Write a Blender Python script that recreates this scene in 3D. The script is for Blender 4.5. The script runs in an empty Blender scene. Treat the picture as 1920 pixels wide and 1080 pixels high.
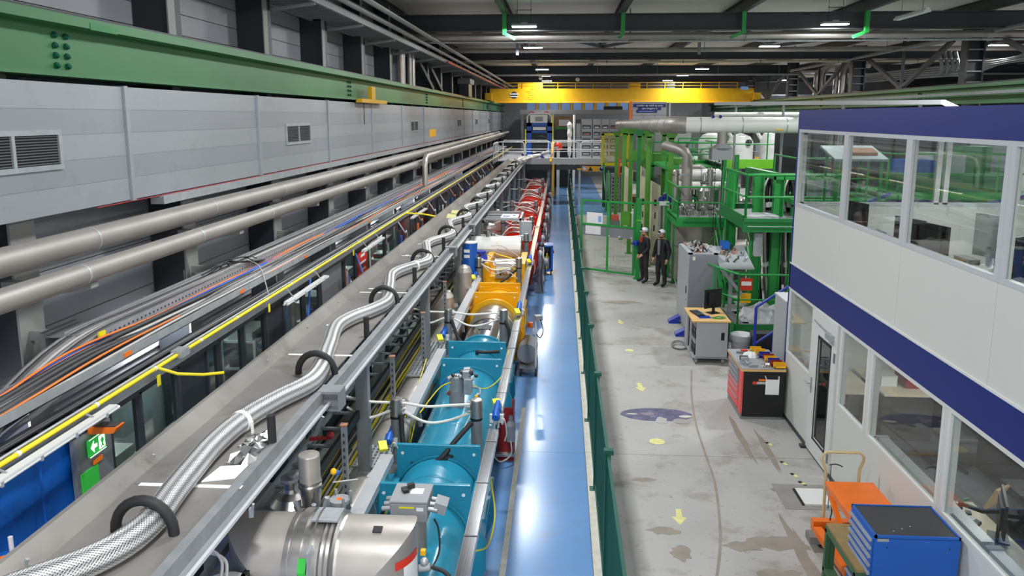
import bpy, math, random
from math import sin, cos, pi, sqrt, radians
from mathutils import Vector, Matrix
random.seed(7)
S = bpy.context.scene
COL = S.collection

# ---------------------------------------------------------------- camera, world, lamps, exposure
CAMZ = 5.2
cam_d = bpy.data.cameras.new('camera'); cam = bpy.data.objects.new('camera', cam_d); COL.objects.link(cam)
cam.location = (0, 0, CAMZ); cam.rotation_euler = (radians(90 - 9.744), 0, radians(3.617))
cam_d.sensor_width = 36; cam_d.lens = 1450 / 1920 * 36; cam_d.shift_y = -73 / 1920; cam_d.clip_end = 400
S.camera = cam
W = bpy.data.worlds.new('World'); S.world = W; W.use_nodes = True
bg = W.node_tree.nodes['Background']; bg.inputs[0].default_value = (.9, .94, 1, 1); bg.inputs[1].default_value = 1.25
S.view_settings.view_transform = 'Standard'; S.view_settings.look = 'None'
S.view_settings.exposure = .22; S.view_settings.gamma = 1; S.view_settings.use_curve_mapping = False
LAMP_ROWS = (-1.14, 7.9, 16.4)
LAMP_Y = [2.2 + 7.2 * i for i in range(-1, 9)]
LAMP_Z = 7.85
LAMP_POWER = 260

def lamp_light(x, y, z, sx, sy, power, col=(.95, .98, 1)):
    d = bpy.data.lights.new('lamp_light', 'AREA'); d.shape = 'RECTANGLE'; d.size = sx; d.size_y = sy
    d.energy = power; d.color = col
    o = bpy.data.objects.new('lamp_light', d); COL.objects.link(o); o.location = (x, y, z)
    return o

# ---------------------------------------------------------------- materials
def lin(c):
    c = c / 255
    return c / 12.92 if c <= .04045 else ((c + .055) / 1.055) ** 2.4
def L(r, g, b): return (lin(r), lin(g), lin(b), 1)
MATS = {}
def mat(name, rgb, rough=.5, metal=0., var=0., scale=3., bump=0., bscale=60., emit=0., rvar=0., stretch=None, coat=0., dirt=None, dscale=2., damt=.5):
    m = bpy.data.materials.new(name); m.use_nodes = True; nt = m.node_tree; N = nt.nodes; K = nt.links
    p = N['Principled BSDF']; p.inputs['Base Color'].default_value = L(*rgb); p.inputs['Roughness'].default_value = rough
    p.inputs['Metallic'].default_value = metal
    if coat: p.inputs['Coat Weight'].default_value = coat; p.inputs['Coat Roughness'].default_value = .12
    if emit:
        p.inputs['Emission Color'].default_value = L(*rgb); p.inputs['Emission Strength'].default_value = emit
    tc = None
    def coords():
        nonlocal tc
        if tc is None:
            t = N.new('ShaderNodeTexCoord'); mp = N.new('ShaderNodeMapping'); K.new(t.outputs['Object'], mp.inputs[0])
            if stretch: mp.inputs['Scale'].default_value = stretch
            tc = mp.outputs[0]
        return tc
    col = None
    if var:
        n = N.new('ShaderNodeTexNoise'); n.inputs['Scale'].default_value = scale; n.inputs['Detail'].default_value = 5
        K.new(coords(), n.inputs['Vector'])
        r = N.new('ShaderNodeValToRGB'); a = L(*rgb)
        r.color_ramp.elements[0].position = .3; r.color_ramp.elements[1].position = .7
        r.color_ramp.elements[0].color = tuple(max(0, v * (1 - var)) for v in a[:3]) + (1,)
        r.color_ramp.elements[1].color = tuple(min(1, v * (1 + var)) for v in a[:3]) + (1,)
        K.new(n.outputs['Fac'], r.inputs[0]); col = r.outputs[0]
        if rvar:
            mr = N.new('ShaderNodeMapRange'); mr.inputs['To Min'].default_value = max(.02, rough - rvar); mr.inputs['To Max'].default_value = rough + rvar
            K.new(n.outputs['Fac'], mr.inputs[0]); K.new(mr.outputs[0], p.inputs['Roughness'])
    if dirt:
        n = N.new('ShaderNodeTexNoise'); n.inputs['Scale'].default_value = dscale; n.inputs['Detail'].default_value = 8; n.inputs['Roughness'].default_value = .65
        K.new(coords(), n.inputs['Vector'])
        mr = N.new('ShaderNodeMapRange'); mr.inputs['From Min'].default_value = .53; mr.inputs['From Max'].default_value = .62
        mr.inputs['To Max'].default_value = damt
        K.new(n.outputs['Fac'], mr.inputs[0])
        mx = N.new('ShaderNodeMix'); mx.data_type = 'RGBA'; K.new(mr.outputs[0], mx.inputs['Factor'])
        if col: K.new(col, mx.inputs['A'])
        else: mx.inputs['A'].default_value = L(*rgb)
        mx.inputs['B'].default_value = L(*dirt); col = mx.outputs['Result']
    if col: K.new(col, p.inputs['Base Color'])
    if bump:
        n = N.new('ShaderNodeTexNoise'); n.inputs['Scale'].default_value = bscale; n.inputs['Detail'].default_value = 3
        K.new(coords(), n.inputs['Vector'])
        b = N.new('ShaderNodeBump'); b.inputs['Strength'].default_value = bump; b.inputs['Distance'].default_value = .02
        K.new(n.outputs['Fac'], b.inputs['Height']); K.new(b.outputs[0], p.inputs['Normal'])
    MATS[name] = m
    return m
def glass(name, tint, refl=.08, rough=.02):
    m = bpy.data.materials.new(name); m.use_nodes = True; nt = m.node_tree; N = nt.nodes; K = nt.links
    N.remove(N['Principled BSDF']); out = N['Material Output']
    t = N.new('ShaderNodeBsdfTransparent'); t.inputs[0].default_value = L(*tint)
    g = N.new('ShaderNodeBsdfGlossy'); g.inputs['Roughness'].default_value = rough
    f = N.new('ShaderNodeFresnel'); f.inputs[0].default_value = 1.5
    a = N.new('ShaderNodeMath'); a.operation = 'ADD'; a.inputs[1].default_value = refl; K.new(f.outputs[0], a.inputs[0])
    ge = N.new('ShaderNodeNewGeometry'); bk = N.new('ShaderNodeMath'); bk.operation = 'SUBTRACT'; bk.inputs[0].default_value = 1; K.new(ge.outputs['Backfacing'], bk.inputs[1])
    mu = N.new('ShaderNodeMath'); mu.operation = 'MULTIPLY'; K.new(a.outputs[0], mu.inputs[0]); K.new(bk.outputs[0], mu.inputs[1]); a = mu
    x = N.new('ShaderNodeMixShader'); K.new(a.outputs[0], x.inputs[0]); K.new(t.outputs[0], x.inputs[1]); K.new(g.outputs[0], x.inputs[2])
    K.new(x.outputs[0], out.inputs[0]); MATS[name] = m
    return m
def wire(name, rgb, scale, fill):
    """woven wire: open squares between fine wires, in object space along y / z"""
    m = bpy.data.materials.new(name); m.use_nodes = True; nt = m.node_tree; N = nt.nodes; K = nt.links
    p = N['Principled BSDF']; p.inputs['Base Color'].default_value = L(*rgb); p.inputs['Roughness'].default_value = .5
    tc = N.new('ShaderNodeTexCoord'); sp = N.new('ShaderNodeSeparateXYZ'); K.new(tc.outputs['Object'], sp.inputs[0])
    outs = []
    for ax in ('X', 'Y', 'Z'):
        mu = N.new('ShaderNodeMath'); mu.operation = 'MULTIPLY'; mu.inputs[1].default_value = scale; K.new(sp.outputs[ax], mu.inputs[0])
        fr = N.new('ShaderNodeMath'); fr.operation = 'FRACT'; K.new(mu.outputs[0], fr.inputs[0])
        lt = N.new('ShaderNodeMath'); lt.operation = 'LESS_THAN'; lt.inputs[1].default_value = fill; K.new(fr.outputs[0], lt.inputs[0])
        outs.append(lt.outputs[0])
    mx = N.new('ShaderNodeMath'); mx.operation = 'MAXIMUM'; K.new(outs[0], mx.inputs[0]); K.new(outs[2], mx.inputs[1])
    t = N.new('ShaderNodeBsdfTransparent'); x = N.new('ShaderNodeMixShader'); K.new(mx.outputs[0], x.inputs[0])
    K.new(t.outputs[0], x.inputs[1]); K.new(p.outputs[0], x.inputs[2]); K.new(x.outputs[0], N['Material Output'].inputs[0])
    MATS[name] = m
    return m

mat('concrete', (180, 177, 173), .5, var=.08, scale=.7, bump=.08, bscale=30, dirt=(142, 134, 124), dscale=1.1, damt=.6, rvar=.1)
def scratches(name, rgb, scale, amt):
    """short dark scuffs worn into a floor"""
    m = MATS[name]; nt = m.node_tree; N = nt.nodes; K = nt.links; p = N['Principled BSDF']; src = p.inputs['Base Color'].links[0].from_socket
    t = N.new('ShaderNodeTexCoord'); mp = N.new('ShaderNodeMapping'); mp.inputs['Scale'].default_value = (1, 1.6, 1); K.new(t.outputs['Object'], mp.inputs[0])
    n = N.new('ShaderNodeTexNoise'); n.inputs['Scale'].default_value = scale; n.inputs['Detail'].default_value = 6; n.inputs['Roughness'].default_value = .75; n.inputs['Distortion'].default_value = 1.2; K.new(mp.outputs[0], n.inputs['Vector'])
    r = N.new('ShaderNodeMapRange'); r.inputs['From Min'].default_value = .61; r.inputs['From Max'].default_value = .66; r.inputs['To Max'].default_value = amt; K.new(n.outputs['Fac'], r.inputs[0])
    x = N.new('ShaderNodeMix'); x.data_type = 'RGBA'; K.new(r.outputs[0], x.inputs['Factor']); K.new(src, x.inputs['A']); x.inputs['B'].default_value = L(*rgb); K.new(x.outputs['Result'], p.inputs['Base Color'])
scratches('concrete', (116, 108, 100), 9, .7)
mat('blue_paint_floor', (110, 154, 204), .19, var=.05, scale=.5, bump=.012, bscale=4, dirt=(128, 142, 160), dscale=3.5, damt=.25, rvar=.05)
MATS['blue_paint_floor'].node_tree.nodes['Principled BSDF'].inputs['Specular IOR Level'].default_value = .3
mat('line_paint', (205, 200, 186), .5, var=.12, scale=9)
mat('yellow_mark', (226, 222, 150), .6, var=.1, scale=12)
mat('violet_sticker', (96, 92, 124), .5, var=.3, scale=6, dirt=(150, 140, 150), dscale=7, damt=.6)
mat('stain', (150, 140, 128), .6, var=.12, scale=4)
mat('floor_plate', (150, 146, 142), .5, var=.1, scale=4)
mat('clad', (150, 151, 156), .45, var=.07, scale=1.2, metal=.1)
mat('clad_dark', (60, 62, 66), .5, var=.1)
mat('col_dark', (38, 42, 48), .45, var=.1)
mat('col_light', (140, 140, 136), .5, var=.06)
mat('ceiling_panel', (226, 224, 218), .6, var=.05, scale=.6)
mat('steel_dark', (52, 55, 60), .45, var=.1)
mat('steel_grey', (132, 135, 138), .4, metal=.3, var=.08)
mat('galv', (172, 175, 178), .4, metal=.35, var=.12, scale=8)
mat('galv_dull', (142, 144, 146), .5, metal=.25, var=.12, scale=6)
mat('foil', (166, 169, 174), .42, metal=.4, var=.04, scale=.8, dirt=(140, 140, 140), dscale=1.6, damt=.2)
mat('foil_b', (156, 159, 165), .45, metal=.4, var=.04, scale=.8, dirt=(136, 136, 136), dscale=1.6, damt=.2)
mat('stainless', (186, 182, 178), .33, metal=1, var=.08, scale=2, rvar=.08, stretch=(1, 8, 1))
mat('stainless_dull', (186, 179, 171), .4, metal=.6, var=.1, scale=3, rvar=.1)
mat('stainless_bright', (215, 213, 212), .2, metal=1, var=.05)
mat('pipe_clad', (160, 154, 148), .5, metal=.5, var=.08, scale=2)
mat('insul_white', (222, 221, 216), .45, var=.05)
mat('beige', (214, 206, 178), .55, var=.05)
mat('teal', (38, 142, 172), .3, var=.04, coat=.3)
mat('yellow', (248, 184, 12), .33, var=.04, coat=.25)
mat('crane_yellow', (208, 160, 10), .4, var=.05)
mat('cable_yellow', (236, 214, 20), .45)
mat('safety_yellow', (238, 226, 30), .5)
mat('red', (222, 50, 24), .4, var=.05, coat=.2)
mat('red_dark', (150, 28, 30), .45)
mat('coral', (236, 84, 84), .45)
mat('green', (38, 150, 66), .42, var=.06)
mat('green_deep', (22, 116, 54), .42, var=.06)
mat('green_moss', (78, 140, 44), .45, var=.06)
mat('green_lime', (120, 200, 50), .45)
mat('green_runway', (62, 116, 70), .42, var=.07, scale=1.2)
mat('green_fence', (10, 84, 66), .4, var=.05)
mat('green_cart', (62, 98, 66), .5, var=.1)
mat('green_label', (60, 200, 70), .5)
mat('blue', (20, 92, 184), .38, var=.04)
mat('blue_booth', (20, 38, 118), .42, var=.03)
mat('blue_stair', (22, 50, 160), .4)
mat('blue_tarp', (10, 92, 178), .5, var=.1, scale=2, bump=.4, bscale=5)
mat('blue_machine', (24, 78, 170), .45, var=.1)
mat('booth_white', (214, 214, 208), .5, var=.015, scale=.5)
mat('frame_white', (222, 222, 220), .4)
mat('frame_grey', (196, 197, 200), .4)
mat('white', (232, 232, 230), .45)
mat('paper', (240, 240, 238), .6)
mat('plastic_grey', (150, 152, 156), .5, var=.03)
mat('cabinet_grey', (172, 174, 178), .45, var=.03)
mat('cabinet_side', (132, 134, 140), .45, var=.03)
mat('black', (22, 22, 24), .45)
mat('rubber', (36, 36, 38), .6, var=.08)
mat('charcoal', (60, 60, 62), .55, var=.1, scale=5)
mat('screen', (26, 28, 34), .15)
mat('wood', (222, 180, 116), .45, var=.08, scale=3, stretch=(1, 6, 1))
mat('wood_old', (150, 126, 82), .6, var=.2, scale=4)
mat('desk_cream', (228, 214, 188), .5, var=.04)
mat('carpet', (84, 84, 87), .9, var=.14, scale=14, stretch=(1, .2, 1))
mat('orange', (244, 118, 26), .38, var=.06, scale=4)
mat('orange_cable', (240, 128, 50), .5)
mat('blue_cable', (44, 98, 190), .5)
mat('black_cable', (64, 63, 64), .55)
mat('grey_cable', (132, 130, 130), .55)
mat('pale_cable', (188, 186, 182), .55)
mat('hose_white', (226, 224, 214), .45)
mat('tan', (206, 186, 140), .45)
mat('cardboard', (198, 164, 118), .7)
mat('copper', (170, 120, 96), .5, metal=.3, var=.4, scale=30)
mat('skin', (206, 156, 128), .55)
mat('hair', (96, 66, 46), .7)
mat('jacket', (26, 26, 30), .7, var=.15, scale=10)
mat('trousers', (40, 38, 38), .75, var=.15, scale=10)
mat('shirt_grey', (120, 124, 130), .7)
mat('scarf', (186, 62, 50), .7)
mat('helmet', (238, 238, 240), .3)
mat('tape', (240, 240, 238), .6)
mat('lamp_glow', (255, 255, 255), .5, emit=9)
mat('exit_glow', (40, 160, 60), .5, emit=.5)
mat('exit_white', (236, 246, 236), .5, emit=.7)
mat('alu', (204, 205, 208), .35, metal=.35, var=.06)
mat('walk_steel', (150, 145, 140), .42, metal=.45, var=.16, scale=1.6, rvar=.1, dirt=(104, 96, 88), dscale=1.1, damt=.45)
mat('purple_grey', (140, 130, 142), .5, var=.3, scale=12)
mat('window_blue', (120, 150, 200), .25, emit=.25)
glass('glass', (236, 240, 238), .05)
glass('glass_door', (150, 156, 156), .06)
glass('glass_green', (206, 220, 214), .1, .05)
glass('plexi', (235, 238, 236), .06)
glass('plexi_duct', (200, 205, 215), .25, .15)
wire('mesh_dark', (14, 92, 72), 22, .34)
wire('mesh_green', (70, 160, 80), 14, .12)
wire('mesh_yellow', (190, 180, 50), 16, .3)

# braided hose: fine diagonal weave with bright strands, along the tube's uv
def braid():
    m = bpy.data.materials.new('braid'); m.use_nodes = True; nt = m.node_tree; N = nt.nodes; K = nt.links
    p = N['Principled BSDF']; p.inputs['Metallic'].default_value = .7; p.inputs['Roughness'].default_value = .42
    uv = N.new('ShaderNodeUVMap'); sp = N.new('ShaderNodeSeparateXYZ'); K.new(uv.outputs[0], sp.inputs[0])
    def wave(kx, ky):
        a = N.new('ShaderNodeMath'); a.operation = 'MULTIPLY'; a.inputs[1].default_value = kx; K.new(sp.outputs['X'], a.inputs[0])
        b = N.new('ShaderNodeMath'); b.operation = 'MULTIPLY_ADD'; b.inputs[1].default_value = ky; K.new(sp.outputs['Y'], b.inputs[0]); K.new(a.outputs[0], b.inputs[2])
        s = N.new('ShaderNodeMath'); s.operation = 'SINE'; K.new(b.outputs[0], s.inputs[0]); return s.outputs[0]
    w1 = wave(2 * pi * 28, 2 * pi * 42); w2 = wave(2 * pi * 28, -2 * pi * 42); w3 = wave(2 * pi * 9, 0)
    mx = N.new('ShaderNodeMath'); mx.operation = 'MAXIMUM'; K.new(w1, mx.inputs[0]); K.new(w2, mx.inputs[1])
    r = N.new('ShaderNodeMapRange'); r.inputs['From Min'].default_value = -.4; r.inputs['From Max'].default_value = 1; r.inputs['To Min'].default_value = .28; r.inputs['To Max'].default_value = .8
    K.new(mx.outputs[0], r.inputs[0])
    r3 = N.new('ShaderNodeMapRange'); r3.inputs['From Min'].default_value = -1; r3.inputs['From Max'].default_value = 1; r3.inputs['To Min'].default_value = .45; r3.inputs['To Max'].default_value = 1.25
    K.new(w3, r3.inputs[0])
    mu = N.new('ShaderNodeMath'); mu.operation = 'MULTIPLY'; K.new(r.outputs[0], mu.inputs[0]); K.new(r3.outputs[0], mu.inputs[1])
    cb = N.new('ShaderNodeCombineColor')
    for i in range(3): K.new(mu.outputs[0], cb.inputs[i])
    K.new(cb.outputs[0], p.inputs['Base Color'])
    b = N.new('ShaderNodeBump'); b.inputs['Strength'].default_value = .5; b.inputs['Distance'].default_value = .006
    K.new(mx.outputs[0], b.inputs['Height']); K.new(b.outputs[0], p.inputs['Normal']); MATS['braid'] = m
braid()

# ---------------------------------------------------------------- mesh builder
def frame_of(d):
    d = d.normalized(); u = Vector((0, 0, 1)) if abs(d.z) < .95 else Vector((1, 0, 0))
    a = d.cross(u).normalized(); return a, a.cross(d).normalized() * 1, d
class MB:
    """collects shapes in world coordinates; every face knows its material"""
    def __init__(s, m=None): s.v = []; s.f = []; s.m = []; s.sm = []; s.uv = {}; s.cur = m or 'steel_grey'; s.names = []
    def mat(s, m): s.cur = m; return s
    def _mi(s):
        if s.cur not in s.names: s.names.append(s.cur)
        return s.names.index(s.cur)
    def face(s, idx, smooth=False): s.f.append(tuple(idx)); s.m.append(s._mi()); s.sm.append(smooth)
    def add(s, vs): n = len(s.v); s.v += [tuple(v) for v in vs]; return n
    def box(s, x0, x1, y0, y1, z0, z1):
        x0, x1 = min(x0, x1), max(x0, x1); y0, y1 = min(y0, y1), max(y0, y1); z0, z1 = min(z0, z1), max(z0, z1)
        n = s.add([(x0, y0, z0), (x1, y0, z0), (x1, y1, z0), (x0, y1, z0), (x0, y0, z1), (x1, y0, z1), (x1, y1, z1), (x0, y1, z1)])
        for q in ((0, 3, 2, 1), (4, 5, 6, 7), (0, 1, 5, 4), (1, 2, 6, 5), (2, 3, 7, 6), (3, 0, 4, 7)): s.face([n + i for i in q])
        return s
    def obox(s, c, size, rz=0, rx=0, ry=0):
        M = Matrix.Rotation(rz, 3, 'Z') @ Matrix.Rotation(ry, 3, 'Y') @ Matrix.Rotation(rx, 3, 'X')
        a, b, d = (q / 2 for q in size); c = Vector(c)
        n = s.add([c + M @ Vector(q) for q in ((-a, -b, -d), (a, -b, -d), (a, b, -d), (-a, b, -d), (-a, -b, d), (a, -b, d), (a, b, d), (-a, b, d))])
        for q in ((0, 3, 2, 1), (4, 5, 6, 7), (0, 1, 5, 4), (1, 2, 6, 5), (2, 3, 7, 6), (3, 0, 4, 7)): s.face([n + i for i in q])
        return s
    def bar(s, p, q, w, h=None):
        """square bar from p to q"""
        h = h or w; p = Vector(p); q = Vector(q); a, b, d = frame_of(q - p); a *= w / 2; b *= h / 2
        n = s.add([p - a - b, p + a - b, p + a + b, p - a + b, q - a - b, q + a - b, q + a + b, q - a + b])
        for k in ((0, 1, 2, 3), (4, 7, 6, 5), (0, 4, 5, 1), (1, 5, 6, 2), (2, 6, 7, 3), (3, 7, 4, 0)): s.face([n + i for i in k])
        return s
    def cyl(s, p, q, r, r2=None, n=12, cap=True):
        r2 = r if r2 is None else r2; p = Vector(p); q = Vector(q); a, b, d = frame_of(q - p)
        def ring(c, rr): return [c + (a * cos(2 * pi * i / n) + b * sin(2 * pi * i / n)) * rr for i in range(n)]
        k = s.add(ring(p, r) + ring(q, r2))
        for i in range(n): j = (i + 1) % n; s.face((k + i, k + j, k + n + j, k + n + i), True)
        if cap:
            if r > 0: k = s.add(ring(p, r)); s.face([k + i for i in range(n)][::-1])
            if r2 > 0: k = s.add(ring(q, r2)); s.face([k + i for i in range(n)])
        return s
    def lathe(s, p, d, prof, n=20, smooth=True):
        """turned body: prof is (distance along d, radius) from p"""
        p = Vector(p); a, b, d = frame_of(Vector(d)); k0 = None
        for (t0, r0), (t1, r1) in zip(prof, prof[1:]):
            R = []
            for t, r in ((t0, r0), (t1, r1)):
                R += [p + d * t + (a * cos(2 * pi * i / n) + b * sin(2 * pi * i / n)) * max(r, 1e-4) for i in range(n)]
            k = s.add(R); sm = smooth and abs(t1 - t0) > 1e-5
            for i in range(n): j = (i + 1) % n; s.face((k + i, k + j, k + n + j, k + n + i), sm)
        return s
    def dome(s, p, d, r, h, n=16, rings=5): return s.lathe(p, d, [(h * sin(pi / 2 * i / rings), r * cos(pi / 2 * i / rings)) for i in range(rings + 1)], n)
    def ball(s, c, r, n=10): return s.lathe(Vector(c) - Vector((0, 0, r)), (0, 0, 1), [(r - r * cos(pi * i / 6), r * sin(pi * i / 6)) for i in range(7)], n)
    def tube(s, pts, r, n=8, cap=True, uvk=None):
        pts = [Vector(p) for p in pts]; m = len(pts); rings = []; a = None; Lh = 0
        rs = r if isinstance(r, (list, tuple)) else [r] * m
        for i, p in enumerate(pts):
            d = (pts[min(i + 1, m - 1)] - pts[max(i - 1, 0)]).normalized()
            if a is None: a = frame_of(d)[0]
            a = (a - d * a.dot(d)).normalized(); b = a.cross(d)
            if i: Lh += (p - pts[i - 1]).length
            k = s.add([p + (a * cos(2 * pi * j / n) + b * sin(2 * pi * j / n)) * rs[i] for j in range(n)]); rings.append((k, Lh))
        for (k0, l0), (k1, l1) in zip(rings, rings[1:]):
            for j in range(n):
                j2 = (j + 1) % n
                if uvk: s.uv[len(s.f)] = ((j / n, l0), (j / n, l1), ((j + 1) / n, l1), ((j + 1) / n, l0))
                s.face((k0 + j, k1 + j, k1 + j2, k0 + j2), True)
        if cap:
            for k, rev in ((rings[0][0], 0), (rings[-1][0], 1)):
                q = s.add([s.v[k + j] for j in range(n)]); s.face([q + j for j in range(n)][::-1 if rev else 1])
        return s
    def ext(s, poly, axis, a, b):
        """extrude a 2d outline: axis 'x' takes (y,z), 'y' takes (x,z), 'z' takes (x,y)"""
        def P(u, w, t): return {'x': (t, u, w), 'y': (u, t, w), 'z': (u, w, t)}[axis]
        n = len(poly); A = sum(p[0] * q[1] - q[0] * p[1] for p, q in zip(poly, poly[1:] + poly[:1]))
        if (A < 0) != (axis == 'y'): poly = poly[::-1]
        a, b = min(a, b), max(a, b)
        k = s.add([P(u, w, a) for u, w in poly] + [P(u, w, b) for u, w in poly])
        s.face([k + i for i in range(n)][::-1]); s.face([k + n + i for i in range(n)])
        for i in range(n): j = (i + 1) % n; s.face((k + i, k + j, k + n + j, k + n + i))
        return s
    def quad(s, a, b, c, d): k = s.add([a, b, c, d]); s.face((k, k + 1, k + 2, k + 3)); return s
    def ibeam(s, p, q, w, h, tf=.02, tw=.015):
        p = Vector(p); q = Vector(q); up = Vector((0, 0, h / 2 - tf / 2))
        s.bar(p + up, q + up, w, tf); s.bar(p - up, q - up, w, tf); s.bar(p, q, tw, h - 2 * tf); return s

def mesh_of(name, mb, base):
    me = bpy.data.meshes.new(name)
    bx, by, bz = base
    me.from_pydata([(x - bx, y - by, z - bz) for x, y, z in mb.v], [], mb.f)
    me.polygons.foreach_set('use_smooth', mb.sm); me.polygons.foreach_set('material_index', mb.m)
    for n in mb.names: me.materials.append(MATS[n])
    if mb.uv:
        u = me.uv_layers.new(name='UVMap')
        for fi, q in mb.uv.items():
            for li, c in zip(me.polygons[fi].loop_indices, q): u.data[li].uv = c
    me.update(); return me
LABELS = set()
def tag(o, label, cat, group=None):
    o['label'] = label; o['category'] = cat
    if group: o['group'] = group
    if label in LABELS and not group: print('DUP', label)
    LABELS.add(label); return o
class Thing:
    """an Empty at the thing's base that parents its parts"""
    def __init__(s, name, label, cat, base, group=None):
        s.base = Vector(base); s.o = bpy.data.objects.new(name, None); COL.objects.link(s.o); s.o.location = base
        s.o.empty_display_size = .1; tag(s.o, label, cat, group); s.world = s.base
    def part(s, name, mb, label=None, stuff=False, bevel=0): return add_part(s.o, s.base, name, mb, label, stuff, bevel)
def add_part(parent, base, name, mb, label=None, stuff=False, bevel=0):
    o = bpy.data.objects.new(name, mesh_of(name, mb, base)); COL.objects.link(o); o.parent = parent
    if label: o['label'] = label
    if stuff: o['kind'] = 'stuff'
    if bevel: bev(o, bevel)
    return o
def sub(part, base, name, mb, label=None):
    """a sub-part under a part that sits at its thing's base"""
    return add_part(part, base, name, mb, label)
def bev(o, w):
    b = o.modifiers.new('bevel', 'BEVEL'); b.width = w; b.segments = 2; b.limit_method = 'ANGLE'; b.angle_limit = radians(50); return o
def solo(name, mb, label, cat, group=None, base=None, bevel=0):
    """a thing that is one mesh"""
    if base is None:
        xs, ys, zs = zip(*mb.v); base = ((min(xs) + max(xs)) / 2, (min(ys) + max(ys)) / 2, min(zs))
    o = bpy.data.objects.new(name, mesh_of(name, mb, base)); COL.objects.link(o); o.location = base; tag(o, label, cat, group)
    if bevel: bev(o, bevel)
    return o
def struct(name, mb, parent=None, base=(0, 0, 0), bevel=0):
    o = bpy.data.objects.new(name, mesh_of(name, mb, base)); COL.objects.link(o)
    if parent: o.parent = parent
    else: o.location = base; o['kind'] = 'structure'
    if bevel: bev(o, bevel)
    return o
def dup(o, parent=None, label=None, loc=None, rz=None):
    """copy a thing, its parts and their sub-parts; meshes are shared"""
    c = o.copy(); COL.objects.link(c)
    if parent: c.parent = parent
    if label: c['label'] = label; LABELS.add(label)
    if loc is not None: c.location = loc
    if rz is not None: c.rotation_euler.z = rz
    for ch in list(o.children): dup(ch, c)
    return c
def spline(pts, n=6):
    """smooth curve through points"""
    P = [Vector(p) for p in pts]; P = [P[0] * 2 - P[1]] + P + [P[-1] * 2 - P[-2]]; out = []
    for i in range(1, len(P) - 2):
        a, b, c, d = P[i - 1:i + 3]
        for k in range(n):
            t = k / n; out.append(.5 * ((2 * b) + (c - a) * t + (2 * a - 5 * b + 4 * c - d) * t * t + (3 * b - a - 3 * c + d) * t ** 3))
    out.append(P[-2]); return out
def text_part(parent, base, txt, loc, size, m, rot, name='lettering', align='CENTER', off=.001):
    """printed lettering, as flat letters on the surface it stands on"""
    c = bpy.data.curves.new(name, 'FONT'); c.body = txt; c.size = size; c.align_x = align; c.align_y = 'CENTER'; c.extrude = off
    t = bpy.data.objects.new(name, c); COL.objects.link(t)
    me = bpy.data.meshes.new_from_object(t); bpy.data.objects.remove(t)
    o = bpy.data.objects.new(name, me); COL.objects.link(o); me.materials.clear(); me.materials.append(MATS[m])
    o.location = Vector(loc) - Vector(base); o.rotation_euler = rot; o.parent = parent
    return o
ORD = ['first', 'second', 'third', 'fourth', 'fifth', 'sixth', 'seventh', 'eighth', 'ninth', 'tenth', 'eleventh', 'twelfth', 'thirteenth', 'fourteenth', 'fifteenth', 'sixteenth', 'seventeenth', 'eighteenth', 'nineteenth', 'twentieth']
# ================================================================ THE SETTING
YE = 74.0                                                          # far end of the hall
fl = struct('floor', MB('concrete').box(-6.2, 31, -7, YE + 6, -.3, -.03))
def floor_part(name, mb): return struct(name, mb, fl)
JY = [-6.4, -.45, 5.5, 11.45, 17.4, 23.35, 29.3, 35.25, 41.2, 47.15, 53.1, 59.05, 65, 71, 80]
for a, b in zip(JY, JY[1:]):
    for x0, x1 in ((.57, 6.5), (6.51, 12.5), (12.51, 30.9)):
        m = MB('concrete')
        if a > 41 and x0 < 1: m.box(2.6, x1, a + .006, b - .006, -.03, 0); floor_part('floor_slab', MB('blue_paint_floor').box(x0, 2.59, a + .004, b - .004, -.03, 0))
        else: m.box(x0, x1, a + .006, b - .006, -.03, 0)
        floor_part('floor_slab', m)
    floor_part('coated_slab', MB('blue_paint_floor').box(-3.6, .42, a + .003, b - .003, -.03, 0))
    floor_part('floor_slab', MB('concrete').box(-6.1, -3.61, a + .006, b - .006, -.03, 0))
    floor_part('kerb_stone', MB('line_paint').box(.425, .565, a + .006, b - .006, -.03, .015))
floor_part('painted_line', MB('line_paint').box(-.66, -.59, 3.5, 13.3, 0, .004))
def poly_mark(name, pts, m, z=.004): floor_part(name, MB(m).ext(pts, 'z', -.001, z))
def circ(cx, cy, rx, ry, n=28, jag=0): return [(cx + rx * cos(2 * pi * i / n) * (1 + random.uniform(-jag, jag)), cy + ry * sin(2 * pi * i / n) * (1 + random.uniform(-jag, jag))) for i in range(n)]
poly_mark('floor_sticker', circ(1.73, 13.12, .63, .3, 48, .025), 'violet_sticker')
poly_mark('worn_patch', circ(1.78, 12.86, .1, .16, 12, .3), 'concrete', .006); poly_mark('worn_patch', circ(2.1, 12.84, .16, .14, 12, .3), 'concrete', .006)
poly_mark('worn_patch', circ(1.3, 13.12, .1, .03, 12, .2), 'line_paint', .006); poly_mark('worn_patch', circ(2.22, 13.05, .13, .05, 12, .2), 'line_paint', .006)
poly_mark('worn_patch', circ(1.58, 13.14, .12, .07, 12, .3), 'purple_grey', .006)
poly_mark('floor_dot', circ(1.6, 11.96, .125, .12), 'yellow_mark'); poly_mark('floor_dot', circ(1.58, 16.92, .1, .1), 'yellow_mark')
def arrow(cx, cy, s, rz):
    pts = [(-.035, .22), (.035, .22), (.04, 0), (.1, 0), (0, -.2), (-.1, 0), (-.04, 0)]
    poly_mark('floor_arrow', [(cx + s * (u * cos(rz) - v * sin(rz)), cy + s * (u * sin(rz) + v * cos(rz))) for u, v in pts], 'yellow_mark')
arrow(1.59, 14.5, 1.15, .05); arrow(1.6, 9.55, 1.0, -.1); arrow(1.56, 19.35, 1., .1)
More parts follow.
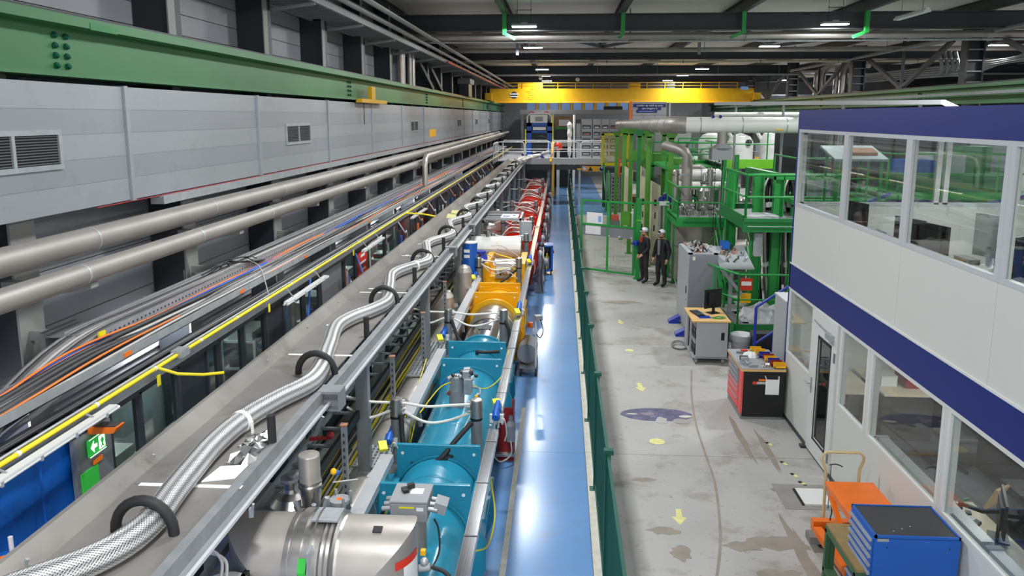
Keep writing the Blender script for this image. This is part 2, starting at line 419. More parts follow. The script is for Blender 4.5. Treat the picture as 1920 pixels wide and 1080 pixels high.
random.seed(4); crk = spline([(2.75, 15.6, .002), (2.52, 14.2, .002), (2.36, 12.8, .002), (2.3, 11.6, .002), (2.26, 10.6, .002), (2.13, 9.6, .002), (1.98, 8.8, .002), (1.74, 7.9, .002)], 6)
m = MB('stain')
for p, q in zip(crk, crk[1:]): m.quad((p.x - .018, p.y, .003), (p.x + .018, p.y, .003), (q.x + .018, q.y, .003), (q.x - .018, q.y, .003))
floor_part('floor_crack', m)
for cx, cy, rx, ry in ((2.75, 9.0, .35, .18), (2.3, 8.9, .22, .12), (2.55, 8.2, .3, .2), (1.35, 9.2, .2, .1), (3.0, 12.2, .05, .9), (3.3, 11.7, .05, .8), (2.95, 8.7, .08, .9), (1.75, 21.5, .5, .2), (1.25, 10.6, .16, .05), (3.1, 10.4, .1, .06), (1.5, 8.7, .12, .16)):
    poly_mark('oil_stain', circ(cx, cy, rx, ry, 18, .3), 'stain', .0012 + .0003 * (int(cx * 100) % 7))
for x0, x1, y0, y1, mm in ((3.06, 3.42, 9.86, 10.58, 'floor_plate'), (3.43, 3.86, 9.86, 10.58, 'floor_plate')): floor_part('floor_plate', MB(mm).box(x0, x1, y0, y1, 0, .006))
solo('white_sheet', MB('white').box(3.34, 3.72, 9.96, 10.42, .006, .03).mat('black').box(3.31, 3.34, 9.96, 10.42, .006, .025), 'white panel lying on the grey floor plate beside the orange lift table', 'sheet')
for i, y in enumerate((11.95, 11.25, 10.85, 10.6)): floor_part('hazard_tape', MB('yellow_mark').obox((3.4 + .04 * i, y, .004), (.05, .1, .004), .3).mat('black').obox((3.37 + .04 * i, y + .06, .004), (.05, .06, .004), .3))

# left wall with its cladding boards and steel columns
wl = struct('wall_left', MB('clad').box(-6.1, -5.8, -6, YE, 0, 8.6))
CY = [3.6 + 3.4 * k for k in range(-2, 21)]
bd = None
for a, b in zip(CY[1:], CY[2:]):
    if a > 53: break
    for z in [1.95 + .31 * i for i in range(8)] + [6.1 + .31 * i for i in range(7)]:
        if bd is None: bd = struct('cladding_board', MB('clad').box(-5.8, -5.755, 0, 3.38, 0, .298), wl); bd.location = (0, a + .01, z)
        else: c = bd.copy(); COL.objects.link(c); c.location = (0, a + .01, z)
for i, y in enumerate(CY):
    t = Thing('steel_column', f'{ORD[i] if i < 20 else "last"} dark steel column from the near end of the clad left wall' if i < 20 else f'dark steel column at the far end of the left wall, {ORD[i-20]} past the long duct', 'column', (-5.45, y, 0))
    t.part('web', MB('col_dark').box(-5.74, -5.27, y + .0, y + .32, 0, 8.5))
    t.part('flange', MB('col_light').box(-5.27, -5.25, y - .02, y + .17, 4.2, 8.5)); t.part('inner_face', MB('col_dark').box(-5.27, -5.255, y + .17, y + .34, 4.2, 8.5)); t.part('lower_flange', MB('col_light').box(-5.27, -5.245, y - .02, y + .34, 0, 4.2))
    t.part('base_plate', MB('steel_dark').box(-5.76, -5.2, y - .08, y + .4, 0, .03))
# end wall and gallery, right wall of the far bay
struct('wall_far', MB('clad').box(-6.1, 31, YE, YE + .3, 0, 8.6))
struct('wall_right', MB('clad_dark').box(30.6, 31, -6, YE, 0, 8.6))
# ceiling
ce = struct('ceiling', MB('ceiling_panel').box(-6.1, 31, -7, YE + .3, 8.68, 8.9))
pp = None
for i in range(10):
    for j in range(20):
        p = (-5.3 + 3.55 * i, -4.0 + 3.9 * j, 8.6)
        if pp is None: pp = struct('ceiling_panel', MB('ceiling_panel').box(.02, 3.53, .02, 3.88, 0, .08), ce); pp.location = p
        else: c = pp.copy(); COL.objects.link(c); c.location = p
JX = [-5.3 + 3.55 * i for i in range(11)]
for i, x in enumerate(JX):
    m = MB('steel_dark').ibeam((x, -6, 8.42), (x, YE, 8.42), .16, .34)
    struct(f'trim_{i + 1}', m)
BY = [0, 12.2, 24.4, 36.6, 48.8, 61]
for i, y in enumerate(BY):
    struct(f'trim_{i + 21}', MB('steel_dark').ibeam((-5.7, y, 8.0), (30.6, y, 8.0), .3, .5, .03, .02))

# lamps hung from the joists
lamp0 = None
def lamp(x, y, label):
    global lamp0
    lamp_light(x, y, LAMP_Z - .045, .72, .26, LAMP_POWER)
    if lamp0:
        return dup(lamp0, label=label, loc=(x, y, LAMP_Z))
    t = Thing('ceiling_lamp', label, 'lamp', (x, y, LAMP_Z))
    h = MB('plastic_grey').box(x - .37, x + .37, y - .14, y + .14, LAMP_Z - .01, LAMP_Z + .05); h.box(x - .1, x + .1, y - .06, y + .06, LAMP_Z + .05, LAMP_Z + .1)
    t.part('housing', h); t.part('diffuser', MB('lamp_glow').box(x - .36, x + .36, y - .13, y + .13, LAMP_Z - .035, LAMP_Z - .01))
    t.part('suspension', MB('black').cyl((x - .2, y, LAMP_Z + .05), (x - .2, y, 8.6), .006, n=5).cyl((x + .2, y, LAMP_Z + .05), (x + .2, y, 8.6), .006, n=5).box(x - .22, x + .22, y - .01, y + .01, 8.3, 8.32))
    lamp0 = t.o
    return t.o
RN = ('row above the machine line', 'row above the glazed booth side', 'row over the far bay')
for r, x in enumerate(LAMP_ROWS):
    for i, y in enumerate([v for v in LAMP_Y if not 36 < v < 40]): lamp(x, y, f'{ORD[i]} white LED lamp from the near end, {RN[r]}')
# dead strip lamp on wires over the booth
t = Thing('strip_lamp', 'unlit white strip lamp hanging slantwise above the booth roof', 'lamp', (9.47, 22.5, 7.9))
t.part('housing', MB('frame_white').box(9.38, 9.56, 21.5, 23.4, 7.88, 7.93).box(9.42, 9.52, 21.5, 23.4, 7.93, 7.98))
t.part('suspension', MB('black').cyl((9.47, 21.8, 7.98), (9.47, 21.8, 8.6), .006, n=5).cyl((9.47, 23.1, 7.98), (9.47, 23.1, 8.6), .006, n=5))

# transverse pipes and conduits under the roof beams
def xpipe(y, z, r, m, label, x0=-4.9, x1=30.4, name='roof_pipe', cat='pipe'):
    t = Thing(name, label, cat, (x0, y, z))
    t.part('pipe_run', MB(m).cyl((x0, y, z), (x1, y, z), r, n=12))
    c = MB('galv_dull')
    for k in range(int((x1 - x0) / 3.55) + 1):
        x = JX[k] + .3
        if x < x1: c.cyl((x, y, z + r), (x, y, 8.5), .012, n=5).cyl((x - .03, y, z), (x + .03, y, z), r * 1.12, n=12)
    t.part('hangers', c, stuff=True)
xpipe(25.0, 7.66, .11, 'pipe_clad', 'clad roof pipe just below the first cross beam in view')
xpipe(25.25, 7.52, .035, 'galv', 'thin galvanised conduit below the clad roof pipe of the first beam', name='conduit', cat='conduit')
xpipe(32.2, 7.82, .095, 'pipe_clad', 'clad roof pipe midway between the first and second cross beams')
xpipe(37.6, 7.72, .06, 'beige', 'pale roof pipe behind the second cross beam')
xpipe(47.5, 7.62, .05, 'galv_dull', 'grey roof pipe in front of the third cross beam')
for i, x in enumerate((JX[1], JX[2], JX[3], JX[4])):
    t = Thing('pipe_hanger', f'{ORD[i]} green pipe hanger from the left under the first cross beam', 'hanger', (x, 24.1, 8.2))
    t.part('upright', MB('green').box(x - .06, x + .06, 24.0, 24.12, 7.62, 8.28)); t.part('foot', MB('green').bar((x, 24.06, 7.66), (x + (.32 if i == 0 else -.38 if i != 1 else -.12), 24.06, 7.5), .1, .09))
for i, x in enumerate((-1.9, 5.25)):
    for j, y in enumerate((31.6,)):
        solo('pipe_bracket', MB('steel_grey').box(x + .06, x + .17, y, y + .12, 7.6, 8.3), f'grey bracket box on the midway roof pipe, {"over the machine line" if i == 0 else "over the concrete floor"}', 'bracket')
for i, (xa, ya, xb, yb) in enumerate(((-1.9, 25.5, -5.0, 33), (-1.9, 25.5, 1.7, 34), (5.25, 25.5, 1.7, 34), (5.25, 25.5, 8.8, 34), (12.3, 25.5, 8.8, 34))):
    struct(f'trim_{i + 31}', MB('steel_grey').bar((xa, ya, 8.1), (xb, yb, 8.1), .12, .12))
# ================================================================ LEFT SIDE: crane runway, duct, pipes, trays
def runway(name, x, face, label, y0, y1):
    t = Thing(name, label, 'crane rail', (x, y0, 5.59)); s = face
    t.part('top_flange', MB('green_runway').box(x + s * .0, x - s * .45, y0, y1, 6.1, 6.2))
    t.part('web', MB('green_runway').box(x - s * .22, x - s * .25, y0, y1, 5.63, 6.1))
    t.part('bottom_flange', MB('green_runway').box(x, x - s * .45, y0, y1, 5.59, 5.63))
    t.part('rail', MB('steel_dark').box(x - s * .19, x - s * .27, y0, y1, 6.2, 6.26))
    for ys in [7.85, 18.8, 29.7, 40.6, 51.5, 62.4]:
        for dy in (-.09, .09):
            for k in range(4): t.part('bolt', MB('green_fence').cyl((x - s * .22, ys + dy, 5.7 + .1 * k), (x - s * .19, ys + dy, 5.72 + .1 * k), .032, n=6))
    return t
rw = runway('crane_runway', -4.92, 1, 'green steel crane runway beam along the left wall above the grey duct', -2, 70)
rw.part('flange_notch', MB('green_deep').box(-4.915, -4.93, 8.05, 8.55, 6.09, 6.16))
rr = runway('crane_runway', 12.85, -1, 'green steel crane runway beam over the open floor right of the booth', 2, 70)
rr.part('busbar', MB('galv_dull').box(12.7, 12.76, 2, 66, 5.86, 5.95)); rr.part('lower_girder', MB('green_runway').box(12.9, 13.2, 2, 68, 5.42, 5.52))
t = Thing('rail_stop', 'yellow crane stop bracket hooked on the green runway beam', 'bracket', (-4.85, 18.9, 5.5))
t.part('cross_bar', MB('crane_yellow').box(-4.95, -4.8, 18.7, 21.4, 5.53, 5.62)); t.part('upright', MB('crane_yellow').box(-4.95, -4.85, 19.9, 20.3, 5.6, 5.95)); t.part('strap', MB('black').box(-4.9, -4.89, 19.2, 19.25, 5.0, 5.53))
# air duct of foil faced sections
t = Thing('air_duct', 'long boxy grey foil-clad air duct below the green runway beam', 'duct', (-5.2, 0, 4.24))
SE = [-3.0, .9, 4.8, 8.71, 12.62, 16.5, 20.4, 24.3, 28.2, 32.1, 36, 39.9, 43.8, 47.7, 51.6, 55.5, 59.4, 63.3, 68]
for a, b in zip(SE, SE[1:]):
    sc = t.part('duct_section', MB('foil').box(-5.55, -5.005, a + .01, b - .01, 4.24, 5.53))
    t.part('seam_strip', MB('foil').box(-5.56, -4.965, b - .035, b + .035, 4.23, 5.54))
    for k in range(5): sub(sc, t.base, 'foil_band', MB('foil_b' if k % 2 else 'foil').box(-5.005, -5.0, a + .03, b - .03, 4.242 + .258 * k, 4.497 + .258 * k))
def vent(y0, y1, z0, z1):
    v = t.part('vent_frame', MB('galv').box(-5.0, -4.975, y0 - .05, y1 + .05, z0 - .05, z0).box(-5.0, -4.975, y0 - .05, y1 + .05, z1, z1 + .05).box(-5.0, -4.975, y0 - .05, y0, z0, z1).box(-5.0, -4.975, y1, y1 + .05, z0, z1).box(-5.0, -4.975, (y0 + y1) / 2 - .02, (y0 + y1) / 2 + .02, z0, z1))
    sub(v, t.base, 'vent_cavity', MB('black').box(-5.0, -4.998, y0, y1, z0, z1))
    n = 11
    for k in range(n): z = z0 + (k + .5) * (z1 - z0) / n; sub(v, t.base, 'louvre', MB('steel_grey').quad((-4.997, y0, z + .004), (-4.997, y1, z + .004), (-4.98, y1, z - .004), (-4.98, y0, z - .004)))
for y in (6.15, 13.95, 25.7, 37.4, 45.2, 53.0): vent(y, y + 1.3, 4.73, 5.02)
t.part('warning_label', MB('yellow').box(-4.998, -4.99, 29.4, 30.9, 4.42, 4.7), 'orange yellow warning label')
t.part('support_channel', MB('galv').box(-5.1, -4.93, 9.3, 66, 4.12, 4.22)); t.part('red_cable', MB('red_dark').cyl((-4.99, 8, 4.226), (-4.99, 66, 4.226), .007, n=6))
# big pipes on wall arms
def ypipe(name, x, z, r, y0, y1, m, label, joints=3.2, n=16, arms=True):
    t = Thing(name, label, 'pipe', (x, y0, z))
    t.part('pipe_run', MB(m).cyl((x, y0, z), (x, y1, z), r, n=n))
    y = y0 + 1.1
    while y < y1 - .5: t.part('joint_ring', MB('galv').cyl((x, y, z), (x, y + .03, z), r * 1.03, n=n)); y += joints
    if arms:
        for k in range(2, 14):
            yy = CY[k] - .2
            if y0 < yy < y1: t.part('wall_arm', MB('col_light').ext([(-5.25, z - r - .2), (-5.25, z - r), (x + .03, z - r), (x + .03, z - r - .05)], 'y', yy, yy + .12))
    return t
ypipe('wall_pipe', -4.4, 3.76, .1, 1, 60, 'pipe_clad', 'lower bright metal-clad pipe running along the left wall', 2.3)
ypipe('wall_pipe', -4.8, 3.957, .13, 1, 60, 'pipe_clad', 'upper thicker metal-clad pipe along the left wall under the duct', 2.7, arms=False)
t = Thing('elbow_pipe', 'silver pipe bending down in front of the lower wall pipe, far along', 'pipe', (-4.1, 23.2, 3.2))
t.part('pipe_run', MB('stainless_dull').tube([(-4.1, 60, 4.0), (-4.1, 23.7, 4.0), (-4.1, 23.45, 3.98), (-4.1, 23.27, 3.88), (-4.1, 23.2, 3.7), (-4.1, 23.2, 3.05)], .085, 12))
for y in (28, 34, 40, 46): t.part('joint_ring', MB('galv').cyl((-4.1, y, 4.0), (-4.1, y + .05, 4.0), .1))
# high cable ladder and pipes under the roof on the left
t = Thing('high_cable_ladder', 'grey cable ladder high under the roof along the left wall', 'cable ladder', (-5, 2, 7.3))
t.part('side_rail', MB('galv_dull').box(-5.5, -5.45, 2, 66, 7.25, 7.36)); t.part('side_rail', MB('galv_dull').box(-4.5, -4.43, 2, 66, 7.22, 7.36))
m = MB('galv_dull')
for k in range(210): m.box(-5.45, -4.5, 2.2 + .3 * k, 2.24 + .3 * k, 7.26, 7.29)
t.part('rungs', m, stuff=True); t.part('cable_bed', MB('charcoal').box(-5.4, -4.55, 2, 66, 7.3, 7.36))
for i, y in enumerate(CY[2:16]): t.part('bracket_arm', MB('galv_dull').bar((-5.25, y + .4, 7.1), (-4.45, y + .4, 7.2), .06))
for i, (x, z, r, mm, lb) in enumerate(((-4.25, 7.42, .06, 'steel_grey', 'grey service pipe beside the high cable ladder'), (-4.02, 7.55, .05, 'steel_grey', 'slim grey service pipe outermost beside the high cable ladder'), (-3.85, 7.5, .022, 'galv', 'thin conduit strung beyond the high service pipes'))):
    solo('service_pipe', MB(mm).cyl((x, 2, z), (x, 66, z), r, n=10), lb, 'pipe')
solo('service_pipe', MB('red').cyl((-4.35, 30, 7.24), (-4.35, 66, 7.24), .035, n=8), 'red pipe under the far part of the high cable ladder', 'pipe')
solo('riser_pipe', MB('red_dark').cyl((-5.2, 6.55, 6.2), (-5.2, 6.55, 8.5), .07, n=10), 'dark red riser pipe behind the near end of the green runway', 'pipe')
solo('riser_pipe', MB('steel_dark').cyl((-5.2, 6.9, 6.2), (-5.2, 6.9, 8.5), .06, n=10), 'dark riser pipe next to the dark red riser', 'pipe')
for i, (y, r, mm) in enumerate(((24.9, .13, 'stainless_dull'), (26.3, .08, 'stainless_dull'), (26.9, .07, 'stainless'))):
    solo('riser_duct', MB(mm).cyl((-5.1, y, 6.2), (-5.1, y, 7.4), r, n=12), f'{ORD[i]} silver riser pipe standing behind the green runway, from the near side', 'pipe')
t = Thing('wall_unit', 'grey pale equipment box on a dark stand behind the far green runway', 'box', (-5.0, 41, 6.2)); t.part('cabinet', MB('steel_dark').box(-5.3, -4.8, 40.5, 42.0, 6.2, 6.85)); t.part('lid', MB('col_light').box(-5.35, -4.7, 40.3, 42.2, 6.85, 7.1))
for i, y in enumerate((30.2, 32.5)): solo('diagonal_brace', MB('steel_dark').bar((-5.3, y - 2, 7.4), (-5.1, y + .6, 6.25), .16), f'{"near" if i == 0 else "far"} dark diagonal brace above the green runway', 'brace')

# ---- cable trays
def tray(name, label, x0, x1, z, y0, y1, lip, m='galv', slots=True):
    t = Thing(name, label, 'cable tray', ((x0 + x1) / 2, y0, z))
    t.part('tray_bed', MB(m).box(x0, x1, y0, y1, z, z + .008)); t.part('side_lip', MB(m).box(x0, x0 + .012, y0, y1, z, z + lip)); t.part('side_lip', MB(m).box(x1 - .012, x1, y0, y1, z, z + lip))
    if slots:
        s = MB('steel_dark')
        for k in range(int(min(18, y1 - y0) / .08)): s.box(x1 - .001, x1 + .001, y0 + .08 * k, y0 + .08 * k + .03, z + lip * .45, z + lip * .65)
        t.part('lip_slots', s, stuff=True)
    return t
def cable(pts, r, m, label, group=None): return solo('cable', MB(m).tube(spline(pts, 5), r, 6), label, 'cable', group)
t = tray('upper_cable_tray', 'perforated galvanised cable tray on wall arms, upper of the two', -4.65, -4.3, 3.1, 6.75, 55, .1)
for y in CY[3:12]: t.part('wall_arm', MB('col_light').ext([(-5.25, 3.0), (-5.25, 3.1), (-4.35, 3.1), (-4.35, 3.05)], 'y', y + .1, y + .18))
t.part('end_cover', MB('galv_dull').obox((-4.66, 6.95, 3.17), (.3, .5, .02), .1).box(-4.85, -4.8, 6.7, 7.2, 2.9, 3.2)); t.part('end_cap', MB('safety_yellow').box(-4.3, -4.28, 6.72, 6.82, 3.08, 3.21)); t.part('end_cap', MB('safety_yellow').box(-4.68, -4.6, 6.68, 6.76, 3.08, 3.14))
for k in range(7):
    x = -4.61 + .045 * k; mm = ('grey_cable', 'black_cable', 'grey_cable', 'pale_cable')[k % 4]
    cable([(x + .1 * (k - 3), 4.4 + .1 * k, 2.3 + .05 * k), (x + .05, 5.4, 2.85), (x, 6.6, 3.15)] + [(x + random.uniform(-.012, .012), y, 3.14 + random.uniform(0, .03)) for y in (8, 11, 15, 20, 27, 36, 46, 54)], .022, mm, f'{ORD[k]} {"dark" if mm == "black_cable" else "pale" if mm == "pale_cable" else "grey"} cable from the wall side in the upper cable tray')
t = Thing('cable_tangle', 'tangle of thin black leads lying across the upper cable tray', 'leads', (-4.45, 10.2, 3.2))
for k in range(7): t.part('lead', MB('black').tube(spline([(-4.6 + random.uniform(0, .15), 9.4 + .1 * k, 3.2), (-4.5 + random.uniform(-.1, .1), 9.9 + random.uniform(-.2, .2), 3.27), (-4.35 + random.uniform(-.1, .1), 10.2 + random.uniform(-.2, .3), 3.25), (-4.28, 10.5 + .05 * k, 3.15)], 4), .008, 5))
t.part('cord', MB('pale_cable').tube(spline([(-4.35, 10.3, 3.24), (-4.0, 9.9, 3.22), (-3.75, 9.5, 2.98), (-3.7, 9.45, 2.85)], 5), .007, 5), 'pale cord hanging down to the yellow pipe')
t = tray('lower_cable_tray', 'galvanised cable tray heaped with coloured cables above the glass partition', -4.28, -3.9, 3.04, 1.5, 56, .085, slots=False)
for i, y in enumerate((6.45, 9.0, 11.4, 15.4, 21.2, 29)): t.part('tag', MB('orange').box(-3.899, -3.893, y, y + .12, 3.06, 3.1), 'orange tag')
seq = [('orange_cable', .017), ('blue_cable', .015), ('orange_cable', .012), ('blue_cable', .012), ('grey_cable', .02), ('black_cable', .022), ('grey_cable', .02), ('pale_cable', .016), ('black_cable', .024), ('grey_cable', .02), ('pale_cable', .014), ('black_cable', .02), ('grey_cable', .018), ('black_cable', .018), ('orange_cable', .01), ('pale_cable', .012)]
cn = {'orange_cable': 'orange', 'blue_cable': 'blue', 'grey_cable': 'grey', 'black_cable': 'black', 'pale_cable': 'pale'}
cc = {}
for k, (mm, r) in enumerate(seq):
    x = -4.25 + .0225 * k; cc[mm] = cc.get(mm, 0) + 1
    pts = [(x + (.12 if k < 4 else .02) - .3 * (k < 4), 1.6, 3.09), (x + (.05 if k < 4 else 0), 4.6, 3.1), (x - (.06 if k < 4 else 0), 6.2, 3.13 + .02 * (k % 3))] + [(x + random.uniform(-.05, .04), y, 3.1 + random.uniform(0, .05)) for y in (7.5, 9, 10.5, 12.5, 15, 18, 22, 27, 33, 40, 48, 55)]
    pts = [(min(max(a, -4.27), -3.915), b, c) for a, b, c in pts]
    cable(pts, r, mm, f'{ORD[cc[mm] - 1]} {cn[mm]} cable from the wall side in the lower cable tray')
for k in range(5):
    pts = [(-4.9 + .05 * k, 4.2 + .08 * k, 1.2), (-4.85 + .05 * k, 4.7 + .08 * k, 2.2), (-4.7 + .05 * k, 5.3 + .06 * k, 2.75 - .04 * k), (-4.45 + .04 * k, 5.9, 2.93 - .03 * k), (-4.25, 6.6, 3.02 - .02 * k), (-4.15, 7.4, 3.02 - .02 * k)]
    cable(pts, .026, 'black_cable' if k != 4 else 'pale_cable', f'{ORD[k]} thick cable from the wall bending up to the trays')
for k in range(3): cable([(-4.75 + .07 * k, 4.0, 3.0), (-4.6 + .06 * k, 5.0, 3.0), (-4.45 + .06 * k, 5.8, 3.0)], .03, ('grey_cable', 'black_cable', 'grey_cable')[k], f'{ORD[k]} thick straight conduit end beside the lower cable tray')
# ladder under the yellow pipe
t = Thing('cable_ladder', 'dark cable ladder with thin rungs beside the yellow pipe', 'cable ladder', (-3.85, 2, 2.8))
t.part('side_rail', MB('steel_dark').box(-4.0, -3.975, 2, 56, 2.8, 2.88)); t.part('side_rail', MB('galv').box(-3.72, -3.7, 2, 56, 2.82, 2.89))
for k in range(90): t.part('rung', MB('galv').box(-3.975, -3.72, 2.4 + .42 * k, 2.43 + .42 * k, 2.82, 2.84))
for k in range(3): t.part('cable', MB(('black_cable', 'grey_cable', 'black_cable')[k]).tube(spline([(-3.96 + .03 * k, y, 2.86 + random.uniform(0, .03)) for y in (2, 6, 10, 14, 20, 28, 40, 55)], 4), .015, 6))
t.part('cable', MB('blue_cable').tube(spline([(-3.84, 11.5, 2.86), (-3.76, 12.6, 2.87), (-3.75, 16, 2.87), (-3.76, 24, 2.87)], 4), .016, 6), 'blue cable')
t = Thing('yellow_pipe', 'long yellow pipe clipped along the cable ladder above the glass partition', 'pipe', (-3.66, 1, 2.9))
t.part('pipe_run', MB('cable_yellow').cyl((-3.66, 1, 2.94), (-3.66, 58, 2.94), .019, n=10)); t.part('blue_line', MB('galv').cyl((-3.69, 1, 2.96), (-3.69, 58, 2.96), .012, n=8))
for k in range(34): t.part('clip', MB('frame_white').cyl((-3.66, 2 + .9 * k, 2.94), (-3.66, 2.03 + .9 * k, 2.94), .023, n=10))
t.part('branch', MB('cable_yellow').tube([(-3.66, 6.55, 2.94), (-3.5, 6.62, 2.86), (-3.3, 6.7, 2.83), (-3.15, 6.8, 2.82)], .015, 8)); t.part('branch', MB('cable_yellow').tube([(-3.66, 18.0, 2.94), (-3.3, 18.3, 2.88), (-3.0, 18.3, 2.83)], .02, 8))
t.part('clamp', MB('galv').box(-3.72, -3.61, 6.92, 7.08, 2.91, 2.98)); 
for y in (6.5, 9.2, 13.2): t.part('flag', MB('safety_yellow').box(-3.64, -3.63, y, y + .05, 2.78, 2.88))
def tube_lamp(y0, y1, x, z, label):
    t = Thing('tube_lamp', label, 'lamp', (x, y0, z))
    for y in (y0 + .3, y1 - .3): t.part('hanger', MB('galv').bar((x, y, z + .03), (-3.66, y, 2.94), .012))
    for dx in (-.022, .022): t.part('tube', MB('frame_white').cyl((x + dx, y0, z), (x + dx, y1, z), .015, n=8))
    t.part('batten', MB('frame_white').box(x - .035, x + .035, y0 + .03, y1 - .03, z + .012, z + .03))
    for k in range(4): y = y0 + (k + .5) * (y1 - y0) / 4; t.part('clip', MB('plastic_grey').box(x - .042, x + .042, y, y + .02, z - .018, z + .018))
tube_lamp(4.2, 5.75, -3.58, 2.88, 'white twin tube lamp under the yellow pipe above the blue tarp')
tube_lamp(9.6, 11.4, -3.56, 2.78, 'white twin tube lamp under the yellow pipe further along the glass partition')
tube_lamp(13.6, 15.2, -3.56, 2.78, 'white twin tube lamp under the yellow pipe past the red sign')
tube_lamp(18.2, 20.2, -3.56, 2.78, 'white twin tube lamp under the yellow pipe, farthest of all')
# ---- glass partition under the trays
t = Thing('glass_partition', 'dark framed glass partition under the cable trays on the left', 'partition', (-3.82, 5.6, 0))
cols = [(5.62, 5.95, 'D'), (5.98, 6.46, 'G'), (6.46, 7.17, 'G'), (7.17, 7.77, 'D'), (7.8, 8.12, 'G'), (8.12, 8.78, 'G'), (8.78, 9.5, 'G'), (9.5, 10.1, 'D'), (10.13, 11.0, 'G'), (11.0, 11.78, 'G'), (11.8, 13, 'P'), (13.2, 14.0, 'G'), (14.0, 14.75, 'D'), (14.8, 16.4, 'G'), (16.4, 18, 'G')] + [(18 + 1.5 * k, 19.4 + 1.5 * k, 'GDG'[k % 3]) for k in range(20)]
for a, b, kd in cols:
    if kd == 'G': t.part('glass_pane', MB('glass_green').box(-3.83, -3.82, a + .03, b - .03, .05, 2.72))
    else: t.part('panel', MB('col_dark' if kd == 'D' else 'steel_grey').box(-3.86, -3.8, a, b, 0, 2.74))
    t.part('mullion', MB('steel_dark').box(-3.86, -3.78, a - .018, a + .018, 0, 2.74))
t.part('head_rail', MB('steel_dark').box(-3.9, -3.78, 5.6, 48, 2.72, 2.8)); t.part('sill_rail', MB('steel_dark').box(-3.86, -3.78, 5.6, 48, 0, .06)); t.part('mid_rail', MB('steel_dark').box(-3.85, -3.79, 6.75, 8, 1.0, 1.05))
# what stands behind the glass, under tube lamps added to brighten the room
for k in range(9):
    y = 5.2 + 4.2 * k; lamp_light(-5.5, y + .8, 2.5, .2, 1.4, 80)
    tl = Thing('store_fill_lamp', f'{ORD[k]} added fill lamp from the near end in the room behind the glass partition', 'lamp', (-5.2, y, 2.7)); tl.part('batten', MB('frame_white').box(-5.25, -5.15, y, y + 1.6, 2.7, 2.74).box(-5.76, -5.2, y + .7, y + .74, 2.7, 2.74)); tl.part('tube', MB('lamp_glow').cyl((-5.2, y + .05, 2.685), (-5.2, y + 1.55, 2.685), .015, n=8)); tl.part('hanger', MB('steel_grey').cyl((-5.2, y + .8, 2.74), (-5.2, y + .8, 3.1), .008, n=5))
for i, (y, w, h, mm) in enumerate(((7.2, .5, 1.6, 'galv_dull'), (8.9, .9, 1.2, 'steel_grey'), (10.9, .8, 1.9, 'cabinet_grey'), (12.0, .4, 1.4, 'white'), (14.1, .7, 1.7, 'galv_dull'), (16.0, .8, 1.8, 'cabinet_grey'), (17.3, .6, 1.5, 'steel_grey'), (20, .8, 1.9, 'cabinet_grey'))):
    t = Thing('equipment_rack', f'{ORD[i]} {"pale" if mm in ("white", "cabinet_grey") else "grey"} equipment rack from the near end behind the glass partition', 'rack', (-4.8, y, 0))
    for dx in (-.25, .25):
        for dy in (0, w): t.part('post', MB(mm).box(-4.8 + dx - .02, -4.8 + dx + .02, y + dy - .02, y + dy + .02, 0, h))
    for k in range(5): t.part('shelf', MB(mm).box(-5.05, -4.55, y, y + w, .15 + k * (h - .2) / 4, .18 + k * (h - .2) / 4)); t.part('module', MB(('black', 'galv', 'blue_machine', 'steel_grey', 'white')[(k + i) % 5]).box(-4.98, -4.6, y + .05, y + w * (.5 + .1 * k), .18 + k * (h - .2) / 4, .3 + k * (h - .2) / 4))
# tarp, exit sign, orange holder, red sign
t = Thing('blue_tarp', 'blue tarpaulin curtain hanging at the near end left of the walkway', 'tarp', (-3.85, 4.6, 0))
m = MB('blue_tarp'); n = 40; ys = [1.5 + 4.0 * i / n for i in range(n + 1)]
def tx(y, z): return -3.84 + .025 * sin(y * 7) + .02 * sin(y * 3 + z * 2)
for i in range(n):
    for k in range(5):
        z0, z1 = 2.72 * k / 5, 2.72 * (k + 1) / 5; kk = m.add([(tx(ys[i], z0), ys[i], z0), (tx(ys[i + 1], z0), ys[i + 1], z0), (tx(ys[i + 1], z1), ys[i + 1], z1), (tx(ys[i], z1), ys[i], z1)]); m.face((kk, kk + 1, kk + 2, kk + 3), True)
t.part('curtain', m); t.part('frame_post', MB('steel_dark').box(-3.92, -3.78, 5.5, 5.6, 0, 2.85)); t.part('top_rail', MB('steel_dark').box(-3.9, -3.8, 1.5, 5.5, 2.72, 2.85)); t.part('seam', MB('blue').box(-3.81, -3.805, 5.1, 5.12, .1, 2.7))
t = Thing('exit_sign', 'green and white emergency exit sign on the dark post beside the tarp', 'sign', (-3.7, 5.66, 2.45))
t.part('plate', MB('exit_glow').box(-3.72, -3.7, 5.54, 5.76, 2.53, 2.67))
t.part('arrow', MB('exit_white').ext([(5.555, 2.6), (5.6, 2.65), (5.6, 2.615), (5.64, 2.615), (5.64, 2.585), (5.6, 2.585), (5.6, 2.55)], 'x', -3.7, -3.697))
t.part('door_symbol', MB('exit_white').box(-3.7, -3.697, 5.665, 5.745, 2.545, 2.655)); t.part('running_figure', MB('exit_glow').ext([(5.685, 2.55), (5.7, 2.59), (5.685, 2.62), (5.71, 2.64), (5.73, 2.61), (5.715, 2.58), (5.73, 2.55), (5.705, 2.57)], 'x', -3.697, -3.695)); t.part('border', MB('exit_white').box(-3.701, -3.698, 5.54, 5.76, 2.525, 2.532).box(-3.701, -3.698, 5.54, 5.76, 2.668, 2.675))
t = Thing('green_notice', 'small green notice board low on the grey post under the exit sign', 'sign', (-3.7, 5.6, 2.1)); t.part('plate', MB('green_label').box(-3.74, -3.73, 5.46, 5.68, 2.26, 2.42)); t.part('post_panel', MB('steel_grey').box(-3.78, -3.74, 5.42, 5.9, 1.4, 2.72))
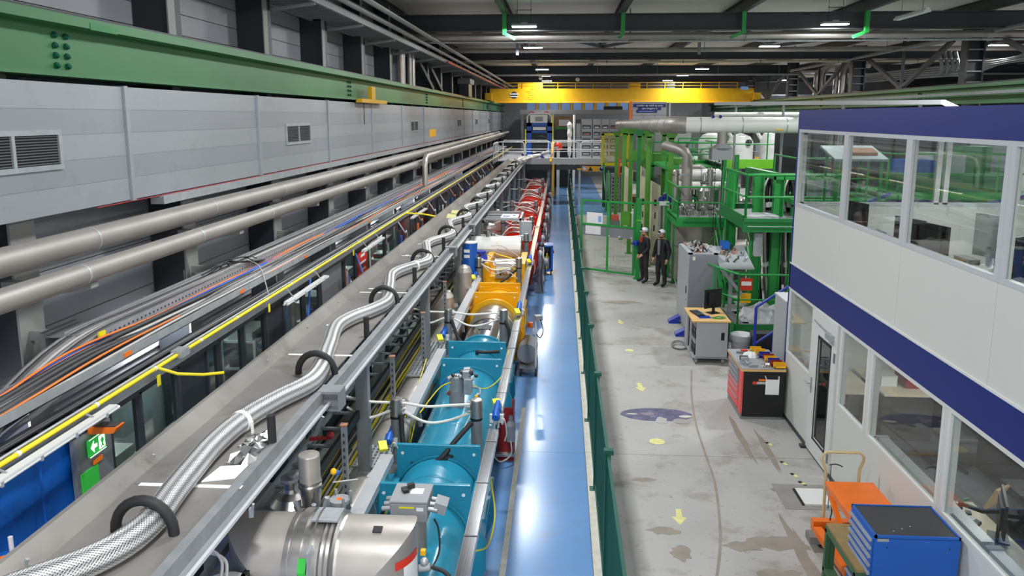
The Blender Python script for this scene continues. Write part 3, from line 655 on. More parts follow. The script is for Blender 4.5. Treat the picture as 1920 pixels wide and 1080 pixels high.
solo('warning_tag', MB('orange').box(-3.735, -3.725, 5.62, 5.74, 2.43, 2.47), 'small orange tag between the exit sign and the green notice', 'tag')
t = Thing('tool_holder', 'orange wedge-shaped holder projecting above the exit sign', 'holder', (-3.6, 5.75, 2.66)); t.part('tray', MB('orange').ext([(-3.74, 2.7), (-3.74, 2.76), (-3.5, 2.76), (-3.53, 2.715)], 'y', 5.6, 5.72)); t.part('cover', MB('charcoal').box(-3.73, -3.52, 5.615, 5.705, 2.76, 2.77))
t = Thing('red_sign', 'red sign with white lettering on the dark glass partition', 'sign', (-3.77, 14.3, 2)); t.part('plate', MB('red').box(-3.79, -3.77, 14.02, 14.7, 2.1, 2.66)); 
for k, (w, h) in enumerate(((.3, .05), (.42, .04), (.36, .04), (.44, .06))): t.part('white_line', MB('paper').box(-3.77, -3.768, 14.36 - w / 2, 14.36 + w / 2, 2.56 - .13 * k, 2.56 - .13 * k + h))
t = Thing('valve_group', 'cluster of small coloured pipes and valves against the grey partition panel', 'valves', (-3.7, 13.1, 1.6))
for k in range(5): t.part('pipe', MB(('copper', 'galv', 'blue', 'copper', 'galv')[k]).cyl((-3.7, 12.95 + .06 * k, 1.5), (-3.7, 12.95 + .06 * k, 2.6 - .06 * k), .018, n=7)); t.part('valve', MB(('galv', 'blue', 'copper', 'galv', 'galv')[k]).ball((-3.7, 12.95 + .06 * k, 2.1 + .05 * k), .035, 8))
solo('blue_hose', MB('blue_cable').tube(spline([(-3.75, 11.2, 2.84), (-3.68, 10.95, 2.75), (-3.66, 10.75, 2.3), (-3.64, 10.6, 1.8), (-3.6, 10.5, 1.3)], 5), .016, 7), 'blue hose hanging down in front of the glass partition', 'hose')
t = Thing('printed_bag', 'shiny blue bag with an orange patch hanging at the near end before the tarp', 'bag', (-3.5, 4.15, 2.2)); t.part('body', MB('blue').ball((-3.55, 4.35, 2.3), .13)); t.part('patch', MB('orange').ball((-3.52, 4.3, 2.37), .07)); t.part('nozzle', MB('frame_white').cyl((-3.53, 4.4, 2.42), (-3.53, 4.4, 2.52), .015))

r5 = random.Random(17)
for k in range(12):
    y = 16.8 + 2.05 * k; c = ('blue_machine', 'orange', 'steel_dark', 'insul_white', 'blue', 'copper')[k % 6]
    t = Thing('service_unit', f'{ORD[k]} small {("blue", "orange", "dark", "white", "bright blue", "copper")[k % 6]} service unit from the near side between partition and walkway', 'unit', (-3.55, y, 0))
    t.part('post', MB('steel_dark').box(-3.62, -3.56, y, y + .06, 0, 2.7)); t.part('box', MB(c).box(-3.64, -3.54, y + .02, y + .2, 2.42, 2.56)); t.part('valve', MB(('galv', 'blue', 'orange')[k % 3]).ball((-3.5, y + .5, 2.4), .06, 8)); t.part('pipe', MB(('galv', 'copper', 'pale_cable')[k % 3]).tube(spline([(-3.55, y + .5, 0), (-3.5, y + .5, 2.4), (-3.52, y + .35, 2.6), (-3.66, y + .3, 2.85)], 4), .018, 6))
solo('blue_hose', MB('blue_cable').tube(spline([(-3.7, 13.6, 2.75), (-3.55, 13.4, 2.5), (-3.4, 13.1, 2.42), (-3.2, 12.95, 2.5)], 5), .014, 7), 'blue hose sagging from the partition towards the walkway past the tube lamp', 'hose')
# ================================================================ WALKWAY WITH THE BRAIDED LINE
t = Thing('walkway', 'long steel walkway deck with a raised left lip carrying the braided hose', 'walkway', (-2.6, 2, 2.4))
dk = [2.0, 5.0, 8.07, 11.15, 14.2, 17.3, 20.4, 23.4, 26.5, 29.6, 32.7, 35.7, 38.8, 42, 46]
for a, b in zip(dk, dk[1:]):
    t.part('deck_plate', MB('walk_steel').box(-3.03, -2.32, a + .004, b - .004, 2.585, 2.6))
    m = MB('walk_steel'); m.ext([(-3.035, 2.585), (-3.03, 2.6), (-3.12, 2.72), (-3.155, 2.72), (-3.155, 2.712), (-3.125, 2.71)], 'y', a, b); t.part('left_lip', m)
for a, b, x in ((2, 6.92, -2.25), (7.1, 15.1, -2.2), (15.4, 18.4, -2.2), (18.7, 46, -2.2)):
    t.part('edge_channel', MB('galv_dull').box(x - .01, x, a, b, 2.49, 2.61).box(x - .07, x - .01, a, b, 2.6, 2.61).box(x, x + .07, a, b, 2.49, 2.5))
    t.part('edge_trim', MB('frame_grey').box(x + .05, x + .075, a, b, 2.485, 2.508))
for y, x in ((7.0, -2.3), (15.25, -2.3), (18.55, -2.3)): t.part('cross_beam', MB('galv_dull').box(x, x + .22, y - .1, y + .1, 2.59, 2.615).box(x, x + .22, y - .1, y + .1, 2.42, 2.44).box(x + .02, x + .2, y - .02, y + .02, 2.44, 2.59).box(x + .2, x + .22, y - .1, y + .1, 2.44, 2.59))
for y in (5.0, 8.07, 11.15, 14.22): t.part('white_tape', MB('tape').box(-2.99, -2.24, y - .022, y + .022, 2.6, 2.603), 'white tape across the deck')
for x, y in ((-2.9, 9.3), (-2.86, 9.75), (-2.88, 11.4), (-2.86, 12.4), (-2.9, 14.3), (-2.9, 15.6)): t.part('sticker', MB('paper').obox((x, y, 2.602), (.07, .06, .003), .3))
for x, y, s in ((-2.72, 9.6, .25), (-2.66, 11.5, .2)): t.part('mark', MB('tape').obox((x - .06, y, 2.601), (.16, .02, .002), .2).obox((x - .1, y - .06, 2.601), (.08, .02, .002), -.5))
for y in (3.9, 5.3, 7.6, 8.9, 10.2): t.part('rivet', MB('galv').cyl((-3.05, y, 2.665), (-3.04, y, 2.69), .012, n=6))
for y in (20.2, 21.0): t.part('yellow_mark', MB('yellow_mark').obox((-2.85, y, 2.602), (.3, .9, .003), .1))
for y in (8.3, 12.4, 16.5, 20.6, 24.7, 28.8, 33, 37, 41, 45): t.part('support_post', MB('steel_grey').box(-2.3, -2.16, y - .06, y + .06, 0, 2.49)); t.part('support_post', MB('steel_grey').box(-3.1, -2.96, y - .1, y + .1, 0, 2.58))
def hx(y):
    return -2.53 + .15 * cos(2 * pi * (y - 7.25) / 3.07) - .03 * sin(4 * pi * (y - 7.25) / 3.07) + .04 * (y > 13)
pts = [(-3.12, 3.3, 2.7), (-2.9, 3.6, 2.7), (-2.7, 3.85, 2.69), (-2.58, 4.08, 2.69), (-2.55, 4.36, 2.69), (-2.59, 4.65, 2.69), (-2.63, 5.0, 2.69), (-2.67, 5.5, 2.69), (-2.64, 6.0, 2.69), (-2.53, 6.45, 2.69), (-2.4, 6.8, 2.69)]
y = 7.05
while y < 47: pts.append((hx(y), y, 2.69)); y += .38
t = Thing('braided_hose', 'fat silvery braided metal hose winding along the whole walkway deck', 'hose', (-2.6, 2, 2.6))
t.part('hose_body', MB('braid').tube(spline(pts, 3), .09, 22, uvk=1))
for y, m in ((12.75, 'paper'), (14.9, 'paper')): t.part('tie_band', MB(m).cyl((hx(y), y, 2.69), (hx(y + .045), y + .045, 2.69), .095, n=18))
t.part('tie_band', MB('paper').cyl((-2.645, 5.93, 2.69), (-2.637, 5.98, 2.69), .095, n=18)); t.part('tie_tail', MB('paper').box(-2.55, -2.535, 5.93, 5.96, 2.6, 2.7))
for y in (4.38, 7.5, 10.62, 13.6, 16.7): t.part('clamp_ring', MB('stainless').cyl((hx(y) if y > 5 else -2.55, y, 2.69), (hx(y + .05) if y > 5 else -2.555, y + .05, 2.69), .097, n=18))
for i in range(13):
    y = 4.36 + 3.07 * i if i else 4.36
    if y > 44: break
    xc = -2.6 + .13 * (i > 0); w = .19
    P = [(xc - w, y + .02, 2.6)] + [(xc - w * cos(a), y, 2.62 + .205 * sin(a)) for a in [pi * k / 12 for k in range(13)]] + [(xc + w, y, 2.6)]
    solo('hose_hoop', MB('rubber').tube(P, .034, 10), f'{ORD[i]} black foam-covered hoop over the braided hose, counting from the near end', 'hoop')
for i in range(12):
    y = 5.75 + 3.07 * i
    if y > 44: break
    solo('guide_post', MB('rubber').cyl((-2.3, y, 2.6), (-2.3, y, 2.84), .034, n=10), f'{ORD[i]} short black guide post beside the braided hose, counting from the near end', 'post')
t = Thing('foil_bundle', 'crumpled heap of silver foil on the walkway deck beside the hose', 'foil', (-2.42, 5.55, 2.6))
m = MB('stainless_bright'); rr_ = random.Random(3)
for a in range(3):
    k0 = []
    for i in range(7):
        for j in range(7): k0.append((-2.52 + .035 * i + rr_.uniform(-.015, .015), 5.45 + .06 * j + .1 * a - .1 + rr_.uniform(-.02, .02), 2.605 + rr_.uniform(.0, .07) * (0 < i < 6 and 0 < j < 6)))
    k = m.add(k0)
    for i in range(6):
        for j in range(6): q = k + i * 7 + j; m.face((q, q + 7, q + 8, q + 1))
t.part('foil', m)
solo('paper_sheet', MB('paper').ext([(-2.56, 5.05), (-2.34, 5.12), (-2.33, 5.34), (-2.53, 5.3)], 'z', 2.602, 2.61), 'blank white paper sheet lying on the walkway deck', 'paper')

# ================================================================ UNDER AND BESIDE THE WALKWAY
t = Thing('lower_cable_ladder', 'dark-railed cable ladder low under the walkway edge above the blue floor', 'cable ladder', (-2.45, 3, 1.85))
t.part('side_rail', MB('steel_grey').box(-2.6, -2.575, 3, 20, 1.83, 1.9)); t.part('side_rail', MB('black').box(-2.3, -2.26, 3, 20, 1.8, 1.9))
for k in range(36): t.part('rung', MB('steel_grey').box(-2.575, -2.3, 3.3 + .45 * k, 3.34 + .45 * k, 1.84, 1.865))
t = Thing('floor_cable_tray', 'low cable tray packed with pale and yellow cables behind the machine', 'cable tray', (-2.7, 5, .7))
t.part('tray_bed', MB('galv_dull').box(-3.05, -2.4, 5, 24, .7, .715)); t.part('side_lip', MB('steel_dark').box(-2.41, -2.39, 5, 24, .7, .86))
for k in range(18):
    mm = 'cable_yellow' if k in (2, 3, 6, 9, 10, 14, 16) else ('pale_cable', 'black_cable', 'pale_cable')[k % 3]
    t.part('cable', MB(mm).tube(spline([(-3.02 + .034 * k + random.uniform(-.03, .03), y, .735 + random.uniform(0, .05)) for y in (5, 8, 10, 12, 14, 17, 24)], 4), .018, 6))
for i, y in enumerate((6.9, 9.05, 11.2, 13.4)):
    t = Thing('strut_post', f'{ORD[i]} slotted steel strut post with an orange cap beside the cable trays', 'post', (-2.05, y, 0))
    t.part('post', MB('steel_grey').box(-2.075, -2.025, y - .025, y + .025, 0, 2.28)); t.part('cap', MB('copper').box(-2.085, -2.015, y - .035, y + .035, 2.28, 2.295))
    s = MB('steel_dark')
    for k in range(26): s.box(-2.06, -2.04, y - .0265, y - .024, .3 + .075 * k, .335 + .075 * k)
    t.part('slots', s, stuff=True)
t = Thing('cryogenic_pipe', 'thick stainless pipeline lying low between the cable trays and the magnets', 'pipe', (-2.22, 6.6, .9))
t.part('pipe_run', MB('stainless_dull').cyl((-2.22, 6.6, .9), (-2.22, 18.0, .9), .26, n=28))
for y in (7.4, 8.1, 9.8, 10.5, 12.6, 13.2, 15.4): t.part('joint_ring', MB('stainless').cyl((-2.22, y, .9), (-2.22, y + .06, .9), .272, n=28)); 
for y in (7.8, 10.9, 14): t.part('saddle', MB('steel_grey').box(-2.5, -2.0, y, y + .12, 0, .66))
t.part('tread_step', MB('galv').box(-2.4, -2.0, 8.3, 8.9, 1.17, 1.19)); t.part('tread_step', MB('galv').box(-2.4, -2.0, 11.5, 13.4, 1.17, 1.19))
m = MB('stainless_bright')
for i in range(6):
    for j in range(22): m.box(-2.38 + .06 * i, -2.35 + .06 * i, 11.55 + .083 * j, 11.6 + .083 * j, 1.19, 1.196)
for i in range(6):
    for j in range(7): m.box(-2.38 + .06 * i, -2.35 + .06 * i, 8.33 + .083 * j, 8.38 + .083 * j, 1.19, 1.196)
t.part('tread_studs', m, stuff=True)

# ================================================================ THE MACHINE: axis x=-1.33, z=1.0
AX, AZ = -1.33, 1.0
def plate_poly(): return [(AX - .47, 1.6), (AX - .47, 1.3), (AX - .62, 1.0), (AX - .62, .7), (AX - .5, .45), (AX - .5, .3), (AX + .5, .3), (AX + .5, .45), (AX + .62, .7), (AX + .62, 1.0), (AX + .47, 1.3), (AX + .47, 1.6)]
def magnet(label, mm, y0, y1, plates, r=.457, ends=True, bolts=True):
    t = Thing('magnet', label, 'magnet', (AX, y0, 0))
    t.part('tank', MB(mm).lathe((AX, y0, AZ), (0, 1, 0), [(0, r - .03), (.02, r), (y1 - y0 - .02, r), (y1 - y0, r - .03)], 48))
    if ends: t.part('end_flange', MB(mm).cyl((AX, y0 - .02, AZ), (AX, y0 + .05, AZ), r + .08, n=48)); t.part('end_flange', MB(mm).cyl((AX, y1 - .05, AZ), (AX, y1 + .02, AZ), r + .03, n=48))
    for y in plates:
        p = t.part('support_plate', MB(mm).ext(plate_poly(), 'y', y - .025, y + .025), bevel=.006)
        if bolts:
            for dx in (-.4, .4): sub(p, t.base, 'lifting_hole', MB('paper').cyl((AX + dx, y - .03, 1.5), (AX + dx, y - .026, 1.5), .018, n=10))
            sub(p, t.base, 'collar', MB(mm).lathe((AX, y - .06, AZ), (0, 1, 0), [(0, r + .005), (.0, r + .03), (.12, r + .03), (.12, r)], 48))
    for a, b in zip(plates[::2], plates[1::2]):
        for s in (-1, 1):
            t.part('side_bracket', MB(mm).box(AX + s * .42, AX + s * .62, a, b, 1.2, 1.235).ext([(a + .15, 1.22), (b - .02, 1.22), (b - .02, .7), (a + .1, .7)], 'x', AX + s * .53, AX + s * .55))
            for k in range(3): t.part('bolt', MB('galv').cyl((AX + s * .5 + .05 * (k - 1), a + .28, 1.235), (AX + s * .5 + .05 * (k - 1), a + .28, 1.25), .012, n=6))
        t.part('foot', MB(mm).box(AX - .45, AX + .45, a + .05, b - .05, .12, .5)); t.part('jack', MB('steel_grey').cyl((AX - .35, (a + b) / 2, 0), (AX - .35, (a + b) / 2, .12), .08).cyl((AX + .35, (a + b) / 2, 0), (AX + .35, (a + b) / 2, .12), .08))
    return t
mg = magnet('near teal magnet tank with two pairs of square plates', 'teal', 5.62, 12.85, (7.12, 8.05, 11.15, 12.05))
mg.part('weld_seam', MB('teal').lathe((AX, 7.55, AZ), (0, 1, 0), [(0, .457), (.005, .466), (.02, .466), (.025, .457)], 48)); mg.part('weld_seam', MB('teal').lathe((AX, 9.0, AZ), (0, 1, 0), [(0, .457), (.005, .464), (.02, .464), (.025, .457)], 48))
yl = magnet('yellow magnet tank with two square plates beyond the stainless section', 'yellow', 15.25, 19.6, (15.62, 16.55))
yl.part('saddle_top', MB('yellow').ext([(AX - .42, 1.3), (AX - .3, 1.52), (AX + .3, 1.52), (AX + .42, 1.3)], 'y', 17.6, 19.4)); yl.part('side_wing', MB('yellow').box(AX + .36, AX + .5, 18.0, 19.6, 1.0, 1.75)); yl.part('side_wing', MB('yellow').box(AX - .5, AX - .36, 18.0, 19.6, 1.0, 1.75))
RED = (('near red magnet with a red side plate past the pale cross vessel', 22.4, 27.2, (23.0, 24.2)), ('second red magnet, behind the near red one', 27.9, 32.6, (28.6, 29.7)), ('third red magnet, closest to the footbridge', 33.2, 38.2, (34, 35.2)), ('fourth red magnet, just in front of the footbridge', 38.9, 44, (39.6, 40.6)))
for lb, a, b, pl in RED:
    r_ = magnet(lb, 'red', a, b, pl)
    r_.part('side_panel', MB('red').box(AX + .47, AX + .5, a + .4, a + 2.2, .75, 1.72)); r_.part('top_frame', MB('red').box(AX - .45, AX + .45, b - 1.6, b - 1.45, 1.45, 1.75)); r_.part('top_box', MB('stainless_dull').box(AX - .25, AX + .2, a + 2.8, a + 3.2, 1.4, 1.8))
    for k in range(6): r_.part('pipe_bend', MB(('stainless', 'hose_white', 'red_dark')[k % 3]).tube(spline([(AX - .5, a + .5 + .7 * k, 1.5), (AX - .2, a + .6 + .7 * k, 1.75 + .05 * (k % 2)), (AX + .3, a + .5 + .7 * k, 1.7), (AX + .55, a + .55 + .7 * k, 1.45)], 4), .025, 6))
# stainless sections of the string
t = Thing('end_module', 'plain stainless drum closing the near end of the teal magnet', 'vessel', (AX, 3.8, 0))
t.part('drum', MB('stainless_dull').lathe((AX, 3.8, AZ), (0, 1, 0), [(0, 0), (0, .4), (.03, .43), (1.78, .43)], 48)); t.part('seam', MB('stainless').lathe((AX, 5.1, AZ), (0, 1, 0), [(0, .43), (.005, .436), (.02, .436), (.025, .43)], 48)); t.part('stand', MB('steel_grey').box(AX - .35, AX + .35, 4.2, 4.8, 0, .62))
t = Thing('bellows_section', 'bright stainless sleeve between the teal and yellow magnets', 'vessel', (AX, 12.87, 0))
t.part('sleeve', MB('stainless_bright').lathe((AX, 12.87, AZ), (0, 1, 0), [(0, .435), (1.25, .435)], 48)); t.part('sleeve', MB('stainless').lathe((AX, 14.1, AZ), (0, 1, 0), [(0, .41), (0, .452), (1.12, .452), (1.12, .41)], 48))
t.part('gap_ring', MB('black').lathe((AX, 14.06, AZ), (0, 1, 0), [(0, .437), (.05, .437)], 48)); t.part('seam', MB('stainless_dull').lathe((AX, 14.7, AZ), (0, 1, 0), [(0, .452), (.01, .458), (.03, .458), (.04, .452)], 48)); t.part('vent_plate', MB('steel_dark').obox((AX + .02, 13.5, 1.437), (.16, .26, .012)).obox((AX - .1, 13.42, 1.43), (.05, .08, .012), .4)); t.part('stand', MB('steel_grey').box(AX - .35, AX + .35, 13.4, 14.2, 0, .6))
t = Thing('linking_module', 'stainless linking section with small fittings after the yellow magnet', 'vessel', (AX, 19.6, 0)); t.part('sleeve', MB('stainless').lathe((AX, 19.6, AZ), (0, 1, 0), [(0, .42), (2.7, .42)], 40)); t.part('stand', MB('steel_grey').box(AX - .35, AX + .35, 20.4, 21.2, 0, .62))
for k in range(7): t.part('fitting', MB(('stainless_bright', 'steel_grey')[k % 2]).cyl((AX - .3 + .1 * k, 19.8 + .25 * (k % 3), 1.3), (AX - .3 + .1 * k, 19.8 + .25 * (k % 3), 1.62), .04))
for i, (a, b) in enumerate(((27.2, 27.9), (32.6, 33.2), (38.2, 38.9))):
    t = Thing('short_bellows', f'{ORD[i]} short stainless joint between the red magnets', 'vessel', (AX, a, 0)); t.part('sleeve', MB('stainless').lathe((AX, a, AZ), (0, 1, 0), [(0, .42), (b - a, .42)], 40)); t.part('stand', MB('steel_grey').box(AX - .3, AX + .3, a + .1, b - .1, 0, .62))
# pillars with caps, two abreast, with their hoses
PN = ('near the grey control box', 'at the stainless sleeve', 'at the yellow plates', 'at the pale cross vessel', 'at the near red magnet', 'at the second red magnet', 'at the third red magnet', 'at the fourth red magnet')
for i, y in enumerate((8.3, 12.45, 17.2, 20.9, 24.6, 29.2, 34.6, 40)):
    for s, x in (('wall-side', -1.85), ('aisle-side', -.93)):
        t = Thing('instrument_mast', f'grey steel pillar with metal cap, {s} one of two {PN[i]}', 'pillar', (x, y, 1.22))
        t.part('base_plate', MB('galv').box(x - .13, x + .13, y - .1, y + .1, 1.235, 1.26)); t.part('tube', MB('steel_grey').cyl((x, y, 1.25), (x, y, 1.82), .064, n=18)); t.part('collar', MB('black').cyl((x, y, 1.8), (x, y, 1.83), .07, n=18))
        t.part('cap', MB('stainless').lathe((x, y, 1.83), (0, 0, 1), [(0, .07), (.2, .07), (.21, .06), (.215, 0)], 18))
        for k in range(3): t.part('connector', MB('galv').cyl((x, y, 1.9 + .05 * k), (x + .1 * (1 if s == 'wall-side' else -1), y + .02 * (k - 1), 1.9 + .05 * k), .016, n=7))
    for k in range(2 if i < 6 else 1):
        z = 1.98 - .1 * k
        solo('white_hose', MB('hose_white').tube(spline([(-2.45, y + .1, z + .02 - .03 * k), (-2.2, y + .02, z + (.0 if k == 0 else -.1)), (-1.92, y, z)], 6), .016, 8), f'{"upper" if k == 0 else "lower"} white hose from walkway to pillar {PN[i]}', 'hose')
        solo('white_hose', MB('hose_white').tube(spline([(-1.78, y, z), (-1.5, y - .02, z - .03 - .09 * k), (-1.25, y, z - .02 - .08 * k), (-1.0, y, z)], 6), .017, 8), f'{"upper" if k == 0 else "lower"} white hose slung between pillars {PN[i]}', 'hose')
def hose(pts, r, m, label, n=7): return solo('black_hose' if 'black' in label else 'lead', MB(m).tube(spline(pts, n), r, 8), label, 'hose')
hose([(-1.78, 8.24, 1.86), (-1.76, 8.18, 1.6), (-1.7, 8.1, 1.42), (-1.5, 7.98, 1.36), (-1.3, 7.98, 1.46), (-1.15, 8.1, 1.62), (-.98, 8.25, 1.78)], .03, 'rubber', 'thick black hose looping from the near wall-side pillar up to its partner')
hose([(-1.4, 7.98, 1.4), (-1.25, 8.0, 1.46), (-1.1, 8.1, 1.48), (-.96, 8.2, 1.5)], .028, 'rubber', 'second thick black hose ending low on the near aisle-side pillar')
hose([(-1.79, 12.4, 1.86), (-1.68, 12.3, 1.6), (-1.5, 12.15, 1.44), (-1.32, 12.0, 1.42), (-1.3, 11.8, 1.5), (-1.15, 11.8, 1.5), (-.95, 11.85, 1.5)], .028, 'rubber', 'black hose dropping from the sleeve pillar onto the teal tank')
hose([(-.9, 12.4, 1.86), (-.83, 12.35, 1.7), (-.84, 12.3, 1.5), (-.95, 12.15, 1.47), (-1.15, 12.1, 1.46), (-1.3, 11.95, 1.44)], .028, 'rubber', 'black hose curving down the aisle-side sleeve pillar')
hose([(-1.35, 17.0, 1.5), (-1.15, 17.1, 1.62), (-.98, 17.15, 1.78)], .024, 'rubber', 'black hose rising to the aisle-side pillar at the yellow plates')
hose([(-1.75, 9.2, 1.5), (-1.55, 9.5, 1.72), (-1.38, 9.55, 1.8)], .008, 'cable_yellow', 'yellow lead running from the wall-side duct to the grey valve head')
hose([(-1.28, 9.6, 1.85), (-1.0, 9.8, 1.62), (-.8, 10.4, 1.6), (-.74, 11.0, 1.78)], .007, 'cable_yellow', 'yellow lead hanging from the valve head to the aisle-side duct')
hose([(-1.96, 10.9, 1.66), (-1.9, 9.6, 1.5), (-1.86, 9.0, 1.1), (-1.8, 8.9, 1.3), (-1.8, 9.3, 1.5)], .007, 'cable_yellow', 'yellow lead looping below the wall-side duct beside the teal tank')
hose([(-.68, 7.3, 1.6), (-.62, 7.1, 1.3), (-.66, 6.8, 1.15), (-.76, 6.6, 1.2)], .008, 'cable_yellow', 'yellow lead hanging on the aisle side of the teal flange')
hose([(-1.18, 8.2, 1.5), (-1.0, 8.9, 1.75), (-.95, 8.4, 2.0)], .008, 'pale_cable', 'thin pale lead rising over the near teal plates')
# cable ducts on both sides
t = Thing('cable_duct', 'long clear-lidded steel cable duct along the aisle side of the magnets', 'duct', (-.72, 4, 1.65))
for a, b in ((3.4, 8.15), (8.7, 13.1), (13.5, 18), (18.3, 24), (24.3, 32), (32.4, 44.5)):
    t.part('trunking', MB('alu').box(-.775, -.665, a, b, 1.68, 1.7).box(-.775, -.77, a, b, 1.7, 1.75).box(-.67, -.665, a, b, 1.7, 1.75)); t.part('clear_lid', MB('plexi_duct').box(-.775, -.665, a, b, 1.75, 1.756))
    for k in range(4): t.part('wire', MB(('grey_cable', 'pale_cable', 'pale_cable', 'white')[k]).cyl((-.755 + .023 * k, a, 1.72), (-.755 + .023 * k, b, 1.72), .011, n=6))
    y = a + .6
    while y < min(b, 14): t.part('strap', MB('steel_dark').box(-.78, -.66, y, y + .012, 1.757, 1.76)); y += .95
for y in (5, 7.1, 9.5, 12, 15.6, 19, 23, 27, 31, 36, 41): t.part('bracket', MB('galv').bar((-.72, y, 1.68), (-.8, y + .02, 1.25), .05))
t = Thing('cable_duct', 'long grey cable duct along the wall side of the magnets', 'duct', (-1.84, 6.3, 1.5))
for a, b in ((6.3, 7.75), (8.9, 11.6), (12.7, 17)):
    t.part('trunking', MB('alu').box(-1.91, -1.77, a, b, 1.53, 1.55).box(-1.91, -1.9, a, b, 1.55, 1.6).box(-1.78, -1.77, a, b, 1.55, 1.6)); t.part('lid', MB('alu').box(-1.91, -1.77, a, b, 1.6, 1.606))
    for k in range(3): t.part('wire', MB(('cable_yellow', 'pale_cable', 'white')[k]).cyl((-1.875 + .035 * k, a, 1.57), (-1.875 + .035 * k, b, 1.57), .012, n=6))
for y in (7, 9.5, 11.2, 14, 16): t.part('bracket', MB('galv').bar((-1.84, y, 1.53), (-1.8, y, 1.2), .05))
t.part('slot_plate', MB('galv').box(-1.92, -1.76, 12.9, 14.6, 1.5, 1.52)); 
for k in range(6): t.part('slot', MB('charcoal').box(-1.88, -1.8, 13.0 + .25 * k, 13.12 + .25 * k, 1.52, 1.523))
# blue valve groups on the ducts
for i, (x, y, z) in enumerate(((-1.9, 8.05, 1.55), (-.72, 8.4, 1.72), (-1.9, 12.1, 1.6), (-.72, 13.3, 1.75), (-1.9, 16.9, 1.6), (-.72, 18.1, 1.75))):
    t = Thing('valve_pair', f'pair of blue valves on the {"wall" if x < -1 else "aisle"}-side duct, {("beside the near pillars", "beside the sleeve pillars", "beside the yellow plates")[i // 2]}', 'valve', (x, y, z))
    for k in range(2): t.part('valve', MB('blue').cyl((x, y + .22 * k, z + .06), (x, y + .22 * k + .1, z + .1), .045, n=12).mat('blue_cable').cyl((x, y + .22 * k + .1, z + .1), (x, y + .22 * k + .15, z + .12), .03, n=10))
    t.part('bracket', MB('frame_white').box(x - .08, x + .08, y + .13, y + .16, z - .05, z + .05)); t.part('yellow_tag', MB('safety_yellow').obox((x - .02, y + (.42 if i == 1 else -.15), z + .08), (.09, .12, .04), .4, .5))
    for k in range(4): t.part('fitting', MB('galv').cyl((x - .06 + .04 * k, y - .1 + .1 * k, z - .1), (x - .05 + .04 * k, y - .1 + .12 * k, z + .02), .015, n=6))
    t.part('lead', MB('hose_white').tube(spline([(x + .03, y, z), (x + .1, y - .1, z + .1), (x + .12, y + .1, z - .15), (x + .09, y + .2, z - .3)], 4), .008, 5))
# grey control box on its neck
t = Thing('control_box', 'grey control box on a short steel neck on the near teal tank', 'box', (-1.27, 6.2, 1.42))
t.part('neck', MB('stainless').cyl((-1.27, 6.25, 1.42), (-1.27, 6.25, 1.78), .12, n=24)); t.part('body', MB('plastic_grey').box(-1.43, -1.11, 6.06, 6.39, 1.77, 1.945), bevel=.012); t.part('lid', MB('plastic_grey').box(-1.435, -1.105, 6.055, 6.395, 1.945, 1.965), bevel=.006)
t.part('switch_knob', MB('black').obox((-1.33, 6.24, 1.98), (.05, .08, .025), .5).obox((-1.29, 6.3, 1.99), (.06, .04, .04), .5)); t.part('label', MB('paper').box(-1.28, -1.17, 6.2, 6.3, 1.965, 1.967)); t.part('yellow_strip', MB('safety_yellow').box(-1.35, -1.22, 6.058, 6.06, 1.9, 1.917)); t.part('label', MB('paper').box(-1.2, -1.14, 6.056, 6.06, 1.88, 1.91))
for s in (-1, 1):
    for k in range(3): t.part('gland', MB('galv').cyl((-1.27 + s * .16, 6.12 + .09 * k, 1.87), (-1.27 + s * .24, 6.12 + .09 * k, 1.86), .022, n=8))
t.part('plug_block', MB('plastic_grey').obox((-1.01, 6.2, 1.87), (.11, .16, .09), 0, 0, .3)); t.part('lead', MB('black').tube(spline([(-1.5, 6.15, 1.85), (-1.55, 6.1, 1.7), (-1.58, 6.0, 1.5), (-1.62, 5.8, 1.3)], 5), .016, 6)); t.part('lead', MB('cable_yellow').tube(spline([(-1.49, 6.2, 1.8), (-1.53, 6.12, 1.65), (-1.6, 6.0, 1.4)], 5), .01, 6)); t.part('lead', MB('black').tube(spline([(-1.06, 6.12, 1.78), (-1.02, 6.1, 1.7), (-1.0, 6.0, 1.55), (-1.05, 5.9, 1.45)], 5), .008, 6))
# grey valve head on the tank
t = Thing('valve_assembly', 'grey cylindrical valve head with a cluttered metal top on the teal tank', 'valve', (-1.33, 9.6, 1.42))
t.part('neck', MB('plastic_grey').cyl((-1.33, 9.6, 1.42), (-1.33, 9.6, 1.68), .1, n=20)); t.part('body', MB('galv').cyl((-1.33, 9.6, 1.68), (-1.33, 9.6, 1.86), .095, n=20)); t.part('actuator', MB('steel_dark').cyl((-1.28, 9.57, 1.91), (-1.12, 9.62, 1.91), .045, n=12).mat('galv').box(-1.24, -1.16, 9.5, 9.7, 1.86, 1.95)); t.part('manifold', MB('galv').box(-1.22, -1.12, 9.45, 9.6, 1.66, 1.86))
for k in range(8): t.part('fitting', MB(('galv', 'steel_dark', 'stainless')[k % 3]).ball((-1.42 + .05 * k, 9.5 + .04 * (k % 3), 1.86 + .03 * (k % 2)), .028, 7))
t.part('red_plug', MB('red_dark').cyl((-1.45, 9.55, 1.62), (-1.41, 9.58, 1.66), .02)); t.part('blue_lead', MB('blue_cable').bar((-1.52, 9.45, 1.8), (-1.42, 9.52, 1.87), .016))
t.part('yellow_plug', MB('yellow').ball((-1.06, 9.5, 1.62), .03, 7)); t.part('hose', MB('galv').tube(spline([(-1.12, 9.5, 1.75), (-1.0, 9.3, 1.8), (-.95, 8.8, 1.9), (-.93, 8.45, 2.05)], 5), .014, 6))
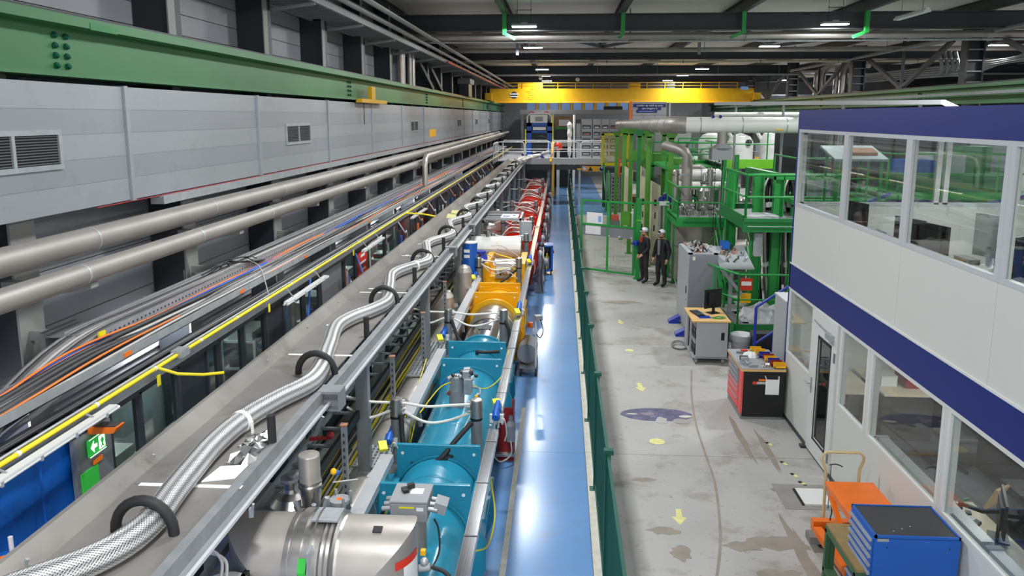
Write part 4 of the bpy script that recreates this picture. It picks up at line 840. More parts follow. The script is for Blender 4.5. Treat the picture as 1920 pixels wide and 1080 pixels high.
# ---- near stainless vessels
t = Thing('cross_vessel', 'large shiny stainless vessel with clamp rings bending down at both ends', 'vessel', (-1.75, 5.35, 1.0))
yc, zc, R_ = 5.42, 1.8, .345
def mitre(m, xa, xb, zb):
    """pipe along x from xa, turning straight down at xb to height zb"""
    n = 40; s = 1 if xb > xa else -1; A = [2 * pi * i / n for i in range(n)]
    k = m.add([(xa, yc + R_ * sin(a), zc + R_ * cos(a)) for a in A]); k1 = m.add([(xb + s * R_ * cos(a), yc + R_ * sin(a), zc + R_ * cos(a)) for a in A])
    k2 = m.add([(xb + s * R_ * cos(a), yc + R_ * sin(a), zc + R_ * cos(a)) for a in A]); k3 = m.add([(xb + s * R_ * cos(a), yc + R_ * sin(a), zb) for a in A])
    for i in range(n): j = (i + 1) % n; m.face((k + i, k + j, k1 + j, k1 + i), True); m.face((k2 + i, k2 + j, k3 + j, k3 + i), True)
    return m
def arc(m, a0, a1, z0, z1):
    A = [radians(a0 + (a1 - a0) * i / 10) for i in range(11)]
    k = m.add([(-1.42 + .348 * cos(a), yc - .348 * sin(a), z) for z in (z0, z1) for a in A])
    for i in range(10): m.face((k + i, k + i + 1, k + 12 + i, k + 11 + i), True)
    return m
t.part('right_elbow', mitre(MB('stainless_dull'), -1.62, -1.42, .6)); t.part('left_elbow', mitre(MB('stainless_dull'), -1.98, -2.18, .6))
t.part('clamp_rings', MB('stainless').lathe((-2.02, yc, zc), (1, 0, 0), [(0, .345), (0, .375), (.035, .375), (.035, .36), (.06, .36), (.06, .385), (.13, .385), (.13, .36), (.2, .36), (.2, .4), (.215, .4), (.215, .365), (.26, .365), (.28, .38), (.3, .365), (.32, .38), (.34, .365), (.36, .375), (.38, .35), (.4, .345)], 44))
t.part('strap_bracket', MB('galv').box(-1.86, -1.66, yc - .1, yc + .1, zc + .37, zc + .385).box(-1.8, -1.785, yc - .42, yc - .3, zc - .3, zc + .3)); t.part('green_sticker', MB('green_label').box(-1.88, -1.82, yc - .389, yc - .386, zc + .02, zc + .12)); t.part('green_sticker', MB('green_label').obox((-1.86, yc - .355, zc + .16), (.06, .003, .11), 0, -.45))
t.part('port_mark', MB('black').obox((-1.35, yc - .11, zc + .334), (.07, .06, .006), 0, .3)); t.part('red_band', arc(MB('red'), 2, 48, 1.885, 1.95)); t.part('white_label', arc(MB('paper'), 2, 36, 1.3, 1.885)); t.part('label_print', MB('black').obox((-1.115, yc - .185, 1.73), (.05, .004, .012), 1.0).obox((-1.115, yc - .185, 1.77), (.05, .004, .012), 1.0).obox((-1.1, yc - .165, 1.75), (.012, .004, .05), 1.0)); t.part('dimple', MB('stainless_dull').ball((-2.36, yc - .25, zc + .02), .03, 8))
t.part('side_valve', MB('galv').cyl((-1.08, yc + .05, 1.72), (-.98, yc + .05, 1.74), .03).ball((-1.03, yc + .05, 1.78), .035, 8)); t.part('yellow_cap', MB('yellow').box(-1.07, -1.03, yc + .1, yc + .14, 1.8, 1.84)); t.part('hose_loop', MB('rubber').tube(spline([(-.97, yc + .05, 1.74), (-.85, yc, 1.72), (-.77, yc - .08, 1.62), (-.8, yc - .16, 1.52), (-.92, yc - .16, 1.5), (-1.05, yc - .1, 1.52)], 6), .018, 7))
t = Thing('round_vessel', 'tall stainless vessel with a domed shoulder behind the cross vessel', 'vessel', (-2.35, 6.15, 0))
t.part('shell', MB('stainless_dull').lathe((-2.35, 6.15, 0), (0, 0, 1), [(0, .5), (1.46, .5), (1.56, .47), (1.61, .36)], 40)); t.part('neck', MB('stainless').lathe((-2.3, 6.1, 1.61), (0, 0, 1), [(0, .21), (.22, .2), (.3, .18), (.36, .13), (.4, .07), (.43, .06), (.5, .06)], 32)); t.part('top_flange', MB('galv').cyl((-2.3, 6.1, 2.11), (-2.3, 6.1, 2.14), .085, n=8)); t.part('clamp_wire', MB('steel_grey').tube([(-2.35 + .49 * cos(a), 6.15 + .49 * sin(a), 1.54) for a in [2 * pi * k / 30 for k in range(31)]], .008, 5))
t = Thing('dark_drum', 'dull dark steel drum under the walkway edge left of the domed vessel', 'vessel', (-2.75, 6.3, 0)); t.part('shell', MB('steel_grey').lathe((-2.75, 6.35, 0), (0, 0, 1), [(0, .45), (1.6, .45), (1.75, .4), (1.8, .2), (1.82, 0)], 36)); t.part('blue_drum', MB('blue_machine').cyl((-2.55, 5.6, 0), (-2.55, 5.6, 1.2), .2, n=24))
t = Thing('slim_cylinder', 'slim upright steel cylinder with a clamp ring beside the domed vessel', 'cylinder', (-2.1, 6.0, 1.5))
t.part('barrel', MB('stainless_dull').lathe((-2.1, 6.02, 2.16), (0, 0, 1), [(0, .09), (.22, .09), (.23, .085), (.235, 0)], 24)); t.part('clamp', MB('stainless').lathe((-2.1, 6.02, 2.1), (0, 0, 1), [(0, .085), (0, .1), (.02, .1), (.03, .09), (.045, .1), (.06, .1), (.06, .085)], 24)); t.part('lower_barrel', MB('stainless').lathe((-2.1, 6.02, 1.5), (0, 0, 1), [(0, .04), (.4, .04), (.44, .08), (.6, .085)], 24))
for k in range(5): t.part('fitting', MB('galv').cyl((-2.1 + .1 * cos(k * 1.3), 6.02 + .1 * sin(k * 1.3), 1.88), (-2.1 + .14 * cos(k * 1.3), 6.02 + .14 * sin(k * 1.3), 2.0), .02, n=7))
t.part('side_port', MB('galv').cyl((-2.26, 6.1, 2.0), (-2.26, 6.1, 2.16), .04).cyl((-2.26, 6.1, 2.16), (-2.26, 6.1, 2.18), .06, n=8)); t.part('gauge', MB('yellow').ball((-1.95, 6.2, 2.15), .03, 8).mat('blue').ball((-1.93, 6.24, 2.12), .025, 8)); t.part('probe', MB('pale_cable').cyl((-1.96, 6.2, 2.05), (-1.75, 6.25, 2.06), .007))
t = Thing('capped_port', 'small upright port with an orange sticker on its flange by the wall-side duct', 'port', (-1.92, 6.25, 1.3)); t.part('tube', MB('stainless_dull').cyl((-1.92, 6.25, 1.3), (-1.92, 6.25, 1.84), .055, n=18)); t.part('flange', MB('galv').cyl((-1.92, 6.25, 1.84), (-1.92, 6.25, 1.87), .09, n=20)); t.part('sticker', MB('orange').obox((-1.92, 6.25, 1.872), (.05, .04, .003), .2))
for k in range(4): t.part('clamp_screw', MB('galv').cyl((-1.92 + .1 * cos(1.57 * k + .6), 6.25 + .1 * sin(1.57 * k + .6), 1.8), (-1.92 + .1 * cos(1.57 * k + .6), 6.25 + .1 * sin(1.57 * k + .6), 1.92), .014, n=6))
t = Thing('white_can', 'pale capped can with two white leads at the near end below the walkway', 'can', (-2.37, 4.85, 1.2)); t.part('body', MB('plastic_grey').cyl((-2.37, 4.9, 1.2), (-2.37, 4.9, 1.88), .16, n=28)); t.part('lid', MB('frame_white').cyl((-2.37, 4.9, 1.88), (-2.37, 4.9, 1.9), .165, n=28)); t.part('blue_disc', MB('blue').cyl((-2.3, 4.83, 1.9), (-2.3, 4.83, 1.903), .025, n=12)); t.part('label', MB('paper').obox((-2.34, 4.95, 1.902), (.09, .03, .003)))
for k in range(2): t.part('lead', MB('hose_white').tube(spline([(-2.4 + .04 * k, 4.9, 1.9), (-2.4 + .03 * k, 4.95, 2.05), (-2.5, 5.0, 2.1 - .02 * k), (-2.62 + .02 * k, 5.05, 1.98)], 5), .012, 7))
t = Thing('edge_clamp', 'small steel clamp on the walkway edge above the pale can', 'clamp', (-2.16, 4.95, 2.41)); t.part('body', MB('galv_dull').obox((-2.16, 4.95, 2.44), (.03, .05, .06), .3)); t.part('screw', MB('galv').cyl((-2.15, 4.94, 2.45), (-2.13, 4.92, 2.52), .009))
t = Thing('pipe_clamp', 'dark red handled clamp under the walkway joint', 'clamp', (-2.35, 7.3, 2.0)); t.part('handle', MB('red_dark').bar((-2.5, 7.2, 2.0), (-2.32, 7.25, 2.0), .03)); t.part('head', MB('red_dark').ball((-2.3, 7.26, 2.02), .04, 8)); t.part('bar', MB('galv').bar((-2.45, 7.3, 2.06), (-2.38, 7.3, 2.2), .03))
# ---- between the magnets and the walkway, further along
t = Thing('pale_vessel', 'white topped cross-lying vessel over the string past the yellow magnet', 'vessel', (-1.7, 20, 1.3))
t.part('shell', MB('stainless_dull').cyl((-2.35, 20, 1.72), (-1.02, 20, 1.72), .36, n=36)); t.part('white_cover', MB('insul_white').ext([(20 + .372 * cos(a), 1.72 + .372 * sin(a)) for a in [.25 + (pi - .5) * k / 16 for k in range(17)]], 'x', -2.33, -1.04)); t.part('left_cap', MB('insul_white').ball((-2.36, 20, 1.75), .3, 16)); t.part('support', MB('steel_grey').box(-1.8, -1.6, 19.9, 20.1, 0, 1.4)); t.part('neck', MB('stainless_bright').cyl((-1.9, 20, 2.0), (-1.9, 20, 2.25), .08).cyl((-1.9, 20, 2.2), (-1.9, 20, 2.24), .12))
t = Thing('grey_cabinet_box', 'small light grey wall box on a post behind the pale vessel', 'box', (-.95, 21.4, 0)); t.part('post', MB('steel_grey').box(-.98, -.92, 21.5, 21.56, 0, 1.9)); t.part('box', MB('cabinet_grey').box(-1.1, -.8, 21.4, 21.6, 1.75, 2.3), bevel=.01)
t = Thing('blue_barrel', 'bright blue leaning barrel with white labels beside the walkway', 'barrel', (-2.05, 17.2, 0)); t.part('body', MB('blue').cyl((-2.12, 17.2, 1.0), (-2.05, 17.3, 2.36), .17, n=24)); t.part('rim', MB('frame_white').cyl((-2.05, 17.3, 2.36), (-2.05, 17.3, 2.38), .175, n=24))
for z in (2.2, 2.08): t.part('label', MB('paper').obox((-2.1, 17.09, z), (.13, .01, .07), -.1))
t.part('stand', MB('steel_grey').box(-2.25, -1.95, 17.1, 17.4, 0, 1.0))
t = Thing('blue_valve', 'small bright blue valve wheel cluster beside the blue barrel', 'valve', (-1.92, 18.0, 1.3)); t.part('wheel', MB('blue_stair').cyl((-1.9, 18, 2.0), (-1.9, 18, 2.05), .14, n=16)); t.part('wheel', MB('blue_stair').cyl((-1.85, 18, 1.85), (-1.8, 17.9, 1.9), .1, n=12)); t.part('stem', MB('steel_grey').cyl((-1.9, 18, 0), (-1.9, 18, 2.0), .03))
for i, (x, y, h, r) in enumerate(((-2.45, 15.2, 1.75, .3), (-2.02, 16.0, 2.1, .15), (-2.35, 18.6, 1.9, .28), (-2.3, 24, 1.9, .3), (-2.35, 27, 2.0, .26))):
    t = Thing('side_vessel', f'{ORD[i]} upright beige-grey steel vessel beside the walkway, from the near end', 'vessel', (x, y, 0)); t.part('shell', MB('stainless_dull').lathe((x, y, 0), (0, 0, 1), [(0, r), (h - .15, r), (h - .05, r * .8), (h, r * .3), (h, 0)], 28)); t.part('band', MB('stainless').cyl((x, y, h * .6), (x, y, h * .6 + .04), r * 1.03, n=28))
t = Thing('work_table', 'bright steel-framed table with instruments beyond the pale vessel', 'table', (-1.9, 21.8, 0))
t.part('frame', MB('galv').box(-2.45, -1.1, 21.6, 21.66, 2.3, 2.36).box(-2.45, -1.1, 23.2, 23.26, 2.3, 2.36).box(-2.45, -2.39, 21.6, 23.26, 2.3, 2.36).box(-1.16, -1.1, 21.6, 23.26, 2.3, 2.36)); t.part('shelf', MB('steel_grey').box(-2.42, -1.5, 22.0, 22.3, 2.3, 2.33).box(-2.42, -1.5, 22.6, 22.9, 2.3, 2.33)); 
for x in (-2.42, -1.13):
    for y in (21.63, 23.23): t.part('leg', MB('galv').box(x - .03, x + .03, y - .03, y + .03, 0, 2.3))
t.part('paper', MB('paper').box(-1.7, -1.2, 21.7, 22.5, 2.36, 2.37)); t.part('drawing', MB('blue_machine').box(-1.65, -1.45, 21.9, 22.1, 2.371, 2.374).box(-1.38, -1.3, 22.1, 22.3, 2.371, 2.374))
t = Thing('white_tray', 'white tray on a beige box standing on the yellow magnet', 'tray', (-1.3, 18.3, 1.5)); t.part('box', MB('tan').box(-1.55, -1.05, 18.2, 18.7, 1.5, 1.68)); t.part('tray', MB('paper').box(-1.6, -1.0, 18.1, 18.75, 1.68, 1.73)); t.part('clamp_unit', MB('galv').box(-1.5, -1.15, 17.5, 17.9, 1.5, 1.7)); 
for k in range(5): t.part('fitting', MB(('galv', 'steel_dark', 'copper')[k % 3]).cyl((-1.45 + .08 * k, 17.45, 1.6), (-1.42 + .08 * k, 17.3, 1.68), .03, n=8))
for k in range(8):
    y = 16.9 + .4 * k; hose([(-1.75 + .1 * (k % 3), y, 1.95), (-1.5, y + .1, 1.7 + .04 * k), (-1.2 + .1 * (k % 2), y + .2, 1.75), (-.95, y + .1, 1.6)], .01, ('pale_cable', 'cable_yellow', 'grey_cable')[k % 3], f'{ORD[k]} thin lead strung over the yellow magnet, from the near plates')
# clutter on the red magnets' aisle side
for k in range(14):
    y = 22.5 + 1.5 * k; t = Thing('pump_set', f'{ORD[k]} small purple-grey pump set on the aisle side of the red magnets', 'pump', (-.6, y, 0))
    t.part('base', MB('steel_grey').box(-.75, -.5, y, y + .5, 0, .3)); t.part('body', MB('purple_grey').lathe((-.62, y + .25, .3), (0, 0, 1), [(0, .12), (.4, .12), (.5, .08), (.8, .06), (.85, 0)], 12)); t.part('head', MB(('galv', 'steel_dark')[k % 2]).ball((-.6, y + .3, 1.15), .1, 8)); t.part('lead', MB(('black', 'hose_white', 'red_dark')[k % 3]).tube(spline([(-.6, y + .3, 1.2), (-.52, y + .2, 1.0), (-.56, y, .5), (-.5, y - .2, .1)], 4), .018, 6))
t = Thing('vacuum_cart', 'blue wheeled instrument cart standing on the aisle by the red magnets', 'cart', (-.55, 25.3, 0))
t.part('frame', MB('blue').box(-.3, -.24, 25.15, 25.9, .14, .98).box(-.86, -.8, 25.15, 25.9, .14, .98).box(-.86, -.24, 25.15, 25.9, .14, .2).box(-.86, -.24, 25.82, 25.9, .14, 1.0)); t.part('top_panel', MB('blue').box(-.86, -.24, 25.15, 25.9, .95, 1.0)); t.part('display', MB('paper').box(-.7, -.45, 25.3, 25.5, 1.0, 1.01)); t.part('pump', MB('cabinet_grey').cyl((-.6, 25.2, .45), (-.4, 25.2, .45), .14, n=16).box(-.72, -.36, 25.3, 25.8, .2, .6)); t.part('yellow_hose', MB('cable_yellow').cyl((-.45, 25.16, .2), (-.43, 25.14, .75), .025)); t.part('controls', MB('black').box(-.75, -.36, 25.2, 25.3, .78, .95).mat('frame_white').box(-.7, -.6, 25.19, 25.2, .82, .9)); t.part('handle', MB('coral').box(-.24, -.2, 25.4, 25.5, .7, .8))
for x in (-.8, -.3):
    for y in (25.25, 25.8): t.part('wheel', MB('rubber').cyl((x - .02, y, .07), (x + .02, y, .07), .07, n=14))
t = Thing('pump_trolley', 'grey pump trolley on castors beside the stainless sleeve', 'trolley', (-.62, 15.2, 0))
t.part('base_frame', MB('plastic_grey').box(-.8, -.45, 15.0, 15.9, .16, .2)); t.part('pump_body', MB('plastic_grey').cyl((-.65, 15.1, .45), (-.65, 15.8, .45), .2, n=20)); t.part('mast', MB('frame_white').cyl((-.47, 15.05, .2), (-.47, 15.05, 1.25), .02)); t.part('head', MB('plastic_grey').obox((-.42, 15.05, 1.22), (.14, .14, .1), .3)); t.part('cable', MB('black').tube(spline([(-.38, 15.0, 1.2), (-.32, 14.9, 1.0), (-.38, 14.9, .85), (-.46, 15.0, .9)], 5), .012, 6)); t.part('red_cap', MB('orange').cyl((-.62, 15.85, .8), (-.62, 15.85, .9), .06))
for x in (-.78, -.47):
    for y in (15.05, 15.85): t.part('wheel', MB('rubber').cyl((x - .02, y, .08), (x + .02, y, .08), .08, n=14))
t = Thing('extinguisher_stand', 'dark red box with a grey flask standing beside the teal magnet', 'box', (-.8, 11.4, 0)); t.part('box', MB('red_dark').box(-.92, -.68, 11.1, 11.5, 0, .85)); t.part('flask', MB('plastic_grey').lathe((-.72, 11.05, .35), (0, 0, 1), [(0, .07), (.25, .08), (.32, .03), (.4, .03)], 16)); t.part('bracket', MB('galv').box(-.95, -.66, 11.02, 11.1, .1, .14)); t.part('pipe', MB('pale_cable').tube(spline([(-.72, 11.0, .4), (-.7, 10.9, .2), (-.85, 10.8, .12), (-.95, 10.8, .2)], 4), .012, 6))
# ================================================================ FENCE, GATE
FX = .53
FY = [5.25 + 2.5 * k for k in range(24)]
t = Thing('mesh_fence', 'long dark green welded mesh fence beside the blue aisle', 'fence', (FX, 5, 0))
fence_mesh = None
for i, y in enumerate(FY):
    p = t.part('post', MB('green_fence').box(FX - .03, FX + .03, y - .03, y + .03, 0, 1.72)); sub(p, t.base, 'post_cap', MB('green_fence').box(FX - .045, FX + .055, y - .04, y + .04, 1.68, 1.73)); sub(p, t.base, 'foot_plate', MB('green_fence').box(FX - .08, FX + .05, y - .07, y + .07, .0, .02))
    if i == len(FY) - 1: break
    if fence_mesh is None:
        m = MB('green_fence')
        for k in range(48): m.bar((FX, y + .06 + .05 * k, .1), (FX, y + .06 + .05 * k, 1.66), .007)
        for k in range(33): m.bar((FX + .004, y + .03, .1 + .0485 * k), (FX + .004, y + 2.47, .1 + .0485 * k), .006)
        fence_mesh = t.part('wire_panel', m, stuff=True)
        fr = t.part('panel_frame', MB('green_fence').box(FX - .015, FX + .015, y + .03, y + 2.47, 1.64, 1.68).box(FX - .015, FX + .015, y + .03, y + 2.47, .08, .12).box(FX - .012, FX + .012, y + .04, y + .07, .1, 1.66).box(FX - .012, FX + .012, y + 2.43, y + 2.46, .1, 1.66))
    else:
        for o in (fence_mesh, fr): c = o.copy(); COL.objects.link(c); c.parent = t.o; c.location = (0, y - FY[0], 0)
t = Thing('gate', 'green framed wire gate with a grey kick band and pinned sheets', 'gate', (.8, 26, 0))
ga, gb = Vector((.72, 26.1, 0)), Vector((2.42, 25.05, 0)); gd = (gb - ga)
def gp(u, z): q = ga + gd * u; return (q.x, q.y, z)
for u in (0, .5, .985): t.part('stile', MB('green').bar(gp(u, .05), gp(u, 2.45), .07))
for z in (.08, 1.62, 2.42): t.part('rail', MB('green').bar(gp(0, z), gp(1, z), .06))
t.part('kick_band', MB('cabinet_side').bar(gp(0, 1.42), gp(.97, 1.42), .03, .34)); t.part('sheet', MB('paper').bar(gp(.08, 1.44), gp(.37, 1.44), .035, .3)); t.part('sheet', MB('paper').bar(gp(.1, 1.84), gp(.4, 1.84), .02, .36)); t.part('blue_print', MB('window_blue').bar(gp(.32, 1.82), gp(.38, 1.82), .024, .2)); t.part('green_plate', MB('green_moss').bar(gp(.74, 1.92), gp(.9, 1.92), .02, .46)); t.part('latch', MB('frame_white').bar(gp(.92, 2.12), gp(.97, 2.12), .04, .05))
for k, u in enumerate((.52, .72, .94)): t.part('white_fixing', MB('white').bar(gp(u - .02, 1.29), gp(u + .02, 1.29), .04, .03))
m = MB('green')
for k in range(34): m.bar(gp(.02 + .0285 * k, .1), gp(.02 + .0285 * k, 1.25), .004); m.bar(gp(.02 + .0285 * k, 1.65), gp(.02 + .0285 * k, 2.4), .004)
t.part('wires', m, stuff=True)
t = Thing('gate_portal', 'green steel portal frame standing around the two people', 'frame', (2.5, 24.6, 0))
for x, y, w in ((2.5, 24.75, .16), (3.6, 24.3, .14)): t.part('post', MB('green').box(x - w / 2, x + w / 2, y - .05, y + .05, 0, 2.62)); t.part('base_plate', MB('green').box(x - .13, x + .13, y - .1, y + .1, 0, .02))
t.part('top_rail', MB('green').bar((2.4, 24.78, 2.5), (3.65, 24.3, 2.5), .06)); t.part('light_box', MB('frame_white').box(3.1, 3.4, 24.4, 24.5, 2.44, 2.56)); t.part('post_strip', MB('green_lime').box(2.42, 2.58, 24.69, 24.7, 1.9, 1.94)); t.part('hanging_rail', MB('green').box(3.28, 3.34, 24.5, 24.56, 0, 2.5))

# ================================================================ PEOPLE
def person(name, label, base, face, arms, scarf, height=1.74, lean=0):
    """one continuous body grown over a skeleton, then clothed by height; face = heading of the chest in radians (0 = +y)"""
    s = height / 1.74; bx, by, _ = base
    J = {'pelvis': (0, 0, .93), 'spine': (0, .01, 1.1), 'chest': (0, .02, 1.3), 'neck': (0, .0, 1.46), 'throat': (0, .02, 1.53)}
    R = {'pelvis': (.16, .12), 'spine': (.15, .11), 'chest': (.185, .125), 'neck': (.075, .075), 'throat': (.055, .055)}
    Ed = [('pelvis', 'spine'), ('spine', 'chest'), ('chest', 'neck'), ('neck', 'throat')]
    for sd, nm in ((-1, 'l'), (1, 'r')):
        J.update({nm + 'hip': (.095 * sd, 0, .86), nm + 'knee': (.115 * sd, .015, .48), nm + 'shin': (.12 * sd, -.01, .3), nm + 'ank': (.125 * sd, -.02, .09), nm + 'toe': (.15 * sd, .15, .04), nm + 'sho': (.17 * sd, .0, 1.41)})
        R.update({nm + 'hip': (.1, .105), nm + 'knee': (.07, .075), nm + 'shin': (.062, .065), nm + 'ank': (.058, .062), nm + 'toe': (.045, .035), nm + 'sho': (.075, .08)})
        Ed += [('pelvis', nm + 'hip'), (nm + 'hip', nm + 'knee'), (nm + 'knee', nm + 'shin'), (nm + 'shin', nm + 'ank'), (nm + 'ank', nm + 'toe'), ('chest', nm + 'sho')]
        el, wr = arms[nm]
        J.update({nm + 'el': el, nm + 'wr': wr}); R.update({nm + 'el': (.058, .058), nm + 'wr': (.042, .042)}); Ed += [(nm + 'sho', nm + 'el'), (nm + 'el', nm + 'wr')]
    keys = list(J); me = bpy.data.meshes.new('body'); me.from_pydata([Vector(J[k]) * s for k in keys], [(keys.index(a), keys.index(b)) for a, b in Ed], [])
    o = bpy.data.objects.new('body', me); COL.objects.link(o); sk = o.modifiers.new('skin', 'SKIN')
    for i, k in enumerate(keys): v = me.skin_vertices[0].data[i]; v.radius = (R[k][0] * s, R[k][1] * s); v.use_root = (k == 'pelvis')
    o.modifiers.new('sub', 'SUBSURF').levels = 2
    dg = bpy.context.evaluated_depsgraph_get(); me2 = bpy.data.meshes.new_from_object(o.evaluated_get(dg)); bpy.data.objects.remove(o)
    for n in ('jacket', 'trousers', 'black', 'skin'): me2.materials.append(MATS[n])
    for p in me2.polygons:
        c = p.center / s; p.use_smooth = True
        arm = min((Vector(c) - Vector(arms[n][1])).length for n in 'lr')
        p.material_index = 3 if c.z > 1.475 else 2 if c.z < .1 else 1 if c.z < .9 and arm > .1 else 0
    T = Thing(name, label, 'person', base); T.o.rotation_euler.z = face
    for v in me2.vertices: v.co.x *= 1.1; v.co.y *= 1.12
    b = bpy.data.objects.new('body', me2); COL.objects.link(b); b.parent = T.o
    Z0 = Vector((0, 0, 0)); hz = 1.635
    def P(nm, mb, lb=None): return add_part(T.o, Z0, nm, mb, lb)
    # head, turned a little further than the chest: jaw and skull, nose, eyes, mouth, ears
    hd = MB('skin'); hd.lathe((0, .02, 1.505 * s), (0, .0, 1), [(0, .02), (.02, .052), (.05, .066), (.1, .076), (.15, .08), (.19, .07), (.225, .045), (.24, 0)], 18)
    hd.v = [(x, (y - .02) * 1.18 + .02, z) for x, y, z in hd.v]
    hd.ext([(-.014, 1.6 * s), (.014, 1.6 * s), (.006, 1.645 * s), (-.006, 1.645 * s)], 'y', .1, .128)
    for sd in (-1, 1): hd.ball((.08 * sd, .02, 1.61 * s), .022, 8)
    hp = P('head', hd)
    e = MB('black')
    for sd in (-1, 1): e.ball((.03 * sd, .104, 1.637 * s), .009, 7)
    sub(hp, Z0, 'eyes', e); sub(hp, Z0, 'mouth', MB('scarf').box(-.022, .022, .1, .108, 1.566 * s, 1.574 * s)); sub(hp, Z0, 'beard', MB('hair').lathe((0, .045, 1.5 * s), (0, 0, 1), [(0, .02), (.02, .055), (.055, .062), (.065, .05)], 14)); sub(hp, Z0, 'hair', MB('hair').lathe((0, .0, 1.56 * s), (0, 0, 1), [(0, .06), (.04, .082), (.12, .088), (.14, .08)], 16))
    h = MB('helmet'); h.lathe((0, .015, 1.665 * s), (0, 0, 1), [(0, .118), (.0, .125), (.015, .118), (.05, .112), (.09, .088), (.115, .05), (.125, 0)], 22); h.ext([(-.08, .1), (.08, .1), (.05, .165), (-.05, .165)], 'z', 1.665 * s, 1.675 * s)
    hel = P('helmet', h); sub(hel, Z0, 'helmet_lamp', MB('black').box(-.03, .03, .115, .15, 1.7 * s, 1.74 * s)); sub(hel, Z0, 'helmet_band', MB('steel_dark').lathe((0, .015, 1.675 * s), (0, 0, 1), [(0, .121), (.02, .121)], 20)); P('chin_strap', MB('black').tube([(-.085, .04, 1.66 * s), (-.06, .06, 1.56 * s), (0, .09, 1.515 * s), (.06, .06, 1.56 * s), (.085, .04, 1.66 * s)], .006, 5))
    P('collar', MB('jacket').lathe((0, .0, 1.43 * s), (0, .1, 1), [(0, .1), (.05, .085), (.07, .08)], 16)); P('neck_scarf' if scarf else 'shirt_front', MB('scarf' if scarf else 'shirt_grey').ext([(-.045, 1.46), (.045, 1.46), (.03, 1.3 if scarf else 1.0), (-.03, 1.3 if scarf else 1.0)], 'y', .1, .155))
    for nm in 'lr':
        w = Vector(arms[nm][1]); d = (w - Vector(arms[nm][0])).normalized(); a, b2, _d = frame_of(d); hb = MB('skin')
        hb.obox(w + d * .05, (.05, .085, .085)); hand = P('hand', MB('skin').tube([w * s, w * s + d * .04, w * s + d * .09], [.034, .042, .034], 10))
        for f in range(4): q = w * s + d * .085 + a * (.024 * (f - 1.5)); sub(hand, Z0, 'finger', MB('skin').tube([q, q + d * (.04 - .004 * abs(f - 1.5)), q + d * (.068 - .006 * abs(f - 1.5)) + b2 * .018], [.0105, .0095, .008], 7))
        q = w * s + d * .03 + a * .036; sub(hand, Z0, 'thumb', MB('skin').tube([q, q + d * .03 + a * .02, q + d * .06 + a * .018 + b2 * .01], [.013, .011, .009], 7))
    return T
person('person', 'person in white helmet and red scarf, dark workwear, standing at the green gate post', (2.66, 24.25, 0), radians(112), {'l': ((-.26, .02, 1.13), (-.22, .2, .96)), 'r': ((.24, .0, 1.14), (.24, .08, .88))}, True, 1.72)
person('person', 'person in white helmet, open black jacket and grey shirt, hands at the sides', (3.13, 23.72, 0), radians(130), {'l': ((-.27, -.02, 1.13), (-.27, .06, .88)), 'r': ((.27, -.03, 1.13), (.28, .05, .87))}, False, 1.74)
t = Thing('latch_box', 'bright blue latch box on the gate post beside the first person', 'box', (2.42, 24.5, 1.15)); t.part('body', MB('blue_stair').lathe((2.42, 24.6, 1.12), (0, 0, 1), [(0, .07), (.03, .1), (.12, .1), (.16, .08), (.17, 0)], 16)); t.part('hinge', MB('steel_dark').box(2.44, 2.5, 24.58, 24.64, 1.16, 1.24))

# ================================================================ TWO-STOREY BOOTH
BX = 3.95; BE = 13.3; BR = 8.6
B = Thing('control_booth', 'two-storey white control booth with blue bands and long glazing', 'booth', (BX, BE, 0))
SY = [13.3, 11.1, 9.12, 7.1, 5.05, 3.0, 1.0, -1.0]
UB, UT, FLO = 3.72, 4.99, 2.72
for a, b in zip(SY, SY[1:]):
    B.part('wall_panel', MB('booth_white').box(BX, BX + .05, b + .003, a - .003, FLO, UB), bevel=.004)
    fr = B.part('window_frame', MB('frame_grey').box(BX - .005, BX + .06, b + .075, a - .075, UB, UB + .05).box(BX - .005, BX + .06, b + .075, a - .075, UT - .05, UT).box(BX - .005, BX + .06, a - .075, a - .001, UB, UT).box(BX - .005, BX + .06, b + .001, b + .075, UB, UT))
    sub(fr, B.base, 'glass_pane', MB('glass').box(BX + .025, BX + .031, b + .07, a - .07, UB + .04, UT - .04)); sub(fr, B.base, 'glazing_bead', MB('frame_white').box(BX + .032, BX + .06, b + .07, b + .09, UB + .05, UT - .05).box(BX + .032, BX + .06, a - .09, a - .075, UB + .05, UT - .05))
B.part('roof_band', MB('blue_booth').box(BX - .01, BX + .05, -1, BE + .02, UT, 5.3)); B.part('storey_band', MB('blue_booth').box(BX - .012, BX + .05, -1, BE + .02, 2.31, FLO)); B.part('band_trim', MB('frame_white').box(BX - .016, BX + .0, -1, BE + .02, FLO - .0, FLO + .025).box(BX - .014, BX, -1, BE, 2.285, 2.312))
B.part('corner_trim', MB('blue_booth').box(BX - .012, BX + .03, BE - .03, BE + .02, 0, 5.3)); B.part('roof_deck', MB('cabinet_grey').box(BX, BR, -1, BE, 5.22, 5.28)); B.part('storey_floor', MB('carpet').box(BX + .05, BR, -1, BE, 2.5, 2.72)); B.part('lower_ceiling', MB('booth_white').box(BX + .05, BR, -1, BE, 2.44, 2.49)); B.part('lower_carpet', MB('carpet').box(BX + .05, BR, -1, BE, .0, .02)); B.part('upper_ceiling', MB('booth_white').box(BX + .05, BR, -1, BE, 5.1, 5.2))
